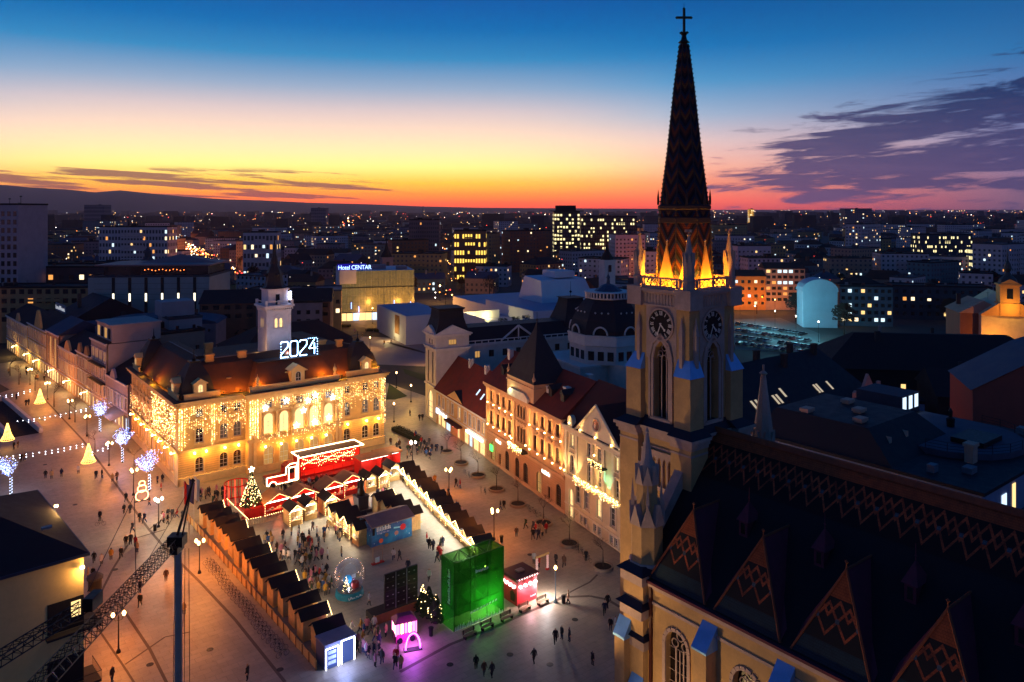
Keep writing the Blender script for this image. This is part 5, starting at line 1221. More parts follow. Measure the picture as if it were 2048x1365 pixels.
cv = bpy.data.curves.new('sign_text_curve', 'FONT'); cv.body = 'Hotel CENTAR'; cv.size = 2.9; cv.extrude = .08; cv.space_character = .95
cv.materials.append(glow('hotel_sign', (150, 180, 255), 4, True)); so_ = bpy.data.objects.new('text_source', cv); COL.objects.link(so_); dg_ = bpy.context.evaluated_depsgraph_get(); tme = bpy.data.meshes.new_from_object(so_.evaluated_get(dg_)); bpy.data.objects.remove(so_); so_ = obj('sign_lettering', tme)
so_.rotation_euler = (pi/2, 0, 0); so_.location = (-.6, -.2, 24.9); so_.parent = HT; so_.scale = (.88, 1, 1)
q = MB(); q.box(-.9, 12.6, -.1, .05, 24.62, 27.6); q.build('sign_board', glow('sign_blue_back', (10, 10, 190), .55), HT)
q = MB(); q.box(16, 23, 8, 14, 24.0, 26.2); q.box(28, 33, 4, 9, 24, 25.5); q.build('roof_plant', TW[1], HT)
lamp('hotel_shop_lamp', (10, -2.5, 3.6), 900, (255, 180, 130), .5, HT); lamp('hotel_shop_lamp', (27, -2.5, 3.6), 900, (255, 190, 120), .5, HT)
# --- theatre: white stepped halls
TH = thing('theatre', 'white modern theatre of stepped flat roofed halls and sloped stage tower', 'theatre', rw(0, 0), RA)
WH = M('theatre_white', (206, 200, 208), .8, .06, .2); WR = M('theatre_roof', (150, 146, 172), .6, .12, .15)
for nm, (x0, x1, y0, y1, z) in (('foyer_hall', (47, 69, 104, 142, 10)), ('main_hall', (69, 112, 108, 152, 14.5)), ('street_hall', (28, 47, 138, 178, 11.5)), ('rear_hall', (69, 150, 152, 190, 12)), ('side_hall', (112, 150, 100, 152, 9))):
    b = MB(); b.box(x0, x1, y0, y1, 0, z); o = b.build(nm, WH, TH); q = MB(); q.box(x0+.5, x1-.5, y0+.5, y1-.5, z, z+.12); q.build('flat_roof', WR, o)
b = MB(); b.add([(84, 128, 14.5), (110, 128, 14.5), (110, 150, 14.5), (84, 150, 14.5), (86, 133, 23.5), (108, 133, 23.5), (108, 148, 24.5), (86, 148, 24.5)], [(0, 1, 5, 4), (1, 2, 6, 5), (2, 3, 7, 6), (3, 0, 4, 7), (4, 5, 6, 7)]); b.build('stage_tower', WH, TH)
b = MB(); b.box(94, 104, 135, 146, 24.2, 27); b.build('fly_loft', WH, TH)
b = MB(); b.box(47.4, 47.8, 106, 128, 10.1, 13.2); b.box(47.8, 64, 127.6, 128, 10.1, 13.2); b.build('terrace_wall', WH, TH)
lamp('terrace_lamp', (51, 124, 11.3), 700, (255, 240, 150), .4, TH); lamp('terrace_lamp', (58, 125.5, 11.3), 500, (255, 240, 150), .4, TH)
q = MB(); q.box(51, 51.4, 125, 125.4, 10.1, 11.2); q.build('terrace_lamp_post', HOT, TH)
for (x, y) in ((55, 106), (61, 107), (66.5, 109)):
    pt = thing('roof_planter', 'white tub planter with dark shrub on the theatre terrace', 'planter', rw(x, y, 10.12), 0, 'planters on the theatre terrace'); q = MB(); q.lathe([(1.1, 0), (1.5, 1.5), (1.3, 1.5)], 12); q.build('tub', WH, pt)
    q = MB()
    for _ in range(160):
        a, b_, c = rnd.uniform(0, 2*pi), rnd.random()**.5*1.7, rnd.uniform(1.3, 2.9); X, Y = b_*cos(a), b_*sin(a); s = .22; q.quad((X-s, Y, c), (X+s, Y+s*.5, c+.1), (X+s*.4, Y+s, c+s))
    q.build('foliage', M('shrub_leaf', (36, 46, 28), .8, .3, 2), pt)
q = MB(); q.box(27.9, 28.0, 146, 152, 3, 10.5); q.build('poster', M('poster_print', (160, 110, 70), .6, .5, .3), TH); lamp('street_hall_lamp', (24, 150, 3), 500, (255, 232, 150), .4, TH)
t = bldg('pavilion_cafe', 'low flat white cafe pavilion with blue lit underside by the lawn', 'pavilion', rw(24, 78), RA, 16, 14, 4.2, PALE, 'flat', 0, TR[3], (6, 1, 2.2, 2.4, .6, 3), 'fl', .9, True, litm=PCOOL)
# --- town beyond on the north side
t = bldg('arched_gable_house', 'large blank bluish wall with rounded top on a teal apartment house', 'house', depth_pt(1606, 345), radians(-8), 15, 12, 16.4, M('blank_blue_wall', (168, 186, 196), .85, .08, .2), 'barrel', 5.6, MATS['blank_blue_wall'], None)
bldg('teal_flats', 'teal apartment house with lit windows next to the blank arched wall', 'apartment house', depth_pt(1680, 350), radians(-8), 23, 12, 18, TW[4], 'flat', 0, TR[0], (8, 5, 1.6, 1.6, 2.2, 3.3), 'f', .3, True)
bldg('teal_flats', 'dark teal flats behind the long black shed with few lights', 'apartment house', depth_pt(1785, 372), radians(-12), 44, 14, 16, M('dark_teal', (52, 66, 76), .9, .15, .3), 'flat', 0, TR[0], (12, 4, 1.6, 1.7, 2, 3.6), 'f', .1)
bldg('tan_flats', 'tan five storey apartment block with lit shop floor by the car park', 'apartment house', depth_pt(1531, 405), radians(-4), 20.6, 14, 22, TW[0], 'gable', 3, TR[0], (7, 6, 2, 1.6, 4.8, 3.0), 'f', .28, True)
t = bldg('orange_flats', 'orange lit four storey house beside the tan apartment block', 'apartment house', depth_pt(1440, 405), radians(-3), 24, 13, 18, M('ochre_flat', (176, 120, 60), .9, .15, .3), 'gable', 3, TR[0], (7, 4, 1.5, 1.5, 3, 3.8), 'f', .25, True)
for x in (3, 10, 17, 24, 31):
    lamp('street_lamp_light', (x, -7, 6), 700, (255, 150, 40), .3, t)
bldg('gabled_hall', 'dark hall with pale triangular gable near the golden church tower', 'hall', depth_pt(1920, 270), radians(-14), 15, 16, 17, TW[3], 'gable', 4.5, TW[0], None, ridge='y')
BC = thing('baroque_church', 'small baroque church with golden lit belfry and onion spire', 'church', depth_pt(2016, 262)+(0,), radians(-20))
q = MB(); q.box(-8, 9, 0, 30, 0, 17); q.ext([(-8.3, 17), (9.3, 17), (.5, 23.5)], 'y', -.1, 30); q.build('nave', GP, BC)
q = MB(); q.box(-2.6, 3.2, -1.2, 4.6, 17, 27.4); q.box(-3, 3.6, -1.6, 5, 27.4, 28); q.box(-3, 3.6, -1.6, 5, 21, 21.4); q.ext([(-3, 28), (3.6, 28), (.3, 29.8)], 'y', -1.5, -1); q.build('belfry', GAB, BC)
q = MB(); q.lathe([(3.2, 28), (2.6, 29.6), (1.2, 31), (.7, 32), (1.3, 33.2), (1.0, 34.6), (.3, 36), (.08, 39), (.02, 41)], 10, (.3, 1.7, 0)); q.build('onion_spire', M('copper_dark', (70, 66, 60), .5, .2, 1), BC)
q = MB(); q.box(-.6, 1.2, -1.3, -1.18, 23, 26.4); q.build('bell_opening', PANE, BC)
q = MB(); q.ext([(-8.6, 17), (9.6, 17), (.5, 23.8)], 'y', -.9, -.2); q.build('front_gable', GAB, BC)
lamp('church_floodlight', (.4, -5, 20), 600, (255, 190, 80), .3, BC); lamp('church_floodlight', (-5, -6, 9), 1400, (255, 160, 50), .3, BC)
# black shed, market hall and the near roofs across the lane behind the church
t = bldg('long_black_shed', 'long black roofed shed with bright blue edge wall beyond the lane', 'shed', depth_pt(1650, 205), radians(-8), 62, 24, 11, M('soot_wall', (34, 30, 34), .9, .2, .3), 'hip', 8, TR[0], (14, 1, 1.2, 2.2, 5, 3), 'f', .12)
bldg('low_shed', 'low shed with bright blue metal roof edge and lit orange end', 'shed', depth_pt(1650, 186), radians(-16), 22, 6, 7.6, M('blue_fascia', (70, 120, 160), .6, .2, .4), 'flat', 0, TR[0])
bldg('pink_house', 'flat roofed house with red end wall among the dark roofs', 'house', depth_pt(1516, 150), A38, 18, 12, 14.5, M('red_wall', (150, 60, 56), .85, .15, .5), 'flat', 0, TR[0])
LG = thing('school_house', 'large house with vast black roof, small skylights and orange eaves', 'house', (39.8, 145, -2.2), A38)
b = MB(); b.box(-4, 40, -9, 7, 0, 16.2); b.build('wall', M('school_wall', (196, 130, 92), .85, .14, .5), LG)
b = MB(); b.add([(-5, -10, 16.2), (41, -10, 16.2), (41, 8, 16.2), (-5, 8, 16.2), (-3, 1, 25.5), (36, 1, 25.5)], [(0, 1, 5, 4), (2, 3, 4, 5), (1, 2, 5), (3, 0, 4), (3, 2, 1, 0)]); b.build('roof', SLATE, LG)
b = MB(); b.box(-5.2, 41.2, -10.3, -9.8, 15.9, 16.5); b.build('eaves', MATS['school_wall'], LG)
for x in (2, 3.4, 9, 10.2, 12.6, 23.5, 24.5, 28.5):
    q = MB(); zz = lambda y: 16.2+(y+10)/11*9.3; y = -6.2 if x != 12.6 else -5.4
    q.add([(x-.35, y-.8, zz(y-.8)+.12), (x+.35, y-.8, zz(y-.8)+.12), (x+.35, y+.8, zz(y+.8)+.12), (x-.35, y+.8, zz(y+.8)+.12)], [(0, 1, 2, 3)]); q.build('skylight', M('skylight_glow', (220, 205, 180), .3, 0, emit=(255, 228, 180), es=.5, light=False), LG)
for x in (5, 20, 34):  # lamps added in the court to light the eaves
    q = MB(); q.octa((x, -12.2, 13.4), .2); q.box(x-.03, x+.03, -12.2, -9, 13.5, 13.56); q.build('added_court_lamp', HOT, LG); lamp('added_court_light', (x, -12.6, 13.2), 130, (255, 140, 70), .2, LG)
for (x, y, z) in ((-1, -2, 23), (6, 2, 25.5), (14, 1.5, 25.5), (20, -1, 24.5), (27, 2, 25.5), (33, 0, 25)):
    q = MB(); q.box(x-.6, x+.6, y-.45, y+.45, z-2, z+1.6); q.box(x-.7, x+.7, y-.55, y+.55, z+1.6, z+1.8); q.build('chimney', M('soot_brick', (84, 56, 48), .9, .25, 1), LG)
for i in range(22):
    q = MB(); q.box(-5+i*2.1, -4.9+i*2.1, -10.1, -9.95, 16.3, 16.75); q.build('snow_guard', MATS['dark_sheet'], LG)
b = MB(); b.ext([(30.5, 16.4), (41.2, 16.4), (41.2, 19.4), (40.4, 19.4), (40.1, 18.2), (38.6, 18.2), (36, 21.6), (33.4, 18.0), (31.8, 18.0), (31.2, 18.8), (30.5, 18.4)], 'y', -10.6, -10); b.build('ornate_parapet', M('parapet_pink', (186, 150, 136), .85, .15, .6), LG)
BW = thing('end_house', 'brown red windowless end wall with downpipe and bluish roof edge', 'house', (77.8, 128, 0), radians(-18))
b = MB(); b.ext([(0, 0), (26, 0), (26, 36), (10, 29.5), (0, 23.4)], 'y', 0, 16); b.build('wall', M('brown_red_wall', (150, 74, 62), .9, .14, .4), BW)
b = MB(); b.tube((9.5, -.2, 0), (9.5, -.2, 29.2), .16); b.build('downpipe', M('pipe_light', (170, 130, 100), .5, .1, 1), BW)
b = MB(); b.add([(-.4, -.4, 23.4), (10, -.4, 29.7), (26.3, -.4, 36.3), (26.3, 16, 36.3), (10, 16, 29.7), (-.4, 16, 23.4)], [(0, 1, 4, 5), (1, 2, 3, 4)]); b.build('roof', TR[2], BW)
# the terrace house just beyond the nave
TC = thing('terrace_house', 'dark flat roofed house with rounded rooftop terrace, railing and lit windows', 'house', (47, 98, 0), A38)
b = MB(); b.box(-4, 26, -14, 16, 0, 22.0); b.build('wall', M('pale_blue_wall', (142, 146, 168), .85, .12, .4), TC)
b = MB(); b.box(-4.3, 26.3, -14.3, 16.3, 22.0, 22.4); b.build('roof_slab', SLATE, TC)
b = MB(); b.frus((-4, 14, -4, 16), 22.4, (-2, 11, 0, 13), 26); b.build('upper_roof', SLATE, TC)
n_ = [(14+9*cos(a), -4+8*sin(a)) for a in [pi+i*pi/10 for i in range(11)]]
b = MB(); b.ext(n_+[(23, 4), (5, 4)], 'z', 22.4, 23.2); b.build('terrace_slab', M('terrace_dark', (70, 76, 92), .8, .25, .6), TC)
b = MB()
for (x, y) in n_: b.tube((x, y, 23.2), (x, y, 24.3), .04, .04, 4)
for zz in (24.3, 23.9, 23.5): b.path([(x, y, zz) for x, y in n_], .03, 4)
b.build('railing', IRON, TC)
for (x, y, w_, h_, m_, rz_) in ((2, -14.05, 1.4, 2.4, PCOOL, 0), (5, -14.05, .9, 3.0, PWARM, 0), (12, -14.05, 1.2, 2.6, PDIM, 0), (16.5, -14.05, 1.6, 3.2, PANE, 0), (-4.05, 0, 1.6, 2, PANE, -pi/2)):
    q = wq_mesh(w_, h_, m_); obj('window', q, TC, (x, y, 18.4), rz_)
for (x, y) in ((0, 2), (4.5, 4.5), (8, 8), (-1, 9), (6, -9)):
    q = MB(); q.box(x-.7, x+.7, y-.5, y+.5, 22.4, 26.4 if y > 0 else 24.6); q.box(x-.85, x+.85, y-.65, y+.65, 26.2 if y > 0 else 24.4, 26.6 if y > 0 else 24.8); q.build('chimney', M('chimney_warm', (190, 150, 128), .85, .15, 1), TC)
b = MB(); b.box(20, 26, 6, 13, 22.4, 25.4); b.build('roof_cabin', M('cabin_dark', (60, 62, 74), .8, .2, .5), TC)
for (x, y, rz_) in ((21.0, 5.98, 0), (23.0, 5.98, 0), (24.9, 5.98, 0)): obj('cabin_window', wq_mesh(1.1, 2.0, PCOOL), TC, (x, y, 23.2), rz_)
for (x, y, w_, h_) in ((-2, -8, 1.2, .9), (1, -11, 1.6, .7), (9, 11, 2, 1.1), (16, 12, 1.4, .8), (24, -9, 1.5, .9), (-2, 14, 1.0, 1.3), (3, 14, .7, 1.6)):
    q = MB(); q.box(x, x+w_, y, y+w_*.7, 22.4, 22.4+h_); q.build('roof_unit', M('unit_grey', (110, 112, 120), .6, .2, 1), TC)
for k in range(3):
    q = MB(); q.tube((-3+k*8, 15.5, 22.4), (-3+k*8, 15.5, 25.6), .04); [q.tube((-3.5+k*8, 15.5, 24.6+.3*j), (-2.5+k*8, 15.5, 24.6+.3*j), .02, .02, 4) for j in range(4)]; q.build('aerial', IRON, TC)
for (x, y) in ((-2, -2), (2.5, -2)):
    q = MB(); q.ext([(0, 22.4), (2.2, 22.4), (2.2, 24.9)], 'y', y, y+1.6); q.build('slant_vent', MATS['chimney_warm'] if 'chimney_warm' in MATS else M('chimney_warm', (190, 150, 128), .85, .15, 1), TC, (x, 0, 0))
q = MB(); q.box(10, 16, -9, -5, 23.25, 23.9); q.lathe([(.5, 23.2), (.6, 24.4), (.25, 24.6), (.3, 25.4), (.1, 25.8)], 8, (17.5, -2, 0)); q.build('terrace_furniture', IRON, TC)
bldg('court_annex', 'low annex with bluish flat roof and slanting roof windows behind the church', 'house', (62, 70, 0), A38, 30, 26, 17.5, TW[0], 'flat', 0, TR[2])
t = bldg('dark_roof_house', 'dark low house with black roof between the lane and the end wall', 'house', (100, 178, 0), radians(-14), 40, 18, 10, MATS['soot_wall'], 'gable', 5, TR[0], (8, 1, 1.3, 1.8, 6, 3), 'f', .15)
# ---------------------------------------------------------------- the town out to the horizon
fr_ = random.Random(11)
def busy(X, Y):
    px = CXP+X/Y*FPX
    if Y < 250: return True
    if Y < 420 and px < 470: return True
    if Y < 470 and 620 < px < 1180: return True
    if Y < 430 and px > 1330: return True
    # street canyons running away from the square
    for (x0, y0, x1, y1, w) in ((-200, 540, -560, 1260, 20), (-40, 420, -120, 1300, 14), (95, 420, 130, 1500, 14)):
        if y0 < Y < y1 and abs(X-(x0+(x1-x0)*(Y-y0)/(y1-y0))) < w: return True
    return False
WN = {'wall_beige': 'beige', 'wall_grey': 'grey', 'wall_white': 'pale', 'wall_brick': 'brick', 'wall_teal': 'teal', 'wall_ochre': 'ochre'}; NW_ = ['no', 'one', 'two', 'three', 'four', 'five', 'six', 'seven', 'eight', 'nine', 'ten', 'eleven', 'twelve']
n_t = n_a = 0; placed = []
lab_t = ['small dim house with rust tiled roof among the far town roofs', 'small dim house with black roof among the far town roofs', 'low grey house with blue roof among the far town roofs']
lab_a = ['far flat roofed apartment block with scattered lit windows', 'far pale apartment slab with rows of lit windows']
Y = 262.0
while Y < 1500:
    X = -Y*.74+fr_.uniform(0, 12)
    while X < Y*.74:
        far = (Y-250)/1250
        if busy(X, Y): X += 10; continue
        w = fr_.uniform(11, 24)*(1+far*1.2); d = fr_.uniform(10, 16)*(1+far); rz = fr_.choice((A38, RA, radians(-8), radians(12), 0, radians(-25)))+fr_.uniform(-.1, .1)
        k = fr_.random(); wm = fr_.choice(TW)
        if k < .62 and n_t < 290:
            h = fr_.uniform(7, 12)+far*2; ri = fr_.choice((0, 0, 1, 1, 2)); n_t += 1
            rk = fr_.choice(('gable', 'gable', 'hip')); bldg('town_house', f"{'wide' if w > 26 else 'small'} {WN[wm.name]} house with {('black', 'rust', 'blue')[ri]} {'gabled' if rk == 'gable' else 'hipped'} roof in the far town", 'house', (X, Y), rz, w, d, h, wm, rk, fr_.uniform(3, 5.5), TR[ri], (int(w/2.8), 3, 1.3, 1.6, 1.6, 3.4), 'flr', .06, False, 'houses of the far town', fr_)
        elif n_a < 260:
            h = fr_.choice((13, 16, 18, 21))*(1+far*.35) if fr_.random() < .88 else fr_.uniform(26, 40); n_a += 1; li = fr_.random() < .5
            lf_ = fr_.choice((.04, .07, .14)); bldg('apartment_block', f"far {WN[(TW[2] if li else wm).name]} apartment block of {NW_[min(12, int(h/3.1))]} storeys with {'few' if lf_ < .05 else 'some' if lf_ < .1 else 'many'} lit windows", 'apartment block', (X, Y), rz, w*1.2, d, h, TW[2] if li else wm, 'flat', 0, fr_.choice((TR[0], TR[3])), (int(w/2.4), int(h/3.1), 1.3, 1.4, 1.6, 3.1), 'flr', lf_, False, 'apartment blocks of the far town', fr_)
        X += w*1.3+fr_.uniform(3, 16)*(1+far*1.5)
    Y += fr_.uniform(26, 34)*(1+(Y-250)/420)
tm_ = []
for k in range(3):
    q = MB(); rr = random.Random(90+k)
    for _ in range(420):
        a, e_, r_ = rr.uniform(0, 2*pi), rr.uniform(-.6, 1.4), rr.random()**.4; X_, Y_, Z_ = 3.2*r_*cos(a)*cos(e_), 3.2*r_*sin(a)*cos(e_), 6+3.6*r_*sin(e_); s_ = rr.uniform(.25, .6); q.quad((X_-s_, Y_, Z_), (X_+s_, Y_+s_*.6, Z_+.1), (X_+s_*.3, Y_+s_, Z_+s_*1.1))
    tr_m = MB(); tr_m.tube((0, 0, 0), (0, 0, 6), .25, .12, 5); tm_.append((q.data('crown', M('winter_crown', (44, 34, 30), .95, .3, .5)), tr_m.data('trunk', M('dark_bark', (48, 38, 34), .9, .2, 1))))
nt_ = 0
while nt_ < 190:
    Y_ = 265*(1100/265)**fr_.random(); X_ = fr_.uniform(-.72, .72)*Y_; px_ = CXP+X_/Y_*FPX
    if (Y_ < 400 and 600 < px_ < 1150) or (Y_ < 330 and px_ > 1440 and px_ < 1660): continue
    nt_ += 1; s_ = fr_.uniform(.8, 1.6)
    t = thing('town_tree', ('tall' if s_ > 1.2 else 'low')+' dark leafless tree between the roofs of the far town', 'tree', (X_, Y_, 0), fr_.uniform(0, 6), 'trees between the far roofs'); c_, k_ = tm_[nt_ % 3]; obj('crown', c_, t); obj('trunk', k_, t); t.scale = (s_, s_, s_)
# named landmarks on the skyline
def mark(name, label, cat, px0, px1, ytop, D, wm, lit, nx, nz, litm=None, dep=18, rz=0):
    x0, y0 = depth_pt(px0, D); w = (px1-px0)/FPX*D; h = zpx(ytop, D)
    return bldg(name, label, cat, (x0, y0), rz, w, dep, h, wm, 'flat', 0, TR[0], (nx, nz, w/nx*.62, h/nz*.5, h/nz*.3, h/nz*.97), 'flr', lit, False, None, fr_, litm)
GLT = glow('office_lit', (255, 236, 170), 1.7)
t = mark('office_tower', 'glass office tower with brightly lit storeys under overhanging roof', 'office tower', 1108, 1160, 424, 720, M('glass_dark', (40, 40, 46), .3, .1, .2), .62, 9, 13, GLT, 22)
q = MB(); h_ = zpx(424, 720); q.box(-3, 28, -3, 24, h_+.3, h_+1.2); q.box(2, 21, 2, 16, h_+1.2, h_+6); q.build('roof_canopy', TR[0], t)
mark('office_block', 'wide office block with lit top floors beside the glass tower', 'office block', 1162, 1274, 434, 760, MATS['glass_dark'], .34, 24, 11, GLT, 22)
mark('slab_block', 'dark wide apartment slab with pale end wall and faint storey bands', 'apartment block', 818, 878, 441, 640, M('slab_mauve', (110, 92, 98), .9, .1, .3), .04, 14, 12, None, 14)
q = MB(); x_, y_ = depth_pt(846, 648); q.tube((x_, y_, zpx(441, 648)), (x_, y_, zpx(412, 648)), .25, .1); tag(q.build('aerial_mast', IRON), 'thin aerial mast on the dark apartment slab', 'mast')
mark('yellow_window_block', 'office block with bright yellow window grid among dark roofs', 'office block', 908, 972, 463, 560, TW[3], .7, 12, 6, glow('yellow_lit', (255, 206, 90), 1.7), 16)
mark('far_high_rise', 'distant dark high rise on the northern skyline with rooftop mast', 'high rise', 1690, 1744, 418, 1500, TW[1], .1, 14, 14, None, 25)
mark('lit_office_slab', 'long dark office slab with one bright band of lit windows', 'office block', 1842, 1945, 470, 700, M('slab_dark', (60, 70, 80), .8, .1, .3), .3, 26, 7, GLT, 18)
mark('lit_school', 'small block with many pale lit windows under a dark roof', 'building', 1955, 1992, 497, 560, TW[4], .85, 8, 5, GLT, 14)
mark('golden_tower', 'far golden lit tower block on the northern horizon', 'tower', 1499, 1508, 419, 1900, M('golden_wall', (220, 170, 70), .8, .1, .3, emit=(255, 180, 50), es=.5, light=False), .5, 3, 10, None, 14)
mark('hill_block', 'squat dark twin block on the rise below the hills', 'building', 168, 208, 411, 1700, TW[1], .05, 10, 7, None, 30)
mark('white_balcony_block', 'white apartment block with long balconies in the old town', 'apartment block', 198, 335, 455, 560, TW[2], .12, 22, 8, None, 16)
mark('white_flats', 'white flats with lit bays behind the clock tower spire', 'apartment block', 486, 552, 466, 520, TW[2], .3, 9, 6, None, 14, radians(6))
mark('far_slab', 'lone far block standing on the plain before the hills', 'building', 622, 652, 417, 1800, TW[1], .03, 8, 7, None, 25)
for i, (px_, yt, D, s_) in enumerate(((500, 492, 300, 1.0), (258, 430, 700, 2.2), (773, 470, 480, 1.3), (1214, 470, 330, 1.0))):
    x_, y_ = depth_pt(px_, D); zt = zpx(yt, D)
    lb = ['slim dark church spire near the slit windowed block', 'broad dark dome with finial in the old town', 'grey stone church tower with pointed spire beyond the hotel', 'white baroque church tower with dark onion spire behind the theatre'][i]
    if i == 0: continue
    c_ = thing('church_tower', lb, 'church tower', (x_, y_, 0), .4); q = MB(); hb = zt-11*s_; q.box(-2.6*s_, 2.6*s_, -2.6*s_, 2.6*s_, 0, hb); q.box(-2.9*s_, 2.9*s_, -2.9*s_, 2.9*s_, hb-.5, hb+.2); q.build('shaft', [TW[3], TW[3], TW[1], TW[2]][i], c_)
    q = MB(); q.lathe([(3*s_, hb+.2), (2.2*s_, hb+2*s_), (.9*s_, hb+4*s_), (.8*s_, hb+5*s_), (.3*s_, hb+7*s_), (.04, zt)], 8); q.build('spire', TR[0], c_); q = MB(); q.box(-.7*s_, .7*s_, -2.65*s_, -2.5*s_, hb-5*s_, hb-2*s_); q.build('bell_opening', PANE, c_)
DO = thing('domed_church', 'round brick church with small white gables below a dark dome', 'church', depth_pt(296, 330)+(0,), 0)
q = MB(); q.lathe([(6.6, 0), (6.6, 22)], 16); q.lathe([(7, 0), (7, 9)], 4); q.build('drum', TW[3], DO); q = MB(); q.lathe([(6.8, 22), (6, 27), (3.4, 31), (1.4, 33), (1.4, 35.5), (.3, 37.5), (.05, 40)], 16); q.build('dome', TR[3], DO)
for k in range(10):
    a = 2*pi*k/10; q = MB(); q.ext([(-1.5, 22), (1.5, 22), (0, 25.2)], 'y', -6.95, -6.3); q.build('dome_gable', PALE, DO, (0, 0, 0), a)
# far roofs in one mass out to the plain, and the lights of streets and windows
m = MB(); Y = 1500.0
while Y < 8500:
    X = -Y*.72
    while X < Y*.72:
        w = fr_.uniform(18, 50)*(Y/1500)**.5; h = fr_.uniform(6, 15) if fr_.random() < .9 else fr_.uniform(22, 42)
        d = fr_.uniform(14, 30); dx_ = fr_.uniform(-10, 10)
        m.frus((X, X+w, Y+dx_, Y+dx_+d), 0, (X+1, X+w-1, Y+dx_+1, Y+dx_+d-1), h)
        X += w+fr_.uniform(8, 60)*(Y/1500)**.6
    Y *= 1.055
stuff(tag(m.build('far_town', M('far_roofs', (58, 52, 56), .9, .3, .01)), 'dim mass of small roofs stretching out to the plain', 'town'))
lm = [glow('far_light_warm', (255, 190, 110), 7), glow('far_light_white', (255, 240, 220), 8), glow('far_light_orange', (255, 140, 60), 6), glow('far_light_red', (255, 70, 60), 5)]
m = MB()
for _ in range(1500):
    D = 420*(18000/420)**fr_.random(); az_ = fr_.uniform(-.7, .7); z = fr_.uniform(5, 16) if D < 3000 else fr_.uniform(4, 24)
    m.octa((az_*D, D, z), D*.00036*fr_.choice((.6, .8, 1, 1, 1.5)), fr_.choice((0, 0, 0, 1, 1, 2, 3) if fr_.random() < .9 else (3,)))
for (x0, y0, x1, y1, n, jit) in ((-200, 540, -560, 1260, 380, 12), (-40, 420, -120, 1300, 70, 8), (95, 420, 130, 1500, 60, 8), (-330, 1500, -900, 4200, 60, 60), (60, 900, 900, 4000, 50, 90)):
    for i in range(n):
        t_ = fr_.random()**1.6; X, Y_ = x0+(x1-x0)*t_+fr_.uniform(-jit, jit), y0+(y1-y0)*t_; m.octa((X, Y_, fr_.uniform(3, 8)), Y_*.00065*fr_.uniform(.6, 1.5), fr_.choice((0, 2, 2, 2, 3, 1)))
stuff(tag(m.build('town_light', lm), 'countless small lights of the streets and windows of the far town', 'lights'))
for (x0, y0, x1, y1, n, col) in ((-200, 540, -560, 1260, 10, (255, 150, 60)), (-40, 420, -120, 1300, 6, (255, 180, 90)), (95, 420, 130, 1500, 6, (255, 130, 50))):
    for i in range(n):
        u = (i+.5)/n; u = u**1.5; t = thing('street_lamp', 'warm lamp over a street running away through the far town', 'lamp', (x0+(x1-x0)*u, y0+(y1-y0)*u, 0), 0, 'lamps of the far streets'); q = MB(); q.tube((0, 0, 0), (0, 0, 9), .12, .08, 5); q.build('post', IRON, t); q = MB(); q.octa((0, 0, 9.2), .5); q.build('globe', HOT, t); lamp('far_lamp_light', (0, 0, 9.9), 5200, col, .6, t)
# orange lane lamps glowing between the dark roofs
# ---------------------------------------------------------------- christmas market
def g2w(gx, gy): return (gx*UX[0]-gy*UX[1], gx*UX[1]+gy*UX[0])     # street grid of the square
def w2g(p): return (p[0]*UX[0]+p[1]*UX[1], -p[0]*UX[1]+p[1]*UX[0])
WOOD = M('stall_timber', (220, 176, 112), .8, .22, 1.2, bump=.2, bscale=14); WOOD2 = M('stall_timber_dark', (150, 100, 56), .8, .25, 1.2)
FELT = M('roof_felt', (40, 35, 35), .9, .3, 1.5); TSHEET = M('brown_roof', (170, 116, 74), .85, .25, 1)
WHT = glow('stall_white_lamp', (255, 250, 236), 9); COUNT = M('counter_goods', (190, 170, 150), .7, .5, 3)
STR = glow('string_bulb', (255, 214, 140), 14)
RED = M('red_panel', (178, 22, 16), .6, .15, 1); REDD = M('dark_red_panel', (120, 14, 16), .6, .15, 1)
_st = {}
def plank_wall(mb, x0, x1, y, z0, z1, n, th=.05, top=None):
    for i in range(n):
        a, b = x0+(x1-x0)*i/n+.012, x0+(x1-x0)*(i+1)/n-.012
        mb.box(a, b, y-th, y+(i % 2)*.008, z0, z1 if top is None else top((a+b)/2))
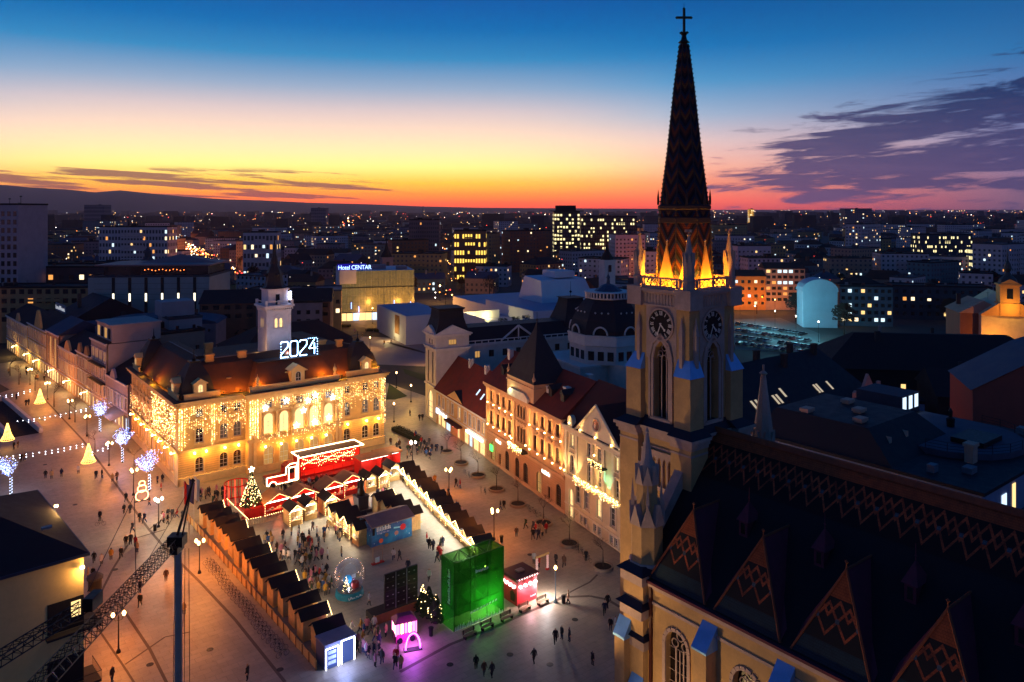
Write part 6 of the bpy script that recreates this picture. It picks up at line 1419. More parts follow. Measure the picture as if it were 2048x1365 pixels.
def stall_parts(kind):
    """front with the serving hatch is -y; ridge along y, gables front and back"""
    if kind in _st: return _st[kind]
    w, d, h, rh = {'hut': (2.1, 3.1, 2.75, .85), 'big': (4.6, 3.2, 2.6, 1.1), 'red': (4.6, 3.2, 2.6, 1.2), 'lit': (2.2, 2.5, 2.5, .7)}[kind]
    wm = RED if kind == 'red' else WOOD
    P = []
    b = MB(); top = lambda x: h+rh*(1-abs(x)/(w/2))*.96
    plank_wall(b, -w/2, w/2, d, 0, h, 9, top=top); P.append(('back_wall', b.data('back_wall', wm)))
    for s in (-1, 1):
        b = MB(); n = 8
        for i in range(n): y0, y1 = d*i/n+.012, d*(i+1)/n-.012; b.box(s*w/2-.03-(i % 2)*.008, s*w/2+.03+(i % 2)*.008, y0, y1, 0, h)
        P.append(('side_wall', b.data('side_wall', wm)))
    b = MB(); plank_wall(b, -w/2, w/2, .05, 0, 1.0, 9); b.box(-w/2-.05, w/2+.05, -.35, .25, 1.0, 1.08); P.append(('counter', b.data('counter', wm)))
    b = MB(); b.ext([(-w/2, h), (w/2, h), (0, h+rh)], 'y', .0, .06); P.append(('front_gable', b.data('front_gable', wm)))
    for s in (-1, 1):
        b = MB(); e = .18 if kind == 'hut' else .3; x1 = s*(w/2+e); z1 = h-rh*e/(w/2); b.add([(0, -.5, h+rh), (x1, -.5, z1), (x1, d+.3, z1), (0, d+.3, h+rh), (0, -.5, h+rh+.09), (x1, -.5, z1+.09), (x1, d+.3, z1+.09), (0, d+.3, h+rh+.09)], [(0, 1, 2, 3), (7, 6, 5, 4), (0, 4, 5, 1), (1, 5, 6, 2), (2, 6, 7, 3)])
        P.append(('roof_slope', b.data('roof_slope', TSHEET if kind == 'red' else FELT)))
    b = MB(); b.box(-w/2+.2, w/2-.2, .3, .45, h-.35, h-.22); P.append(('strip_lamp', b.data('strip_lamp', WHT)))
    b = MB()
    for i in range(9): b.box(-w/2+.25+i*(w-.5)/9, -w/2+.25+(i+.7)*(w-.5)/9, -.2, .1, 1.08, 1.2+.18*((i*7) % 3))
    for i in range(6): b.box(-w/2+.3+i*(w-.6)/6, -w/2+.3+(i+.7)*(w-.6)/6, d-.3, d-.1, 1.2, 1.6+.2*((i*5) % 3))
    P.append(('goods', b.data('goods', COUNT)))
    _st[kind] = P; return P
def stall(kind, label, pos, rz, energy=0, col=(255, 236, 206), group='market stalls', string=False, ly=.9):
    t = thing('market_stall', label, 'stall', (pos[0], pos[1], .02), rz, group)
    for nm, me in stall_parts(kind):
        o = obj(nm, me, t)
        if nm == 'goods': stuff(o)
    if energy: lamp('stall_lamp', (0, -ly+.6, 2.0), energy, col, .25, t)
    if string:
        w, d, h, rh = {'hut': (2.1, 3.1, 2.75, .85), 'red': (4.6, 3.2, 2.6, 1.2), 'lit': (2.2, 2.5, 2.5, .7), 'big': (4.6, 3.2, 2.6, 1.1)}[kind]; b = MB(); e = .35
        for s in (-1, 1):
            for i in range(14): u = i/13; b.octa((s*(w/2+e)*u, -.56, h+rh*(1-u*(w/2+e)/(w/2))+.02), .05)
            for i in range(8): b.octa((s*(w/2+.02), -.06, .2+i*(h-.2)/8), .045)
        stuff(b.build('string_light', STR, t))
    return t
ords = ['first', 'second', 'third', 'fourth', 'fifth', 'sixth', 'seventh', 'eighth', 'ninth', 'tenth', 'eleventh', 'twelfth', 'thirteenth', 'fourteenth', 'fifteenth']
# fence row: backs to the paved walk, hatches to the market. Grid x about 39, from the white cabin up to the tree
for i in range(14):
    gy = 87.6+i*3.58; big = i in (2, 3)
    p = g2w(40.9+rnd.uniform(-.25, .25), gy+rnd.uniform(-.2, .2))
    stall('hut', f'{ords[i]} wooden hut of the fenced row counted from the white glowing cabin', p, A38+pi/2+rnd.uniform(-.05, .05), 60 if i % 2 else 90, (255, 226, 190), 'huts of the fenced row', i % 3 == 1)
FN = thing('market_fence', 'long timber board fence behind the row of wooden huts', 'fence', g2w(36.6, 84)+(0,), A38+pi/2)
pm = MB(); pm.box(.02, .48, -.03, .03, .05, 1.15); pm = pm.data('fence_board', WOOD)
for i in range(110): o = obj('fence_board', pm, FN, (i*.5, .03*sin(i*1.3), .01*sin(i*2.1)))
for i in range(28):
    q = MB(); q.box(-.05, .05, .05, .15, 0, 1.25); q.build('fence_post', WOOD2, FN, (i*2, 0, 0))
# middle cluster, two rows back to back
for i in range(4):
    stall('hut', f'{ords[i]} wooden hut behind the blue kiosk facing the snow globe side', g2w(55.2, 111.6+3.1*i), A38-pi/2, 110, (255, 232, 196), 'huts behind the blue kiosk', i == 1)
    stall('hut', f'{ords[i]} wooden hut behind the blue kiosk facing the long lit row', g2w(66.6, 111.4+3.1*i), A38+pi/2, 90, (255, 236, 206), 'huts behind the blue kiosk', i == 3)
# long lit row beside the palace pavement
for i in range(12):
    y = -41.5+3.5*i+rnd.uniform(-.3, .3); lx = -21.0+.05*i
    X, Y = rw(lx, y)[:2]
    stall('lit', f'{ords[i]} brightly lit hut from the green scaffold in the long row along the palace', (X, Y), RA-pi/2+rnd.uniform(-.05, .05), 230, (255, 246, 226), 'lit huts along the palace', i % 2 == 0)
    # prints of light: bulbs along the counter
    b = MB()
    for k in range(16): b.octa((-.75, -1.5+k*.2, 2.25-.12*sin(pi*k/15)), .07)
    so = stuff(tag(b.build('counter_bulb_string', WHT, None, (X, Y, .02), RA), 'string of white bulbs over the counters of the long lit row', 'string light', 'bulb strings of the lit row'))
# red chalets in front of the truck
for i, (px, py) in enumerate(((556, 1030), (607, 1018), (666, 1003), (703, 990))):
    stall('red', f'{ords[i]} red walled chalet with brown board roof counted from the decorated tree', P2(px, py), A38, 150, (255, 110, 50), 'red chalets before the truck', True)
for i, (px, py) in enumerate(((592, 1052), (622, 1040), (662, 1030), (505+285, 962), (768, 978), (742, 985))):
    stall('hut', ['small lit food hut before the first red chalet', 'small hut with straw sledge roof sign before the second red chalet', 'small lit drinks hut before the third red chalet', 'small hut with dark roof beyond the bronze statue', 'small hut stringed with lights beside the red booth', 'small brightly lit hut beside the bronze statue'][i], P2(px, py), A38, 260, (255, 246, 226), None, i % 2 == 0)
# ---- red truck stage with glowing outline
TK = thing('christmas_truck', 'red show truck outlined in white light tubes with open trailer stage', 'truck', P2(600, 968)+(0.02,), A38)
TUBE = glow('truck_tube', (255, 216, 160), 11, True)
def px_local(o, px, py, z=0):
    p = P2(px, py, z); dx_, dy_ = p[0]-o.location.x, p[1]-o.location.y; a = o.rotation_euler.z
    return (dx_*cos(a)+dy_*sin(a), -dx_*sin(a)+dy_*cos(a))
L_ = 13.0
b = MB(); b.box(0, L_, .2, 3.4, .9, 1.3); b.box(0, L_, 3.2, 3.4, 1.3, 5.0); b.box(L_-.2, L_, 0.2, 3.4, 1.3, 5.0); b.box(0, .2, .2, 3.4, 1.3, 5.0); b.build('trailer', RED, TK)
b = MB(); b.box(-.2, L_+.3, -.6, 3.6, 5.0, 5.2); b.build('trailer_roof', M('trailer_brown', (120, 58, 30), .6, .15, 1), TK)
for (p, q) in (((-.3, -.7), (L_+.4, -.7)), ((L_+.4, -.7), (L_+.4, 3.7)), ((L_+.4, 3.7), (-.3, 3.7)), ((-.3, 3.7), (-.3, -.7))):
    b = MB(); b.tube((p[0], p[1], 5.28), (q[0], q[1], 5.28), .085, .085, 6); b.build('light_tube', TUBE, TK)
strokes(10, 6, .9, 12, REDD, TK, (2, -.2, 5.22), 0).rotation_euler = (-pi/2, 0, 0)
b = MB()
for k in range(3):
    for i in range(26): b.octa((.8+i*.45, .3+.5*k, 4.5-k*.55-.5*abs(sin(i*.38+k))), .09)
for i in range(70): b.octa((rnd.uniform(.3, L_-.3), rnd.uniform(2.6, 3.1), rnd.uniform(1.6, 4.6)), .06)
stuff(b.build('stage_bulb', STR, TK))
for x in (2.5, 6.5, 10.5):
    b = MB(); b.box(x-.8, x+.8, .2, .5, 4.75, 4.92); b.build('stage_lamp', WHT, TK); lamp('stage_light', (x, .4, 4.3), 260, (255, 96, 40), .3, TK)
for i in range(7):
    b = MB(); b.tube((.3+i*2, -1.6, 0), (.3+i*2, -1.6, 2.6), .05); b.build('stage_rail_post', RED, TK)
b = MB(); b.box(.2, L_-.2, -1.5, .2, .35, .9); b.build('stage_step', REDD, TK)
for x in (1.6, 3.0, 9.5, 10.9, 12.2):
    b = MB(); b.tube((x, .25, .5), (x, .6, .5), .5, .5, 14); b.build('wheel', IRON, TK)
C0 = -6.4
b = MB(); b.box(-2.7, -.5, .3, 3.0, .7, 3.6); b.ext([(-2.7, 2.2), (-2.7, 3.6), (-1.9, 4.1), (-.5, 4.1), (-.5, 2.2)][::-1], 'y', .4, 2.9); b.box(C0, -2.7, .6, 2.7, .7, 2.2); b.build('cab', RED, TK)
b = MB(); b.ext([(-2.72, 2.4), (-2.72, 3.4), (-2.1, 3.8), (-1.1, 3.8), (-1.1, 2.4)][::-1], 'y', .26, .29); b.build('cab_window', PANE, TK)
b = MB(); b.box(C0-.12, C0, .8, 2.5, .9, 2.1); b.build('grille', M('chrome', (150, 150, 150), .3, .1, 1, metal=.8), TK)
for x in (-5.4, -1.6):
    b = MB(); b.tube((x, .3, .55), (x, .7, .55), .55, .55, 14); b.build('wheel', IRON, TK)
for k, pts in enumerate(([(C0, .45, 2.3), (-2.8, .2, 2.35), (-2.75, .2, 3.65), (-1.9, .2, 4.2), (-.5, .2, 4.2), (-.5, .2, .8)], [(C0, .45, 2.3), (C0, .45, .8), (-6.1, .3, .8)], [(-6.1+.75*(1-cos(pi*i/8)), .25, .7+.75*sin(pi*i/8)) for i in range(9)], [(-4.5, .3, .8), (-.4, .3, .8)], [(-2.2, .2, 1.0), (-2.2, .2, 3.5), (-.8, .2, 3.5), (-.8, .2, 1.0), (-2.2, .2, 1.0)], [(-.3, .1, .9), (-.3, .1, 5.6)])):
    b = MB(); b.path(pts, .08, 6); b.build('light_tube', TUBE, TK)
# ---- red booth beside the truck, light gate and tree
def booth(label, px, py, w, d, h, rz, name='red_booth', roofm=None):
    t = thing(name, label, 'booth', P2(px, py)+(.02,), rz)
    b = MB(); b.box(0, w, d-.1, d, 0, h); b.box(0, .1, 0, d, 0, h); b.box(w-.1, w, 0, d, 0, h); b.build('wall', RED, t); b = MB(); b.box(0, w, 0, .15, 0, 1.1); b.build('counter', REDD, t)
    b = MB(); b.box(-.3, w+.3, -.4, d+.2, h, h+.25); b.build('roof', roofm or TSHEET, t); b = MB(); b.box(.3, w-.3, .3, .5, h-.3, h-.15); b.build('strip_lamp', WHT, t); lamp('booth_light', (w/2, .3, h-.7), 260, (255, 220, 190), .3, t); return t
booth('red open booth with bright lamp beside the show truck', 722, 958, 6.5, 3, 3.6, A38); booth('red booth with brown flat roof past the show truck', 762, 945, 4.5, 3.4, 3.4, A38)
LGt = thing('light_gate', 'red glowing ring gate of vertical light tubes beside the decorated tree', 'light gate', P2(474, 1005)+(0,), A38)
RT = glow('red_tube', (255, 54, 40), 3.2, True)
b = MB(); b.path([(2.2*cos(2*pi*i/24), 2.2*sin(2*pi*i/24), 3.6) for i in range(25)], .12, 5); b.build('gate_ring', RED, LGt); b = MB(); b.path([(2.2*cos(2*pi*i/24), 2.2*sin(2*pi*i/24), .15) for i in range(25)], .12, 5); b.build('gate_ring', RED, LGt)
for i in range(22): a = 2*pi*i/22; b = MB(); b.tube((2.2*cos(a), 2.2*sin(a), .15), (2.2*cos(a), 2.2*sin(a), 3.6), .06, .06, 5); b.build('gate_tube', RT if i % 2 else RED, LGt)
XT = thing('christmas_tree', 'decorated conifer full of golden lights in a red wrapped box', 'christmas tree', P2(503, 1030)+(0,), A38)
b = MB(); b.box(-1.9, 1.9, -1.9, 1.9, 0, 1.7); b.build('gift_box', M('gift_wrap', (176, 20, 18), .5, .3, 1.5), XT); b = MB(); b.box(-2, 2, -2, 2, 1.7, 1.85); b.build('box_lid', RED, XT)
b = MB(); b.tube((0, 0, 1.8), (0, 0, 7.6), .14, .03); b.build('trunk', WOOD2, XT)
def conifer(mb, r0, z0, z1, n, rr, sz=.35):
    for _ in range(n):
        u = rr.random()**.75; z = z0+(z1-z0)*u; r = r0*(1-u)*(.55+.45*rr.random())*(1+.12*sin(z*7)); a = rr.uniform(0, 2*pi); X, Y = r*cos(a), r*sin(a); s = sz*(1.1-.6*u); dz_ = -.5*s
        mb.quad((X, Y, z), (X+s*cos(a+.5), Y+s*sin(a+.5), z+dz_), (X+1.2*s*cos(a), Y+1.2*s*sin(a), z+dz_*1.3), (X+s*cos(a-.5), Y+s*sin(a-.5), z+dz_))
b = MB(); conifer(b, 1.85, 1.9, 7.5, 1500, rnd); b.build('needles', M('fir_green', (34, 56, 26), .85, .35, 2), XT)
b = MB()
for _ in range(380): u = rnd.random()**.8; a = rnd.uniform(0, 2*pi); r = 1.95*(1-u)+.05; b.octa((r*cos(a), r*sin(a), 1.9+5.5*u), .055, rnd.randrange(2))
stuff(b.build('tree_light', [FB, STR], XT))
b = MB(); pts = [((.55 if i % 2 == 0 else .24)*sin(i*pi/5), 8.0+(.55 if i % 2 == 0 else .24)*cos(i*pi/5)) for i in range(10)]; b.ext(pts[::-1], 'y', -.1, .1); b.build('star_top', glow('tree_star', (255, 236, 190), 24, True), XT)
lamp('tree_glow', (0, -2.6, 3.2), 90, (255, 180, 90), .5, XT)
# low picket fence with bulbs round the red corner
PF = thing('picket_fence', 'low white picket fence with bulbs round the decorated tree', 'fence', (0, 0, 0)); pts = [P2(*p) for p in ((452, 1008), (470, 1026), (497, 1052), (530, 1045), (572, 1033))]
pk = MB(); pk.box(-.06, .06, -.02, .02, 0, 1.0); pk = pk.data('picket', M('picket_white', (200, 180, 150), .7, .15, 2)); bb = MB()
for a, b_ in zip(pts, pts[1:]):
    L = math.dist(a, b_); n = int(L/.26); an = atan2(b_[1]-a[1], b_[0]-a[0])
    for i in range(n): obj('picket', pk, PF, (a[0]+(b_[0]-a[0])*i/n, a[1]+(b_[1]-a[1])*i/n, .02), an)
    for i in range(int(L/.4)): u = i/(L/.4); bb.octa((a[0]+(b_[0]-a[0])*u, a[1]+(b_[1]-a[1])*u, 1.1), .06)
stuff(bb.build('fence_bulb', STR, PF))
# ---- blue kiosk
def blue_mat():
    m = bpy.data.materials.new('blue_print'); m.use_nodes = True; nt = m.node_tree; b = nt.nodes['Principled BSDF']; t = nt.nodes.new('ShaderNodeTexCoord')
    v = nt.nodes.new('ShaderNodeTexVoronoi'); v.inputs['Scale'].default_value = 1.5; nt.links.new(t.outputs['Object'], v.inputs['Vector']); n = noise(nt, t.outputs['Object'], .5, 3, .5)
    c = mixc(nt, n.rng(.35, .65), lin((10, 50, 130)), lin((20, 130, 190))); c = mixc(nt, E(nt, v.outputs['Distance']).lt(.14), c, lin((210, 230, 240))); nt.links.new(c, b.inputs['Base Color']); b.inputs['Roughness'].default_value = .5; return m
BLU = blue_mat()
BK = thing('blue_kiosk', 'blue printed kiosk with snowflake dots, white lettering and grey pitched roof', 'kiosk', P2(744, 1097)+(.02,), A38)
b = MB(); b.box(0, 7.3, 0, 4.2, 0, 3.4); b.build('body', BLU, BK)
b = MB(); b.ext([(-.5, 3.4), (2.1, 4.4), (4.7, 3.5), (4.7, 3.35), (2.1, 4.25), (-.5, 3.25)], 'x', -.3, 7.6); b.build('roof', M('kiosk_roof', (120, 104, 104), .6, .2, .8), BK)
strokes(9, 2.6, .75, 31, M('print_white', (230, 232, 236), .6, 0), BK, (.8, -.03, 2.35)); strokes(9, 2.2, .35, 32, M('print_lilac', (170, 170, 220), .6, 0), BK, (.9, -.03, 1.9))
for (x, z, r, c) in ((1.6, .75, .36, (226, 96, 70)), (2.6, 1.45, .3, (140, 110, 80)), (5.6, 2.0, .5, (196, 24, 40)), (4.4, 1.3, .34, (190, 130, 120))):
    q = MB(); q.ext([(x+r*cos(i*pi/7)*(1+.15*(i % 2)), z+r*sin(i*pi/7)) for i in range(14)], 'y', -.05, -.02); q.build('printed_sweet', M('print_%d' % c[0], c, .5, .1), BK)
q = MB(); q.ext([(3.9, 2.35), (5.3, 2.15), (5.3, 1.95), (3.9, 2.1)][::-1], 'y', -.04, -.01); q.build('printed_streak', M('print_ice', (150, 220, 235), .5, .1), BK)
q = MB(); q.box(0.05, .5, -.06, -.02, 1.9, 3.2); q.build('dark_hatch', PANE, BK)
# ---- bronze statue on plinth
SM = thing('statue', 'dark bronze statue of a standing figure with raised arm on a stone plinth', 'statue', P2(722, 1022)+(0,), A38)
b = MB(); b.box(-1.5, 1.5, -1.5, 1.5, 0, .5); b.box(-1, 1, -1, 1, .5, 2.6); b.box(-1.1, 1.1, -1.1, 1.1, 2.6, 2.85); b.build('plinth', M('plinth_stone', (74, 70, 72), .8, .2, 1), SM)
b = MB(); b.lathe([(.75, 2.85), (.62, 3.6), (.5, 4.3), (.6, 4.9), (.62, 5.2), (.3, 5.45), (.16, 5.55), (.24, 5.75), (.22, 6.0), (.06, 6.15)], 12); b.tube((.5, 0, 5.1), (.95, -.2, 5.9), .15, .11, 8); b.tube((.95, -.2, 5.9), (1.0, -.25, 6.6), .11, .08, 8); b.tube((-.52, 0, 5.1), (-.7, -.2, 4.2), .15, .12, 8); b.build('bronze_figure', M('bronze', (34, 30, 28), .45, .3, 2, metal=.5), SM, smooth=True)
# ---- snow globe
SG = thing('snow_globe', 'giant clear snow globe on a teal printed base with small tree inside', 'snow globe', P2(699, 1190)+(.02,), A38)
gm = bpy.data.materials.new('globe_film'); gm.use_nodes = True; nt = gm.node_tree; nt.nodes.clear(); o_ = nt.nodes.new('ShaderNodeOutputMaterial'); mx = nt.nodes.new('ShaderNodeMixShader'); tr_ = nt.nodes.new('ShaderNodeBsdfTransparent'); gs = nt.nodes.new('ShaderNodeBsdfGlossy'); gs.inputs['Roughness'].default_value = .1; gs.inputs['Color'].default_value = (.9, .86, .95, 1); lw = nt.nodes.new('ShaderNodeLayerWeight'); lw.inputs['Blend'].default_value = .25
fz_ = E(nt, lw.outputs['Facing']).pow(1.7)*.8+.13; nt.links.new(fz_.s, mx.inputs[0]); nt.links.new(tr_.outputs[0], mx.inputs[1]); nt.links.new(gs.outputs[0], mx.inputs[2]); nt.links.new(mx.outputs[0], o_.inputs[0])
b = MB(); R_ = 2.25; b.lathe([(max(.02, R_*sin(a)), .75+2.0-R_*cos(a)) for a in [.62+(pi-.63)*i/18 for i in range(19)]], 32); b.build('film_dome', gm, SG, smooth=True)
b = MB(); b.lathe([(1.95, 0), (2.0, .1), (1.85, .8), (1.7, .85)], 32); b.build('base_ring', M('teal_print', (20, 110, 130), .5, .4, 1.5, emit=(20, 110, 130), es=.08, light=False), SG)
q = strokes(8, 2.2, .3, 41, MATS['print_white'], SG, (-1.1, -1.93, .3)); b = MB(); b.lathe([(1.68, .86), (1.66, .9)], 24); b.build('globe_floor', M('grey_felt', (96, 92, 88), .9, .1, 1), SG)
b = MB(); conifer(b, .5, .95, 2.7, 260, rnd, .2); b.build('small_tree', MATS['fir_green'], SG); b = MB()
for _ in range(90): u = rnd.random(); a = rnd.uniform(0, 2*pi); b.octa(((.5*(1-u)+.03)*cos(a), (.5*(1-u)+.03)*sin(a), .95+1.75*u), .045)
for o in (stuff(b.build('tree_light', FB, SG)),): o.location = (-.6, -.2, 0)
SG.children[-2].location = (-.6, -.2, 0)
b = MB(); b.lathe([(.4, 0), (.55, .2), (.5, .8), (.3, .8)], 14, (.75, -.3, .9)); b.build('red_pot', RED, SG); b = MB(); b.lathe([(.62, -.12), (.62, .12)], 20); o = b.build('blue_disc', M('disc_blue', (30, 130, 190), .4, .1, emit=(40, 140, 200), es=.25, light=False), SG, (0, .6, 1.9)); o.rotation_euler = (pi/2, 0, 0)
b = MB(); b.box(.7, 1.3, .7, .75, 1.8, 2.3); b.build('white_card', MATS['print_white'], SG)
lamp('globe_light', (0, .2, 1.2), 40, (210, 230, 255), .2, SG)
# ---- back of the video wall
VW = thing('video_wall', 'black panelled back of a video wall on a slatted timber base', 'video wall', P2(769, 1240)+(.02,), A38-.02)
for i in range(3):
    for j in range(4): q = MB(); q.box(.04+i*1.65, 1.66+i*1.65, 0, .25, 1.3+j*1.15, 2.4+j*1.15); q.build('screen_panel', M('panel_black', (18, 18, 22), .5, .2, 1), VW)
for i in range(6):
    for j in range(4): q = MB(); q.box(.35+i*.8, .55+i*.8, -.06, 0, 1.75+j*1.15, 1.83+j*1.15); q.build('panel_handle', M('handle_grey', (150, 150, 150), .4, .1), VW)
for x in (1.66, 3.3): q = MB(); q.box(x-.04, x+.04, -.09, 0, .1, 5.8); q.build('support_bar', M('bar_grey', (120, 120, 124), .4, .1), VW)
for i in range(36): q = MB(); q.box(-1.8+i*.2, -1.66+i*.2, -.6, -.5, 0, 1.2); q.build('base_slat', WOOD2, VW)
q = MB(); q.box(-1.8, 5.4, -.5, 1.8, 0, 1.1); q.build('base_box', FELT, VW)
# ---- scaffold wrapped in green mesh
GR = thing('scaffold', 'scaffold cube wrapped in green printed mesh with steel frame visible', 'scaffold', P2(908, 1266)+(.02,), A38)
GMESH = bpy.data.materials.new('green_mesh'); GMESH.use_nodes = True; nt = GMESH.node_tree; nt.nodes.clear(); o_ = nt.nodes.new('ShaderNodeOutputMaterial'); mx = nt.nodes.new('ShaderNodeMixShader'); tr_ = nt.nodes.new('ShaderNodeBsdfTransparent'); tr_.inputs[0].default_value = (.55, .95, .5, 1); df = nt.nodes.new('ShaderNodeBsdfDiffuse'); tl = nt.nodes.new('ShaderNodeBsdfTranslucent'); ad = nt.nodes.new('ShaderNodeMixShader')
t_ = nt.nodes.new('ShaderNodeTexCoord'); nn_ = noise(nt, t_.outputs['Object'], .7, 4, .6); cc = mixc(nt, nn_.rng(.35, .7), lin((26, 98, 30)), lin((38, 118, 38))); nt.links.new(cc, df.inputs[0]); nt.links.new(cc, tl.inputs[0]); nt.links.new(df.outputs[0], ad.inputs[1]); nt.links.new(tl.outputs[0], ad.inputs[2]); ad.inputs[0].default_value = .5; mx.inputs[0].default_value = .52; nt.links.new(tr_.outputs[0], mx.inputs[1]); nt.links.new(ad.outputs[0], mx.inputs[2]); nt.links.new(mx.outputs[0], o_.inputs[0])
for nm, (x0, x1, y0, y1) in (('front_mesh', (0, 8, 0, .03)), ('side_mesh', (0, .03, .03, 3)), ('rear_mesh', (0, 8, 3, 3.03)), ('end_mesh', (7.97, 8, .03, 3))): q = MB(); q.box(x0, x1, y0, y1, 0.05 if nm != 'rear_mesh' else 0.05, 8.8); q.build(nm, GMESH, GR)
def bar(a, b_, r=.045, nm='scaffold_tube'): q = MB(); q.tube(a, b_, r, r, 5); q.build(nm, M('scaffold_steel', (40, 46, 40), .5, .1), GR)
for x in (.15, 2.7, 5.3, 7.85):
    for y in (.15, 2.85): bar((x, y, 0), (x, y, 8.9))
for z in (2.9, 5.9, 8.8):
    for y in (.15, 2.85): bar((.15, y, z), (7.85, y, z))
    for x in (.15, 2.7, 5.3, 7.85): bar((x, .15, z), (x, 2.85, z))
for (a, c) in ((.15, 2.7), (2.7, 5.3), (5.3, 7.85)):
    for z in (0, 2.9, 5.9): bar((a, 2.85, z), (c, 2.85, z+2.9)); bar((c, 2.85, z), (a, 2.85, z+2.9), .035); bar((a, .15, z+2.9), (c, 2.85, z+2.9), .035)
strokes(8, 2.1, .45, 51, MATS['print_white'], GR, (3.3, -.03, 6.6)); sk = random.Random(5)
q = MB()
for i in range(30): x = .1+i*.26; z = .1+sk.random()*.5; q.ext([(x, .08), (x+.22, .08), (x+.11, .25+z)], 'y', -.03, -.01)
for i in range(9): x = 2.5+i*.5; q.ext([(x, 1.5+.05*i), (x+.35, 1.6+.05*i), (x+.3, 1.85+.05*i), (x+.05, 1.75+.05*i)], 'y', -.03, -.01)
q.build('printed_scene', MATS['print_white'], GR)
strokes(12, 4.5, .5, 52, M('print_pale_green', (120, 190, 130), .6, 0), GR, (-.04, .9, 3.2)).rotation_euler = (0, -pi/2, -pi/2)
GR_l = lamp('scaffold_light', (5.8, 1.6, 2.2), 700, (220, 255, 200), .3, GR); q = MB(); q.octa((6.8, 2.6, 5.5), .12); q.build('scaffold_bulb', HOT, GR); lamp('scaffold_light', (1.0, -2.0, 6.5), 0.1, (220, 255, 200), .3, GR)
# ---- red kiosk with glowing lanterns
RK = thing('red_kiosk', 'small red kiosk with glowing white lantern rows and dark red roof', 'kiosk', P2(1034, 1214)+(.02,), A38)
b = MB(); b.box(0, 3.5, 0, 3.2, 0, 3.4); b.build('body', M('kiosk_red', (176, 40, 48), .5, .25, 1.5), RK); b = MB(); b.box(-.25, 3.75, -.25, 3.45, 3.4, 3.75); b.build('roof', M('kiosk_dark_red', (86, 12, 22), .5, .25, 1), RK)
LAN = glow('lantern_white', (255, 214, 214), 7, True)
for i in range(4):
    for (x, y) in ((.45+i*.87, -.22), (-.22, .4+i*.8)): q = MB(); q.lathe([(.02, -.25), (.25, -.1), (.25, .1), (.02, .25)], 8, (x, y, 2.6)); q.build('lantern', LAN, RK)
for i in range(8): q = MB(); q.octa((.2+i*.45, -.3, 3.6), .09); q.build('roof_bulb', LAN, RK)
lamp('kiosk_light', (4.4, -.9, 1.4), 620, (255, 240, 236), .4, RK); lamp('kiosk_light', (1.6, -1.0, 1.6), 200, (255, 190, 200), .4, RK)
strokes(5, 1.0, .25, 61, MATS['print_white'], RK, (2.3, -.03, .6)); q = MB(); q.ext([(.5, .4), (1.4, .4), (1.5, 1.5), (1.0, 1.9), (.4, 1.5)], 'x', -.04, -.01); q.build('side_poster', M('poster_dark', (60, 24, 20), .5, .4, 2), RK); q = MB(); q.box(1.2, 2.3, 1.2, 2.0, 3.75, 3.95); q.build('roof_bow', M('bow_cream', (200, 150, 120), .6, .1), RK)
# ---- white glowing cabin at the end of the fenced row
WC = thing('glowing_cabin', 'grey glass cabin outlined with white light tubes at the end of the hut row', 'cabin', P2(650, 1343)+(.02,), A38)
b = MB(); b.box(0, 3.9, .1, 2.6, 0, 2.8); b.build('body', M('cabin_grey', (96, 100, 128), .4, .2, 1), WC); b = MB(); b.box(-.1, 4.0, 0, 2.7, 2.8, 2.95); b.build('roof', M('cabin_roof', (130, 126, 140), .6, .15, 1), WC)
CT_ = glow('cabin_tube', (214, 222, 255), 13, True)
for (x0, x1, z1) in ((.15, 1.7, 2.4), (2.1, 3.75, 2.75)):
    for p, q_ in (((x0, .02), (x0, z1)), ((x0, z1), (x1, z1)), ((x1, z1), (x1, .02))): q = MB(); q.tube((p[0], 0, p[1]), (q_[0], 0, q_[1]), .06, .06, 5); q.build('light_tube', CT_, WC)
q = MB(); q.box(.25, 1.6, .03, .09, .1, 2.3); q.build('glass_door', glow('cabin_glass', (90, 120, 220), .5), WC); q = MB(); q.box(2.2, 3.65, .03, .09, .1, 2.6); q.build('glass_door', MATS['cabin_glass'], WC)
for i in range(3): q = MB(); q.box(.4, 1.4, .0, .05, .5+i*.6, .9+i*.6); q.build('shelf_goods', M('shelf_goods', (180, 190, 220), .5, .5, 4, emit=(180, 190, 230), es=.3, light=False), WC)
lamp('cabin_light', (1.9, -1.4, 1.6), 240, (150, 170, 255), .4, WC)
# ---- pink sweet cart
PC = thing('sweet_cart', 'pink lit sweet cart with striped glowing sides and canopy', 'cart', P2(792, 1290)+(.02,), A38-.25)
PKL = glow('pink_glow', (255, 120, 200), 3.5, True); CRM = glow('cream_glow', (255, 220, 170), 4)
b = MB(); b.box(0, 2.6, 0, 1.7, 0, 1.0); b.build('body', M('cart_pink', (170, 60, 110), .5, .25, 2), PC); b = MB(); b.frus((-.2, 2.8, -.2, 1.9), 2.5, (.4, 2.2, .4, 1.3), 3.1); b.build('canopy', M('cart_canopy', (140, 50, 90), .6, .2, 2), PC)
for i in range(5): q = MB(); q.box(.1+i*.5, .45+i*.5, -.03, .02, 1.15, 2.4); q.build('lit_panel', CRM if i % 2 else PKL, PC)
for i in range(3): q = MB(); q.box(-.03, .02, .15+i*.5, .5+i*.5, 1.15, 2.4); q.build('lit_panel', PKL if i % 2 else CRM, PC)
for (x, y) in ((0, 0), (2.6, 0), (0, 1.7), (2.6, 1.7)): q = MB(); q.box(x-.06, x+.06, y-.06, y+.06, 1.0, 2.5); q.build('canopy_post', PKL, PC)
for x in (.5, 2.1): q = MB(); q.tube((x, -.1, .35), (x, .02, .35), .35, .35, 12); q.build('wheel', IRON, PC)
lamp('cart_light', (1.6, -1.6, 1.5), 420, (210, 100, 255), .3, PC)
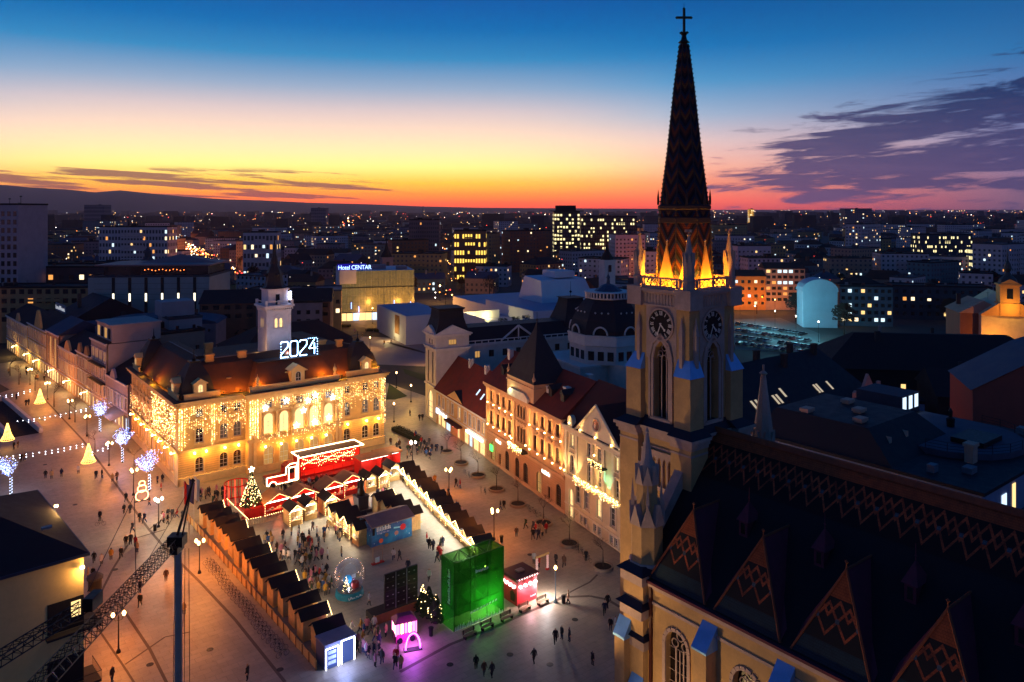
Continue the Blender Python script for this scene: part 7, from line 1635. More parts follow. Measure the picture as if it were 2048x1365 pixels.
PR = thing('light_ring', 'small purple glowing ring stand beside the sweet cart', 'light stand', P2(826, 1300)+(.02,), .3); q = MB(); q.path([(.9*cos(pi*i/12), 0, .1+1.9*sin(pi*i/12)) for i in range(13)], .09, 5); q.build('ring', glow('violet_tube', (220, 90, 255), 8, True), PR); q = MB(); q.box(-1.1, 1.1, -.4, .4, 0, .1); q.build('foot', IRON, PR)
for i, (px, py) in enumerate(((858, 1236), (872, 1246), (846, 1226))):
    t = thing('potted_conifer', 'dark potted conifer with a few golden lights beside the scaffold', 'conifer', P2(px, py)+(.02,), i, 'conifers beside the scaffold'); q = MB(); q.lathe([(.45, 0), (.55, .6), (.4, .6)], 10); q.build('pot', FELT, t); q = MB(); conifer(q, 1.1, .6, 4.2-.5*i, 700, rnd, .35); q.build('needles', MATS['fir_green'], t); q = MB()
    for k in range(26): a = rnd.uniform(0, 2*pi); u = rnd.random(); q.octa((1.1*(1-u)*cos(a), 1.1*(1-u)*sin(a), .8+3.0*u), .06)
    stuff(q.build('tree_light', STR, t))
# picture frame and letters
PFm = thing('photo_frame', 'thin standing photo frame on a red foot', 'photo frame', P2(746, 1130)+(.02,), A38); q = MB(); q.path([(0, 0, .1), (0, 0, 2.6), (1.6, 0, 2.6), (1.6, 0, .1)], .05, 5); q.build('frame', M('copper_bar', (150, 110, 80), .5, .1), PFm); q = MB(); q.box(-.2, 1.8, -.3, .3, 0, .15); q.build('foot', RED, PFm); q = MB(); q.box(.4, 1.1, -.05, .05, .15, .9); q.build('card', MATS['print_white'], PFm)
LT = thing('arch_sign', 'white and red striped letter arch beside the red kiosk', 'sign', P2(1072, 1150)+(.02,), A38)
for x in (0, 2.1):
    q = MB(); q.box(x, x+.5, 0, .3, 0, .25); q.build('foot', RED, LT)
    for j in range(6): q = MB(); q.box(x+.08, x+.42, .02, .2, .3+j*.33, .55+j*.33); q.build('letter_tile', M('tile_pale', (210, 180, 170), .6, .15, emit=(255, 190, 180), es=.25, light=False), LT)
q = MB(); q.box(0, 2.6, .03, .18, 2.3, 2.6); q.build('crossbar', M('bar_gold', (190, 150, 90), .5, .1), LT)
# ---------------------------------------------------------------- street furniture
GLOBE = glow('globe_orange', (255, 196, 120), 16); GLOBEW = glow('globe_white', (255, 240, 214), 18)
def lamp_post(label, px, py, hgt=4.8, arms=3, energy=1500, col=(255, 158, 66), white=False, group='globe lamps of the square', pos=None):
    p = pos or P2(px, py); t = thing('street_lamp', label, 'lamp', (p[0], p[1], .02), random.uniform(0, 1), group)
    b = MB(); b.lathe([(.28, 0), (.24, .25), (.1, .5), (.08, 1.2), (.06, hgt-.5), (.1, hgt-.4), (.03, hgt)], 8); b.build('post', IRON, t)
    for i in range(arms):
        a = 2*pi*i/arms; r = .6 if arms > 1 else 0; z = hgt-.1 if arms > 1 else hgt+.1
        if arms > 1: q = MB(); q.path([(0, 0, hgt-.7), (r*.6*cos(a), r*.6*sin(a), hgt-.65), (r*cos(a), r*sin(a), z-.1)], .035, 4); q.build('arm', IRON, t)
        q = MB(); q.lathe([(.1, -.08), (.19, .05), (.22, .22), (.16, .36), (.05, .5)], 10, (r*cos(a), r*sin(a), z)); q.build('globe', GLOBEW if white else GLOBE, t, smooth=True)
    if energy: lamp('street_lamp_light', (0, 0, hgt+.75), energy, col, .4, t)
    return t
LMP = [(317, 1055, 'globe lamp beside the flag poles', 1), (237, 1306, 'twin globe lamp standing alone near the cream corner building', 0), (399, 1147, 'globe lamp between the parked bicycles and the hut fence', 0), (139, 839, 'globe lamp beside the bare street tree', 0), (174, 873, 'globe lamp before the lilac house awning', 0), (218, 932, 'globe lamp next to the second glowing tree', 0), (267, 991, 'globe lamp next to the light snowman', 0), (988, 1080, 'globe lamp behind the long lit hut row', 0), (898, 990, 'globe lamp at the middle of the long lit hut row', 0), (825, 930, 'globe lamp at the far end of the long lit hut row', 1), (60, 770, 'globe lamp up the street by the yellow house', 0), (95, 800, 'globe lamp by the first golden light bell', 0)]
for (x, y, lb, wh) in LMP: lamp_post(lb, x, y, 4.6, 2 if 'twin' in lb else 3, (3000 if 'bicycles' in lb else 1050) if not wh else 1300, (255, 144, 54) if not wh else (255, 226, 190), bool(wh), None)
for i, (x, y) in enumerate(((1060, 1040), (1120, 1100), (1010, 990), (945, 935))): pass
for i, (x, y, c) in enumerate(((793, 777, 0), (822, 805, 0), (788, 845, 0), (740, 700, 0), (853, 735, 0))): lamp_post('single globe lamp on the path between lawn and theatre square', x, y, 4.4, 1, 900, (255, 196, 96), False, 'single lamps on the theatre path')
t = lamp_post('unlit dark lamp post beside the benches', 1111, 1206, 4.5, 1, 0); t.children[-1].data.materials[0] = MATS['wall_teal']
# out-of-view floodlight posts added along the nave to light the church
for i, (x, y) in enumerate(((6, 58), (19, 42), (-3, 66))):
    t = thing('added_flood_post', 'added dark post out of view with floodlights lighting the church', 'floodlight', (x, y, .02), 0, 'added floodlight posts along the church'); b = MB(); b.tube((0, 0, 0), (0, 0, 7), .1, .07, 6); b.build('post', IRON, t); q = MB(); q.box(-.3, .3, -.15, .15, 7, 7.3); q.build('lamp_head', HOT, t)
    lamp('added_flood_beam', (.2, .2, 7.6), (1900, 1900, 5000)[i], (255, 208, 144), .4, t, (125, 125, 62)[i], ((19, 2, 8), (14, 2, 8), (19, 12, 26))[i])
# golden light bells hung over the street, and cords of drop lights
BELL = glow('bell_gold', (255, 198, 96), 5)
for i, (px, py, z, lb) in enumerate(((80, 806, 2.2, 'golden light net bell hung by the street tree'), (15, 880, 2.2, 'golden light net bell hung over the stair wall'), (177, 924, 2.2, 'golden light net bell hung before the glowing trees'))):
    p = P2(px, py, z); t = thing('light_bell', lb, 'light bell', (p[0], p[1], z), 0); b = MB(); pr = [(1.35, 0), (1.15, .35), (.75, 1.2), (.5, 2.2), (.25, 3.2), (.12, 3.7)]
    for k in range(16):
        a = 2*pi*k/16; pts = [(r*cos(a+.15*j), r*sin(a+.15*j), zz) for j, (r, zz) in enumerate(pr)]; b.path(pts, .03, 4)
    for r, zz in pr[:4]: b.path([(r*cos(2*pi*k/20), r*sin(2*pi*k/20), zz) for k in range(21)], .035, 4)
    b.build('light_net', BELL, t); q = MB(); q.tube((0, 0, 3.7), (0, 0, 6.5), .02, .02, 4); q.build('hanger', IRON, t); lamp('bell_light', (0, 0, 1.2), 130, (255, 180, 80), .6, t)
DROP = glow('drop_light', (226, 232, 255), 12)
for i, (a, b_) in enumerate((((0, 915), (165, 889)), ((35, 843), (172, 818)), ((0, 792), (60, 780)), ((185, 905), (235, 880)))):
    A_, B_ = P2(*a, 6), P2(*b_, 6); t = thing('drop_light_cord', ['cord of white drop lights strung across the square', 'cord of white drop lights strung over the street', 'short cord of white drop lights up the street', 'cord of white drop lights between the glowing trees'][i], 'light cord', (0, 0, 0)); q = MB(); n = 13 if i < 2 else 5; q.path([(A_[0]+(B_[0]-A_[0])*k/n, A_[1]+(B_[1]-A_[1])*k/n, 6.3-.3*sin(pi*k/n)) for k in range(n+1)], .015, 4); q.build('cord', IRON, t); q = MB()
    for k in range(n+1):
        x, y, z = A_[0]+(B_[0]-A_[0])*k/n, A_[1]+(B_[1]-A_[1])*k/n, 6.2-.3*sin(pi*k/n)
        for j in range(rnd.choice((1, 2, 2))): q.octa((x, y, z-.5*j-.2), .1)
    stuff(q.build('drop_bulb', DROP, t))
# trees
BARK = M('bark', (66, 52, 42), .9, .3, 3)
def grow(mb, p, d, L, r, depth, rr, tips):
    q = tuple(p[i]+d[i]*L for i in range(3)); mb.tube(p, q, r, r*.65, 5 if depth > 1 else 3, caps=False)
    if depth == 0: tips.append(q); return
    for _ in range(3 if depth > 1 else 4):
        a, b_ = rr.uniform(0, 2*pi), rr.uniform(.35, .85); e = (d[0]*.6+cos(a)*b_, d[1]*.6+sin(a)*b_, d[2]*.45+rr.uniform(.05, .5)); l = sqrt(sum(x*x for x in e)); grow(mb, q, tuple(x/l for x in e), L*rr.uniform(.68, .88), r*.6, depth-1, rr, tips)
TREES = []
for k in range(4):
    rr = random.Random(20+k); b = MB(); tips = []; grow(b, (0, 0, 1.6), (0, 0, 1), 1.15, .07, 4, rr, tips); q = MB(); q.tube((0, 0, 0), (0, 0, 1.65), .12, .075, 7); TREES.append((q.data('trunk', BARK), b.data('crown', BARK), tips))
ringm = MB()
for i in range(24):
    a0, a1 = 2*pi*i/24, 2*pi*(i+1)/24; ringm.add([(r*cos(a), r*sin(a), z) for r, z in ((1.55, 0), (1.55, .4), (1.3, .4), (1.3, .2)) for a in (a0, a1)], [(0, 1, 3, 2), (2, 3, 5, 4), (4, 5, 7, 6)])
ringm = ringm.data('planter_ring', M('ring_stone', (140, 122, 100), .8, .15, 1)); soil = MB(); soil.lathe([(1.3, .0), (1.3, .25), (.1, .3)], 20); soil = soil.data('soil', M('soil', (34, 26, 22), .95, .3, 2))
for i, (px, py) in enumerate(((894, 905), (922, 928), (956, 953), (993, 981), (1036, 1011), (1087, 1049), (1139, 1090), (1206, 1137))):
    p = P2(px, py); t = thing('planter_tree', f'{ords[i]} bare young tree in round stone planter counted from the ochre house', 'tree', (p[0], p[1], .02), i*1.3, 'planter trees before the palace'); tm, cm, _ = TREES[i % 4]; obj('trunk', tm, t); obj('crown', cm, t); obj('planter_ring', ringm, t); obj('soil', soil, t); s = 1.0 if i else .9; t.scale = (s, s, s)
for i, (px, py, s) in enumerate(((108, 815, 1.4), (150, 845, 1.2), (38, 770, 1.4), (70, 782, 1.3), (190, 905, 1.0), (268, 935, .9), (20, 752, 1.3))):
    p = P2(px, py); t = thing('street_tree', 'bare street tree on the pavement before the shops', 'tree', (p[0], p[1], .02), i*2.1, 'bare trees before the shops'); tm, cm, _ = TREES[(i+1) % 4]; obj('trunk', tm, t); obj('crown', cm, t); t.scale = (s, s, s)
LEDW = glow('tree_led', (206, 220, 255), 6); LEDB = glow('tree_led_blue', (110, 140, 255), 6)
for i, (px, py, lb) in enumerate(((200, 864, 'round tree wrapped in blue white lights by the awning'), (245, 926, 'tree wrapped in blue white lights beside the city hall side'), (299, 983, 'tree wrapped in blue white lights behind the light snowman'), (22, 990, 'tree wrapped in blue white lights behind the dark roof'))):
    p = P2(px, py); t = thing('lit_tree', lb, 'tree', (p[0], p[1], .02), i); tm, cm, tips = TREES[i % 4]; obj('trunk', tm, t); obj('crown', cm, t); s = 1.45; t.scale = (s, s, s)
    b = MB()
    for k in range(420):
        tp = rnd.choice(tips); u = rnd.uniform(.25, 1.05); b.octa((tp[0]*u+rnd.gauss(0, .12), tp[1]*u+rnd.gauss(0, .12), 2.2+(tp[2]-2.2)*u+rnd.gauss(0, .12)), .042, rnd.randrange(2))
    for k in range(40): a = k*.9; b.octa((.14*cos(a), .14*sin(a), .1+k*.055), .045)
    stuff(b.build('wrapped_light', [LEDW, LEDB], t)); lamp('tree_light_glow', (0, 0, 3.2), 220, (170, 186, 255), .8, t)
SN = thing('light_snowman', 'snowman outlined in warm light tubes standing before a glowing tree', 'light figure', P2(284, 1002)+(.02,), A38)
for (z, r) in ((.95, .95), (2.25, .65), (3.2, .45)): q = MB(); q.path([(r*1.15*cos(2*pi*k/18), 0, z+r*sin(2*pi*k/18)) for k in range(19)], .07, 5); q.build('ring', glow('snowman_tube', (255, 170, 110), 9, True), SN)
q = MB(); q.box(-1.3, 1.3, -.3, .3, 0, .1); q.build('foot', IRON, SN)
# benches, bins
bs = MB(); [bs.box(-1.0, 1.0, -.28+.14*i, -.17+.14*i, .43, .47) for i in range(4)]; bs = bs.data('seat', M('bench_wood', (140, 112, 84), .7, .2, 2)); bb = MB(); [bb.box(-1.0, 1.0, .3+.03*i, .34+.03*i, .55+.15*i, .66+.15*i) for i in range(3)]; bb = bb.data('backrest', MATS['bench_wood']); bl_ = MB(); bl_.box(-.05, .05, -.26, .3, 0, .43); bl_.box(-.05, .05, .28, .36, .4, 1.0); bl_ = bl_.data('leg', IRON)
for i, (px, py) in enumerate(((940, 1275), (975, 1258), (1014, 1241), (1050, 1222), (1086, 1208))):
    p = P2(px, py); t = thing('bench', ['slatted bench before the scaffold corner', 'slatted bench before the middle of the green scaffold', 'slatted bench between scaffold and red kiosk', 'occupied slatted bench before the red kiosk', 'slatted bench beside the unlit lamp post'][i], 'bench', (p[0], p[1], .02), A38+.06); obj('seat', bs, t); obj('backrest', bb, t); [obj('leg', bl_, t, (x, 0, 0)) for x in (-.8, .8)]
for i, (px, py) in enumerate(((1127, 1207), (862, 1272), (310, 1062), (1003, 1085))):
    p = P2(px, py); q = MB(); q.lathe([(.25, 0), (.28, .9), (.34, .92), (.34, 1.05), (.2, 1.1)], 10); tag(q.build('litter_bin', IRON, None, (p[0], p[1], .02)), ['dark litter bin beside the end bench', 'dark litter bin beside the scaffold corner', 'dark litter bin under the flag pole lamp', 'dark litter bin behind the lit hut row'][i], 'litter bin')
# advertising column
AC = thing('advertising_column', 'round dark advertising column with pale poster band and domed cap', 'advertising column', P2(190, 1208)+(.02,), 0); q = MB(); q.lathe([(.95, 0), (.95, .5), (.85, .5), (.85, 3.4)], 18); q.build('drum', M('column_dark', (44, 42, 44), .6, .2, 1), AC); q = MB(); q.lathe([(1.0, 3.4), (1.05, 3.7), (.6, 4.1), (.1, 4.4)], 18); q.build('cap', TR[3], AC); q = MB(); q.lathe([(.87, 1.2), (.87, 2.0)], 18); q.build('poster', M('poster_mix', (180, 150, 140), .6, .6, 2), AC)
# flag poles
for i, (px, c, lb) in enumerate(((368, ((150, 30, 36), (40, 50, 110)), 'red and blue flag hanging on a slim pole by the huts'), (378, ((44, 56, 120), (30, 34, 90)), 'dark blue flag hanging on a slim pole by the huts'), (388, ((190, 200, 210), (120, 150, 190)), 'white and pale blue flag hanging on a slim pole by the huts'))):
    p = P2(px, 1078-6*i); t = thing('flag_pole', lb, 'flag', (p[0], p[1], .02), A38); q = MB(); q.tube((0, 0, 0), (0, 0, 9.6), .07, .04, 6); q.build('pole', M('pole_pale', (150, 150, 150), .4, .1), t)
    b = MB(); n = 8
    for k in range(n+1):
        u = k/n; b.v += [(.05+.9*u+.1*sin(u*9), .25*sin(u*7+i), 9.4-1.0*u), (.05+.75*u, .25*sin(u*7+i+.6), 5.6-.7*u)]
    for k in range(n): b.f.append((2*k, 2*k+1, 2*k+3, 2*k+2)); b.m.append(0 if k < n/2 else 1)
    b.build('cloth', [M('flag_%d_a' % i, c[0], .8, .1), M('flag_%d_b' % i, c[1], .8, .1)], t)
# hedges and lawns, theatre square, street before the hotel
def gsheet(name, pxs, z, mat): return sheet(name, [P2(*p) for p in pxs], z, mat)
gsheet('lawn', [(778, 768), (815, 793), (790, 800), (772, 800)], .05, LAWN); gsheet('lawn', [(806, 738), (850, 750), (852, 765), (810, 748)], .05, LAWN)
PLAZ = M('theatre_paving', (150, 128, 126), .7, .15, .05); gsheet('theatre_square', [(690, 672), (870, 680), (880, 735), (720, 728)], .04, PLAZ)
for k in range(5): strip([(775+k*9, 685+k*2.5), (815+k*9, 697+k*2.5)], 1.6, .06, 'paving_band', M('band_rose', (96, 76, 76), .8, .1, 1))
ROAD = M('asphalt', (58, 56, 54), .85, .2, .1); gsheet('road', [(580, 634), (840, 634), (850, 656), (590, 660)], .045, ROAD)
gsheet('road', [(20, 780), (130, 760), (60, 720), (-60, 735)], .03, PAVE2)
for i, (a, b_, lb) in enumerate((((790, 860), (838, 884), 'clipped dark hedge block before the shop house'), ((735, 662), (835, 668), 'long clipped hedge beside the hotel street'), ((640, 652), (700, 655), 'short clipped hedge beside the street crossing'))):
    A_, B_ = P2(*a), P2(*b_); an = atan2(B_[1]-A_[1], B_[0]-A_[0]); L = math.dist(A_, B_); t = thing('hedge', lb, 'hedge', (A_[0], A_[1], 0), an); q = MB(); q.box(0, L, -1.0, 1.0, 0, .8); 
    for _ in range(int(L*45)):
        x, y, z = rnd.uniform(0, L), rnd.uniform(-1.1, 1.1), rnd.uniform(.5, 1.1); s = .16; q.quad((x-s, y, z), (x+s, y+s, z+.05), (x, y+s, z+s))
    q.build('foliage', M('hedge_leaf', (34, 44, 24), .9, .35, 1), t)
# cars
def car_meshes():
    P = {}; prof = [(-2.1, .35), (-2.15, .75), (-1.95, .95), (-1.2, 1.02), (1.0, 1.0), (1.9, .88), (2.15, .7), (2.12, .35)]
    b = MB(); b.ext(prof[::-1], 'y', -.85, .85); P['body'] = b
    b = MB(); b.add([(-1.6, -.78, 1.0), (1.1, -.78, 1.0), (1.1, .78, 1.0), (-1.6, .78, 1.0), (-1.1, -.62, 1.46), (.35, -.62, 1.48), (.35, .62, 1.48), (-1.1, .62, 1.46)], [(0, 1, 5, 4), (1, 2, 6, 5), (2, 3, 7, 6), (3, 0, 4, 7)]); P['glass'] = b
    b = MB(); b.box(-1.12, .37, -.63, .63, 1.46, 1.5); P['roof'] = b
    b = MB(); b.tube((0, -.1, 0), (0, .1, 0), .32, .32, 10); P['wheel'] = b; b = MB(); b.box(-.03, .03, -.2, .2, 0, .14); P['light'] = b; return P
CP = car_meshes(); CARM = {k: v.data(k, GLASSD if k in ('glass', 'wheel') else TW[1]) for k, v in CP.items()}
HL, TL = glow('headlight', (255, 240, 210), 7), glow('tail_light', (255, 30, 20), 5)
bodym = {}
def car(label, pos, rz, colr, group, lights=False, wheels=True):
    t = thing('parked_car' if not lights else 'car', label, 'car', (pos[0], pos[1], .05), rz, group)
    if colr not in bodym: m = M('car_%d_%d_%d' % colr, colr, .3, .05, spec=.6); bodym[colr] = (CP['body'].data('body', m), CP['roof'].data('roof', m))
    obj('body', bodym[colr][0], t); obj('glass', CARM['glass'], t); obj('roof', bodym[colr][1], t)
    if wheels: [obj('wheel', CARM['wheel'], t, (x, y, .32)) for x in (-1.35, 1.35) for y in (-.8, .8)]
    if lights:
        if 'hl' not in bodym: bodym['hl'] = CP['light'].data('headlight', HL); bodym['tl'] = CP['light'].data('tail_light', TL)
        for y in (-.6, .6): obj('headlight', bodym['hl'], t, (2.16, y, .62)); obj('tail_light', bodym['tl'], t, (-2.16, y, .68))
cc = ((150, 150, 155), (40, 42, 48), (190, 190, 190), (70, 80, 100), (110, 30, 30), (28, 28, 30), (90, 96, 100)); cn = ('silver', 'charcoal', 'white', 'blue grey', 'dark red', 'black', 'grey')
gsheet('car_park', [(1462, 640), (1560, 636), (1640, 668), (1640, 705), (1470, 700)], .04, M('car_park_asphalt', (70, 74, 76), .7, .15, .2))
k = 0
for r_ in range(4):
    A_, B_ = P2(1472, 650+r_*13), P2(1612+r_*10, 672+r_*13.5)
    for i in range(11):
        u = (i+.5)/11; j = rnd.randrange(7)
        if rnd.random() < .06: continue
        car(f'{cn[j]} car parked in the teal lit car park', (A_[0]+(B_[0]-A_[0])*u, A_[1]+(B_[1]-A_[1])*u), atan2(B_[1]-A_[1], B_[0]-A_[0])+pi/2+rnd.uniform(-.05, .05), cc[j], f'{cn[j]} cars in the car park', False, False)
for i, (px, py, e) in enumerate(((1510, 648, 1500), (1550, 660, 1500), (1592, 672, 1500), (1637, 685, 1500))):
    lamp_post('tall cool white lamp over the car park', px, py, 8, 1, 3300, (136, 232, 255), True, 'lamps of the car park')
for i, (px, py, j, d) in enumerate(((629, 640, 1, 0), (645, 643, 4, 1), (660, 637, 2, 1), (697, 637, 5, 0), (735, 634, 2, 0), (770, 632, 1, 1), (808, 631, 2, 0), (615, 647, 0, 1))):
    car(f'{cn[j]} car on the street before the hotel' + (' heading past the crossing' if i > 3 else ''), P2(px, py), radians(14)+pi*d, cc[j], f'{cn[j]} cars on the hotel street'+(' past the crossing' if i > 3 else ''), True)
for i, (px, py) in enumerate(((612, 655), (682, 650), (745, 648), (806, 645), (850, 646), (600, 632))): lamp_post('orange street lamp along the street before the hotel', px, py, 7, 1, 3400, (255, 176, 70), False, 'lamps of the hotel street')
for i, (px, py) in enumerate(((1745, 718), (1770, 745), (1800, 738), (1760, 700))): lamp_post('small orange lamp in the lane between dark roofs', px, py, 4, 1, 420, (255, 120, 50), False, 'lamps in the dark lane')
for i, (px, py) in enumerate(((1480, 628), (1550, 628), (1620, 632))): lamp_post('orange street lamp before the orange lit house', px, py, 7, 1, 900, (255, 150, 40), False, 'lamps before the orange house')
# stair wall of the underpass
UW = thing('stair_wall', 'low pale stone wall beside the dark underpass stairs', 'wall', (0, 0, 0)); A_, B_ = P2(8, 802), P2(82, 866); an = atan2(B_[1]-A_[1], B_[0]-A_[0]); L = math.dist(A_, B_); UW.location = (A_[0], A_[1], .02); UW.rotation_euler.z = an; q = MB(); q.box(0, L, -.4, .4, 0, 1.3); q.box(0, L, -7, -6.2, 0, 1.3); q.build('wall', PALE, UW); q = MB(); q.box(0, L, -6.2, -.4, .02, .04); q.build('stair_well', M('well_dark', (18, 16, 18), .9, .2), UW)
# parked bicycles along the fence
def bike_mesh():
    b = MB()
    for x in (-.5, .5): b.path([(x+.33*cos(2*pi*i/14), 0, .34+.33*sin(2*pi*i/14)) for i in range(15)], .02, 4)
    b.build
    f = MB(); f.path([(-.5, 0, .34), (-.15, 0, .34), (.32, 0, .8), (-.2, 0, .82), (-.15, 0, .34)], .022, 4); f.path([(-.5, 0, .34), (-.2, 0, .82), (-.23, 0, .95)], .02, 4); f.path([(.5, 0, .34), (.32, 0, .8), (.3, 0, 1.0)], .022, 4); f.path([(.25, -.25, 1.02), (.3, 0, 1.0), (.25, .25, 1.02)], .018, 4)
    s = MB(); s.box(-.34, -.12, -.07, .07, .94, 1.0); return b.data('wheel', IRON), f.data('frame', M('bike_frame', (60, 56, 60), .4, .3, 1, metal=.4)), s.data('saddle', IRON)
BKM = bike_mesh()
def bike(label, pos, rz, group, z=.02):
    t = thing('bicycle', label, 'bicycle', (pos[0], pos[1], z), rz, group)
    for nm, me in zip(('wheel_pair', 'frame', 'saddle'), BKM): obj(nm, me, t)
    return t
for i in range(24):
    u = i/23; p = g2w(34.6+rnd.uniform(-.2, .2), 119-u*30); bike('bicycle parked in the long rack beside the hut fence', p, A38+rnd.uniform(-.3, .3), 'bicycles parked along the fence')
for i, (px, py) in enumerate(((1058, 1022), (1064, 1026), (1071, 1031), (1078, 1036), (1085, 1040), (1150, 1098), (1157, 1104), (1164, 1111), (1171, 1118), (1176, 1124), (962, 985), (970, 988), (930, 950), (938, 955))):
    bike('bicycle leaning among the planter trees before the palace', P2(px, py), RA+pi/2+rnd.uniform(-.5, .5), 'bicycles among the planter trees')
for i, (px, py) in enumerate(((150, 1010), (230, 1140), (420, 1300), (300, 1330), (1020, 1310), (1100, 1330), (900, 1330), (560, 1340), (1150, 1240), (90, 930), (1060, 1110))):
    q = MB(); q.lathe([(.42, 0), (.42, .015), (.1, .02)], 14); p_ = P2(px, py); tag(q.build('manhole_cover', IRON, None, (p_[0], p_[1], .025)), 'round dark iron manhole cover set in the square paving', 'manhole cover', 'manhole covers of the square')
CY = bike('bicycle ridden across the open paving', P2(201, 1052), .35, None); CY['label'] = 'bicycle ridden across the open paving by a person in black'
# bicycle rack kerb
RKS = thing('bicycle_rack', 'low steel bicycle rack rail along the hut fence', 'rack', g2w(34.6, 88)+(.02,), A38+pi/2); q = MB(); q.tube((0, .5, .3), (31, .5, .3), .03); q.build('rail', MATS['bar_grey'], RKS)
# cream corner building and the crane
CB = thing('cream_corner_building', 'plain cream building with hipped dark roof and black corner balconies', 'building', (-46, 81.4, 0), radians(43))
WOL = M('olive_cream_plaster', (206, 178, 118), .9, .12, .4); b = MB(); b.box(-40, 0, 0, 24, 0, 16.8); b.build('wall', WOL, CB); b = MB(); b.box(-40.3, .5, -.5, 24.5, 16.8, 17.1); b.build('gutter', M('gutter_blue', (40, 50, 70), .5, .2, 1), CB)
b = MB(); b.add([(-40.2, -.4, 17.1), (.4, -.4, 17.1), (.4, 24.4, 17.1), (-40.2, 24.4, 17.1), (-28, 12, 21.5), (-9, 12, 21.5)], [(0, 1, 5, 4), (1, 2, 5), (2, 3, 4, 5), (3, 0, 4)]); b.build('roof', M('dark_red_black_tile', (40, 28, 32), .8, .3, 1), CB)
for z in (12.6, 6.6):
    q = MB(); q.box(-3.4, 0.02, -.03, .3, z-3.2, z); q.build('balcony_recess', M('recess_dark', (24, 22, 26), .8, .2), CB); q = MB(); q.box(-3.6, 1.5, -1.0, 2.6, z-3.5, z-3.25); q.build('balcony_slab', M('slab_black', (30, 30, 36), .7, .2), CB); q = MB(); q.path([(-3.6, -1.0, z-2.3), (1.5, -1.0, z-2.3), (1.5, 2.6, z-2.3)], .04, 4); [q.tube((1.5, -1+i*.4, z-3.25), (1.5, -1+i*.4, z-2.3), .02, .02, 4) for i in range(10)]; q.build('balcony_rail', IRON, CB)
q = MB(); q.box(-1.2, -.3, -.08, .0, 10.6, 12.2); q.build('window', PWARM, CB)
for (x, y, z) in ((.7, 15.6, 17.4), (-.2, -.2, 15.6)):
    q = MB(); q.box(x-.15, x+.2, y-.15, y+.15, z-.1, z+.12); q.build('eaves_lamp', HOT, CB); lamp('eaves_light', (x+.5, y-.3, z-.3), 330, (255, 190, 110), .2, CB)
q = MB(); q.box(-3.0, -2.0, 4.5, 5.0, 18.9, 19.15); q.build('roof_hatch', MATS['bar_grey'], CB)
CR = thing('crane', 'construction crane with grey mast, dark lattice jib and hanging cables', 'crane', (-26.4, 60, 0), 0)
b = MB(); b.tube((0, 0, 0), (0, 0, 27.6), .34, .26, 10); b.build('mast', M('mast_grey', (160, 150, 136), .7, .15, 1), CR)
b = MB(); b.box(-.7, .5, -.5, .5, 27.4, 28.2); b.box(-.3, .3, -.9, .4, 27.0, 27.5); b.build('slewing_head', IRON, CR)
b = MB(); b.tube((-.1, 0, 28.1), (1.05, .2, 32.3), .11, .07, 6); b.tube((.3, 0, 28.1), (1.05, .2, 32.3), .06, .06, 6); b.octa((1.05, .2, 32.4), .22); b.build('a_frame', IRON, CR)
def truss(name, A_, B_, w, n, mat=IRON):
    from mathutils import Vector
    a, c = Vector(A_), Vector(B_); d = (c-a).normalized(); s = d.cross(Vector((0, 0, 1))).normalized()*w/2; u = s.cross(d).normalized()*w/2; q = MB(); cor = [s+u, s-u, -s-u, -s+u]
    for k in cor: q.tube(tuple(a+k), tuple(c+k), .045, .045, 4)
    for i in range(n):
        p0, p1 = a+(c-a)*i/n, a+(c-a)*(i+1)/n
        for j in range(4): q.tube(tuple(p0+cor[j]), tuple(p1+cor[(j+1) % 4]), .025, .025, 3, caps=False); q.tube(tuple(p0+cor[j]), tuple(p0+cor[(j+1) % 4]), .022, .022, 3, caps=False)
    return q.build(name, mat, CR)
truss('jib', (-.4, -.3, 27.6), (5.6, -33, 32.8), .72, 38)
truss('counter_jib', (-.2, -13.0, 29.3), (-1.4, -27, 31.0), .6, 18)
b = MB(); b.box(-.1, .5, -13.2, -12.0, 29.1, 29.9); b.build('joint_block', IRON, CR)
b = MB()
for (p, q_) in (((.9, -.2, 27.2), (1.0, -.2, 12)), ((.6, -.2, 27.2), (.5, -.2, 8)), ((1.05, .2, 32.2), (.9, -8.6, 28.8)), ((-.3, 0, 27), (-.6, .1, 0)), ((.9, -8.6, 28.9), (-1.0, -5, 33.2)), ((-1.0, -5, 33.2), (-.2, -12.5, 30))): b.tube(p, q_, .025, .025, 4)
b.path([(1.0, -.2, 12), (1.25, -.2, 11), (.75, -.2, 11), (1.0, -.2, 12)], .03, 4); b.build('cable', IRON, CR)
b = MB(); b.tube((-1.6, 0, 9.2), (-.2, 0, 7.4), .12, .08, 5); b.build('mast_strut', IRON, CR)
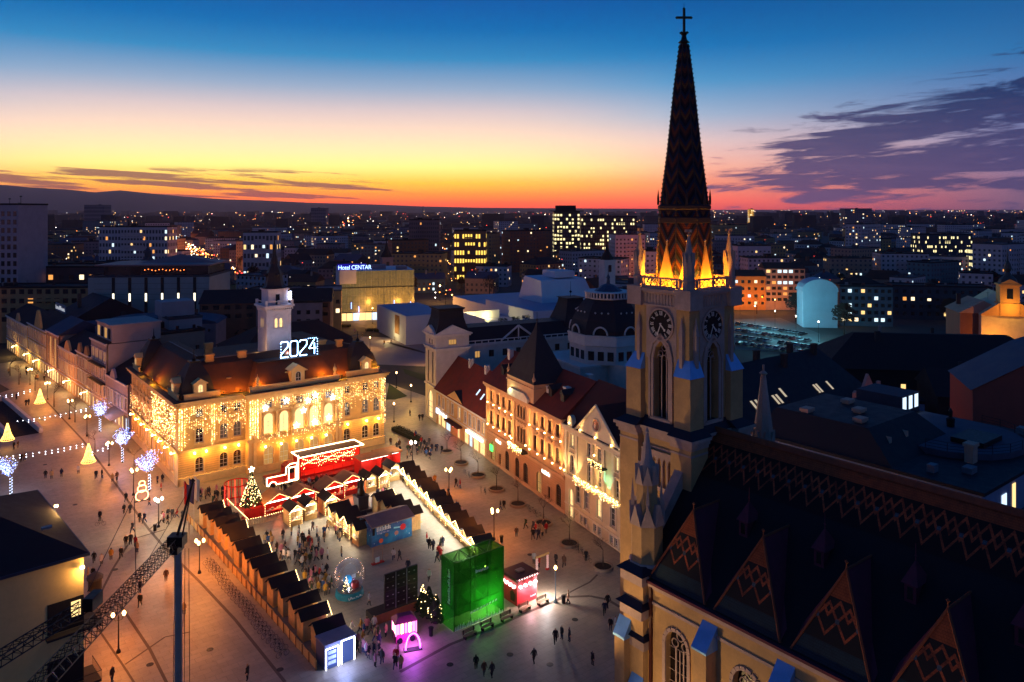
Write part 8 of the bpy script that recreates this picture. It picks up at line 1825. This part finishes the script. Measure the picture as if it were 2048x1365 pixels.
# ---------------------------------------------------------------- people
def body_mesh(pose):
    """one continuous body: joints and radii grown into a skin"""
    if pose == 'walk': hipf, kneef, footf, hipb, kneeb, footb, arm = .0, .16, .26, .0, -.04, -.34, .22
    elif pose == 'stride': hipf, kneef, footf, hipb, kneeb, footb, arm = .0, .1, .14, .0, .02, -.2, .12
    else: hipf, kneef, footf, hipb, kneeb, footb, arm = .0, .03, .02, .0, .0, -.04, .04
    V = [(0, 0, .96), (0, 0, 1.15), (0, -.01, 1.38), (0, 0, 1.5), (0, -.03, 1.62), (0, -.03, 1.74)]
    R = [(.17, .13), (.17, .125), (.17, .12), (.06, .06), (.095, .105), (.07, .08)]
    Ed = [(0, 1), (1, 2), (2, 3), (3, 4), (4, 5)]
    def add(p, r, par): V.append(p); R.append(r if isinstance(r, tuple) else (r, r)); Ed.append((par, len(V)-1)); return len(V)-1
    for s, kn, ft in ((-1, kneef, footf), (1, kneeb, footb)):
        h = add((s*.1, 0, .86), .12, 0); k = add((s*.1, -kn, .5), .085, h); f = add((s*.1, -ft, .1), .06, k); add((s*.11, -ft-.15, .04), .05, f)
    for s in (-1, 1):
        a = arm*s; sh = add((s*.2, 0, 1.40), .075, 2)
        if pose == 'phone' and s > 0: e = add((s*.27, -.05, 1.12), .06, sh); w = add((s*.12, -.3, 1.25), .045, e); add((s*.08, -.36, 1.29), .04, w)
        else: e = add((s*.27, -a*.3, 1.13), .06, sh); w = add((s*.28, -a-.04, .9), .045, e); add((s*.27, -a-.07, .8), .04, w)
    me = bpy.data.meshes.new('person'); me.from_pydata(V, Ed, []); o = bpy.data.objects.new('person_rig', me); COL.objects.link(o)
    md = o.modifiers.new('skin', 'SKIN'); md.use_smooth_shade = True
    for i, sv in enumerate(me.skin_vertices[0].data): sv.radius = R[i]; sv.use_root = (i == 0)
    sd_ = o.modifiers.new('sub', 'SUBSURF'); sd_.levels = 1; sd_.render_levels = 1
    dg = bpy.context.evaluated_depsgraph_get(); ev = o.evaluated_get(dg); nm = bpy.data.meshes.new_from_object(ev); bpy.data.objects.remove(o)
    # coat flare and material regions
    for v in nm.vertices:
        z = v.co.z
        if .62 < z < 1.05 and abs(v.co.x) < .23: k = 1+.28*(1.05-z)/.43; v.co.x *= k; v.co.y *= 1+.18*(1.05-z)/.43
    nm.materials.clear()
    for m in (COATM[0], TROU[0], SKIN, HAIR[0], SHOE): nm.materials.append(m)
    for p in nm.polygons:
        c = p.center; i = 0
        if c.z < .09: i = 4
        elif c.z < .66: i = 1
        elif c.z > 1.50: i = 3 if (c.z > 1.70 or c.y > .0) else 2
        elif c.z < .86 and abs(c.x) > .2: i = 2
        if pose == 'phone' and c.y < -.31 and c.z > 1.2: i = 2
        p.material_index = i; p.use_smooth = True
    return nm
cols = [('black', (24, 23, 27)), ('black', (24, 23, 27)), ('charcoal', (46, 46, 52)), ('navy', (26, 32, 58)), ('dark grey', (64, 64, 68)), ('brown', (84, 58, 40)), ('red', (160, 24, 26)), ('white', (206, 200, 192)), ('beige', (160, 132, 96)), ('green', (42, 62, 40)), ('blue', (40, 76, 130)), ('pink', (186, 110, 126)), ('mustard', (176, 128, 40))]
COATM = [M('coat_%s' % n, c, .85, .12, 3) for n, c in cols]; CNAME = [n for n, c in cols]
TROU = [M('trousers_dark', (24, 25, 32), .9, .1, 3), M('trousers_blue', (48, 60, 86), .9, .1, 3), M('trousers_grey', (78, 76, 74), .9, .1, 3)]
SKIN = M('skin', (196, 148, 118), .6, .05, 3); HAIR = [M('hair_dark', (30, 22, 18), .7, .1, 4), M('hair_brown', (74, 50, 32), .7, .1, 4), M('hat_grey', (100, 98, 100), .8, .1, 4), M('hair_fair', (160, 124, 76), .7, .1, 4)]; SHOE = M('shoe', (28, 26, 26), .6, .1, 3)
BODY = {k: body_mesh(k) for k in ('stand', 'walk', 'stride', 'phone')}
pr_ = random.Random(77); PW = {'stand': 'standing', 'walk': 'walking', 'stride': 'strolling', 'phone': 'holding up a phone'}
def person(p, where, ci=None, pose=None, rz=None, group=None, z=.03):
    pose = pose or pr_.choice(('stand', 'stand', 'walk', 'stride', 'phone')); ci = pr_.randrange(len(cols)) if ci is None else ci
    o = obj('person', BODY[pose], None, (p[0], p[1], z), pr_.uniform(0, 2*pi) if rz is None else rz); s = pr_.uniform(.94, 1.06)*1.06; o.scale = (s*1.08, s*1.08, s)
    for i, m in ((0, COATM[ci]), (1, pr_.choice(TROU)), (3, pr_.choice(HAIR))): o.material_slots[i].link = 'OBJECT'; o.material_slots[i].material = m
    lb = f'person in {CNAME[ci]} coat {PW[pose]} {where}'
    return tag(o, lb, 'person', f'people {where}, {CNAME[ci]} coat, {PW[pose]}')
# people one can pick out on the open paving
one = [((1068, 1326), 'alone on the dim paving below the benches', 1, 'walk'), ((1111, 1287), 'in the trio below the unlit lamp', 0, 'walk'), ((1124, 1279), 'in the trio below the unlit lamp', 2, 'stand'), ((1139, 1284), 'in the trio below the unlit lamp', 4, 'stand'), ((1185, 1332), 'alone beside the church wall', 1, 'phone'), ((952, 1340), 'in the trio at the edge of the dim paving', 0, 'stand'), ((968, 1352), 'in the trio at the edge of the dim paving', 5, 'stride'), ((984, 1356), 'in the trio at the edge of the dim paving', 2, 'stride'),
 ((1137, 1208), 'next to the end bench', 8, 'stride'), ((1215, 1215), 'where the kerb curves to the church', 1, 'walk'), ((1209, 1230), 'where the kerb curves to the church', 3, 'walk'), ((1221, 1262), 'in the small group by the church pier', 1, 'stand'), ((1231, 1260), 'in the small group by the church pier', 7, 'stand'), ((1240, 1330), 'beside the church pier alone', 0, 'stride'),
 ((1033, 1075), 'in the couple on the orange paving', 5, 'stand'), ((1066, 1080), 'in the pair walking by the planter trees', 1, 'walk'), ((1077, 1080), 'in the pair walking by the planter trees', 3, 'walk'), ((1001, 1020), 'in the pair under the palace arches', 2, 'stride'), ((1008, 1020), 'in the pair under the palace arches', 1, 'stride'), ((912, 975), 'in the pair behind the lit row', 1, 'walk'), ((920, 977), 'in the pair behind the lit row', 6, 'stand'), ((1112, 1131), 'beside the striped arch sign', 0, 'stand'), ((1128, 1135), 'beside the striped arch sign', 5, 'walk'), ((1078, 1135), 'before the striped arch sign', 6, 'phone'), ((1068, 1128), 'before the striped arch sign', 7, 'stand'), ((1172, 1123), 'by the planter tree near the church', 1, 'stand'),
 ((787, 1120), 'in the pair before the blue kiosk', 7, 'walk'), ((799, 1122), 'in the pair before the blue kiosk', 4, 'walk'), ((816, 1143), 'alone on the grey paving before the kiosk', 3, 'stand'), ((858, 1162), 'in white trousers beside the video wall', 7, 'walk'), ((738, 1212), 'close beside the snow globe', 7, 'stride'), ((604, 1135), 'alone between huts and globe', 7, 'stand'), ((655, 1120), 'alone near the globe tree', 7, 'stand'), ((683, 1115), 'alone before the middle huts', 8, 'stand'), ((624, 1113), 'in the pair before the middle huts', 9, 'stand'), ((633, 1114), 'in the pair before the middle huts', 3, 'stand'),
 ((200, 1046), 'riding a bicycle', 0, 'stand'), ((188, 1126), 'in the file of four by the column', 0, 'walk'), ((203, 1131), 'in the file of four by the column', 7, 'walk'), ((222, 1121), 'in the file of four by the column', 12, 'stand'), ((242, 1117), 'in the file of four by the column', 1, 'walk'), ((252, 1093), 'in the group of three by the crane jib', 1, 'stand'), ((261, 1090), 'in the group of three by the crane jib', 2, 'stand'), ((271, 1095), 'in the group of three by the crane jib', 6, 'stand'), ((274, 1106), 'bending over near the group of three', 8, 'phone'), ((176, 1160), 'in the pair behind the column', 8, 'stand'), ((186, 1158), 'in the pair behind the column', 0, 'stand'), ((280, 1187), 'in the pair beside the jib', 1, 'stand'), ((280, 1214), 'in the pair beside the jib', 1, 'walk'), ((332, 1163), 'alone beside the mast', 5, 'stand'), ((368, 1230), 'alone by the mast foot walk', 8, 'stand'), ((265, 1066), 'alone near the paving line', 4, 'walk'), ((224, 1365), 'at the edge of the warm paving', 5, 'stand'), ((495, 1362), 'alone on the blue lit paving', 1, 'stand'),
 ((248, 1028), 'in the pair on the dark paving line', 0, 'stand'), ((260, 1028), 'in the pair on the dark paving line', 2, 'stand'), ((279, 1045), 'in the group under the flag lamp', 1, 'stand'), ((289, 1047), 'in the group under the flag lamp', 3, 'walk'), ((299, 1012), 'near the light snowman', 5, 'stride'), ((322, 983), 'beside the glowing tree', 6, 'stand'), ((252, 1004), 'on the dark line above the pair', 0, 'walk'), ((225, 965), 'in the pair crossing the dark line', 8, 'stand'), ((234, 962), 'in the pair crossing the dark line', 5, 'stand'), ((192, 958), 'in the middle of the open paving', 2, 'walk'), ((204, 957), 'in the middle of the open paving', 1, 'stand'), ((157, 948), 'in the pair on the open paving', 7, 'stand'), ((123, 955), 'alone on the open paving', 3, 'stand'), ((91, 958), 'in the trio on the open paving', 0, 'stand'), ((103, 959), 'in the trio on the open paving', 8, 'stand'), ((42, 924), 'in the pair under the drop lights', 1, 'stride'), ((49, 922), 'in the pair under the drop lights', 8, 'stride'), ((28, 900), 'in the pair beside the stair wall', 0, 'stand'), ((36, 897), 'in the pair beside the stair wall', 5, 'stand'), ((52, 812), 'in the pair by the street bell', 0, 'stand'), ((57, 811), 'in the pair by the street bell', 2, 'stand'), ((33, 800), 'alone by the street bell', 3, 'stand'), ((315, 968), 'in the group by the city hall corner', 3, 'stand'), ((325, 966), 'in the group by the city hall corner', 1, 'stand'),
 ((839, 842), 'in the pair near the shop house', 1, 'walk'), ((845, 842), 'in the pair near the shop house', 0, 'walk'), ((871, 903), 'alone before the shop house', 0, 'stand'), ((820, 833), 'alone by the garland cord', 0, 'stand')]
for p, w, c, po in one:
    o = person(P2(*p), w, c, po, None if po != 'walk' else pr_.uniform(-.6, .6)+(pi if pr_.random() < .5 else 0))
    if 'bicycle' in w: o.location.z = .32; o['label'] = 'person in black coat riding a bicycle across the paving'
# crowds: scattered inside areas of the square
def crowd(n, poly, where, cset=None):
    P_ = [P2(*q) for q in poly]; xs, ys = [q[0] for q in P_], [q[1] for q in P_]; got = []
    for _ in range(n*30):
        if len(got) >= n: break
        x, y = pr_.uniform(min(xs), max(xs)), pr_.uniform(min(ys), max(ys)); c = False
        for (a, b_), (c_, d_) in zip(P_, P_[1:]+P_[:1]):
            if (b_ > y) != (d_ > y) and x < (c_-a)*(y-b_)/(d_-b_)+a: c = not c
        if not c or any((x-u)**2+(y-v)**2 < .3 for u, v in got): continue
        got.append((x, y)); person((x, y), where)
crowd(46, [(540, 985), (600, 975), (720, 955), (740, 968), (650, 985), (560, 1000)], 'in the crowd before the show truck')
crowd(16, [(392, 995), (445, 985), (470, 1010), (410, 1030)], 'in the crowd before the light gate')
crowd(12, [(455, 1035), (500, 1060), (480, 1075), (440, 1045)], 'by the corner of the picket fence')
crowd(34, [(520, 1080), (640, 1050), (690, 1080), (620, 1110), (530, 1110)], 'in the lane behind the snow globe')
crowd(16, [(560, 1115), (650, 1120), (610, 1135), (560, 1130)], 'on the grey paving by the huts')
crowd(26, [(600, 1150), (660, 1150), (665, 1195), (620, 1190)], 'in the queue beside the snow globe')
crowd(18, [(690, 1260), (740, 1250), (780, 1275), (740, 1330), (700, 1300)], 'in the queue at the sweet cart')
crowd(8, [(735, 1300), (820, 1310), (800, 1350), (720, 1340)], 'on the violet paving')
crowd(38, [(850, 960), (880, 970), (950, 1070), (905, 1070)], 'along the counters of the lit row')
crowd(10, [(850, 1080), (900, 1090), (880, 1130), (845, 1110)], 'before the scaffold top')
crowd(20, [(760, 890), (840, 870), (860, 910), (790, 925)], 'in the crowd beside the city hall')
crowd(12, [(860, 880), (890, 905), (860, 925), (840, 905)], 'before the shop windows')
crowd(12, [(700, 1000), (760, 1010), (820, 960), (770, 950)], 'between the statue and the red booths')
crowd(8, [(370, 1050), (400, 1040), (330, 1030), (320, 1050)], 'under the flags')
crowd(8, [(770, 660), (690, 660), (740, 690), (800, 690)], 'on the theatre square')
crowd(10, [(0, 745), (90, 740), (110, 770), (20, 780)], 'on the shopping street')
crowd(8, [(1045, 1055), (1085, 1075), (1100, 1065), (1060, 1045)], 'at the cafe by the planter trees')
# ---------------------------------------------------------------- dusk haze over the plain
HZ = True
if HZ:
    b = MB(); b.box(-13500, 13500, -300, 15700, -3, 620)
    hm = bpy.data.materials.new('haze_air'); hm.use_nodes = True; nt = hm.node_tree; nt.nodes.clear(); o_ = nt.nodes.new('ShaderNodeOutputMaterial'); pv = nt.nodes.new('ShaderNodeVolumePrincipled')
    pv.inputs['Color'].default_value = (1.0, .72, .82, 1); pv.inputs['Density'].default_value = 3.8e-5; pv.inputs['Anisotropy'].default_value = .68; nt.links.new(pv.outputs[0], o_.inputs['Volume'])
    stuff(tag(b.build('haze', hm), 'thin mauve evening haze over the town and plain', 'haze'))
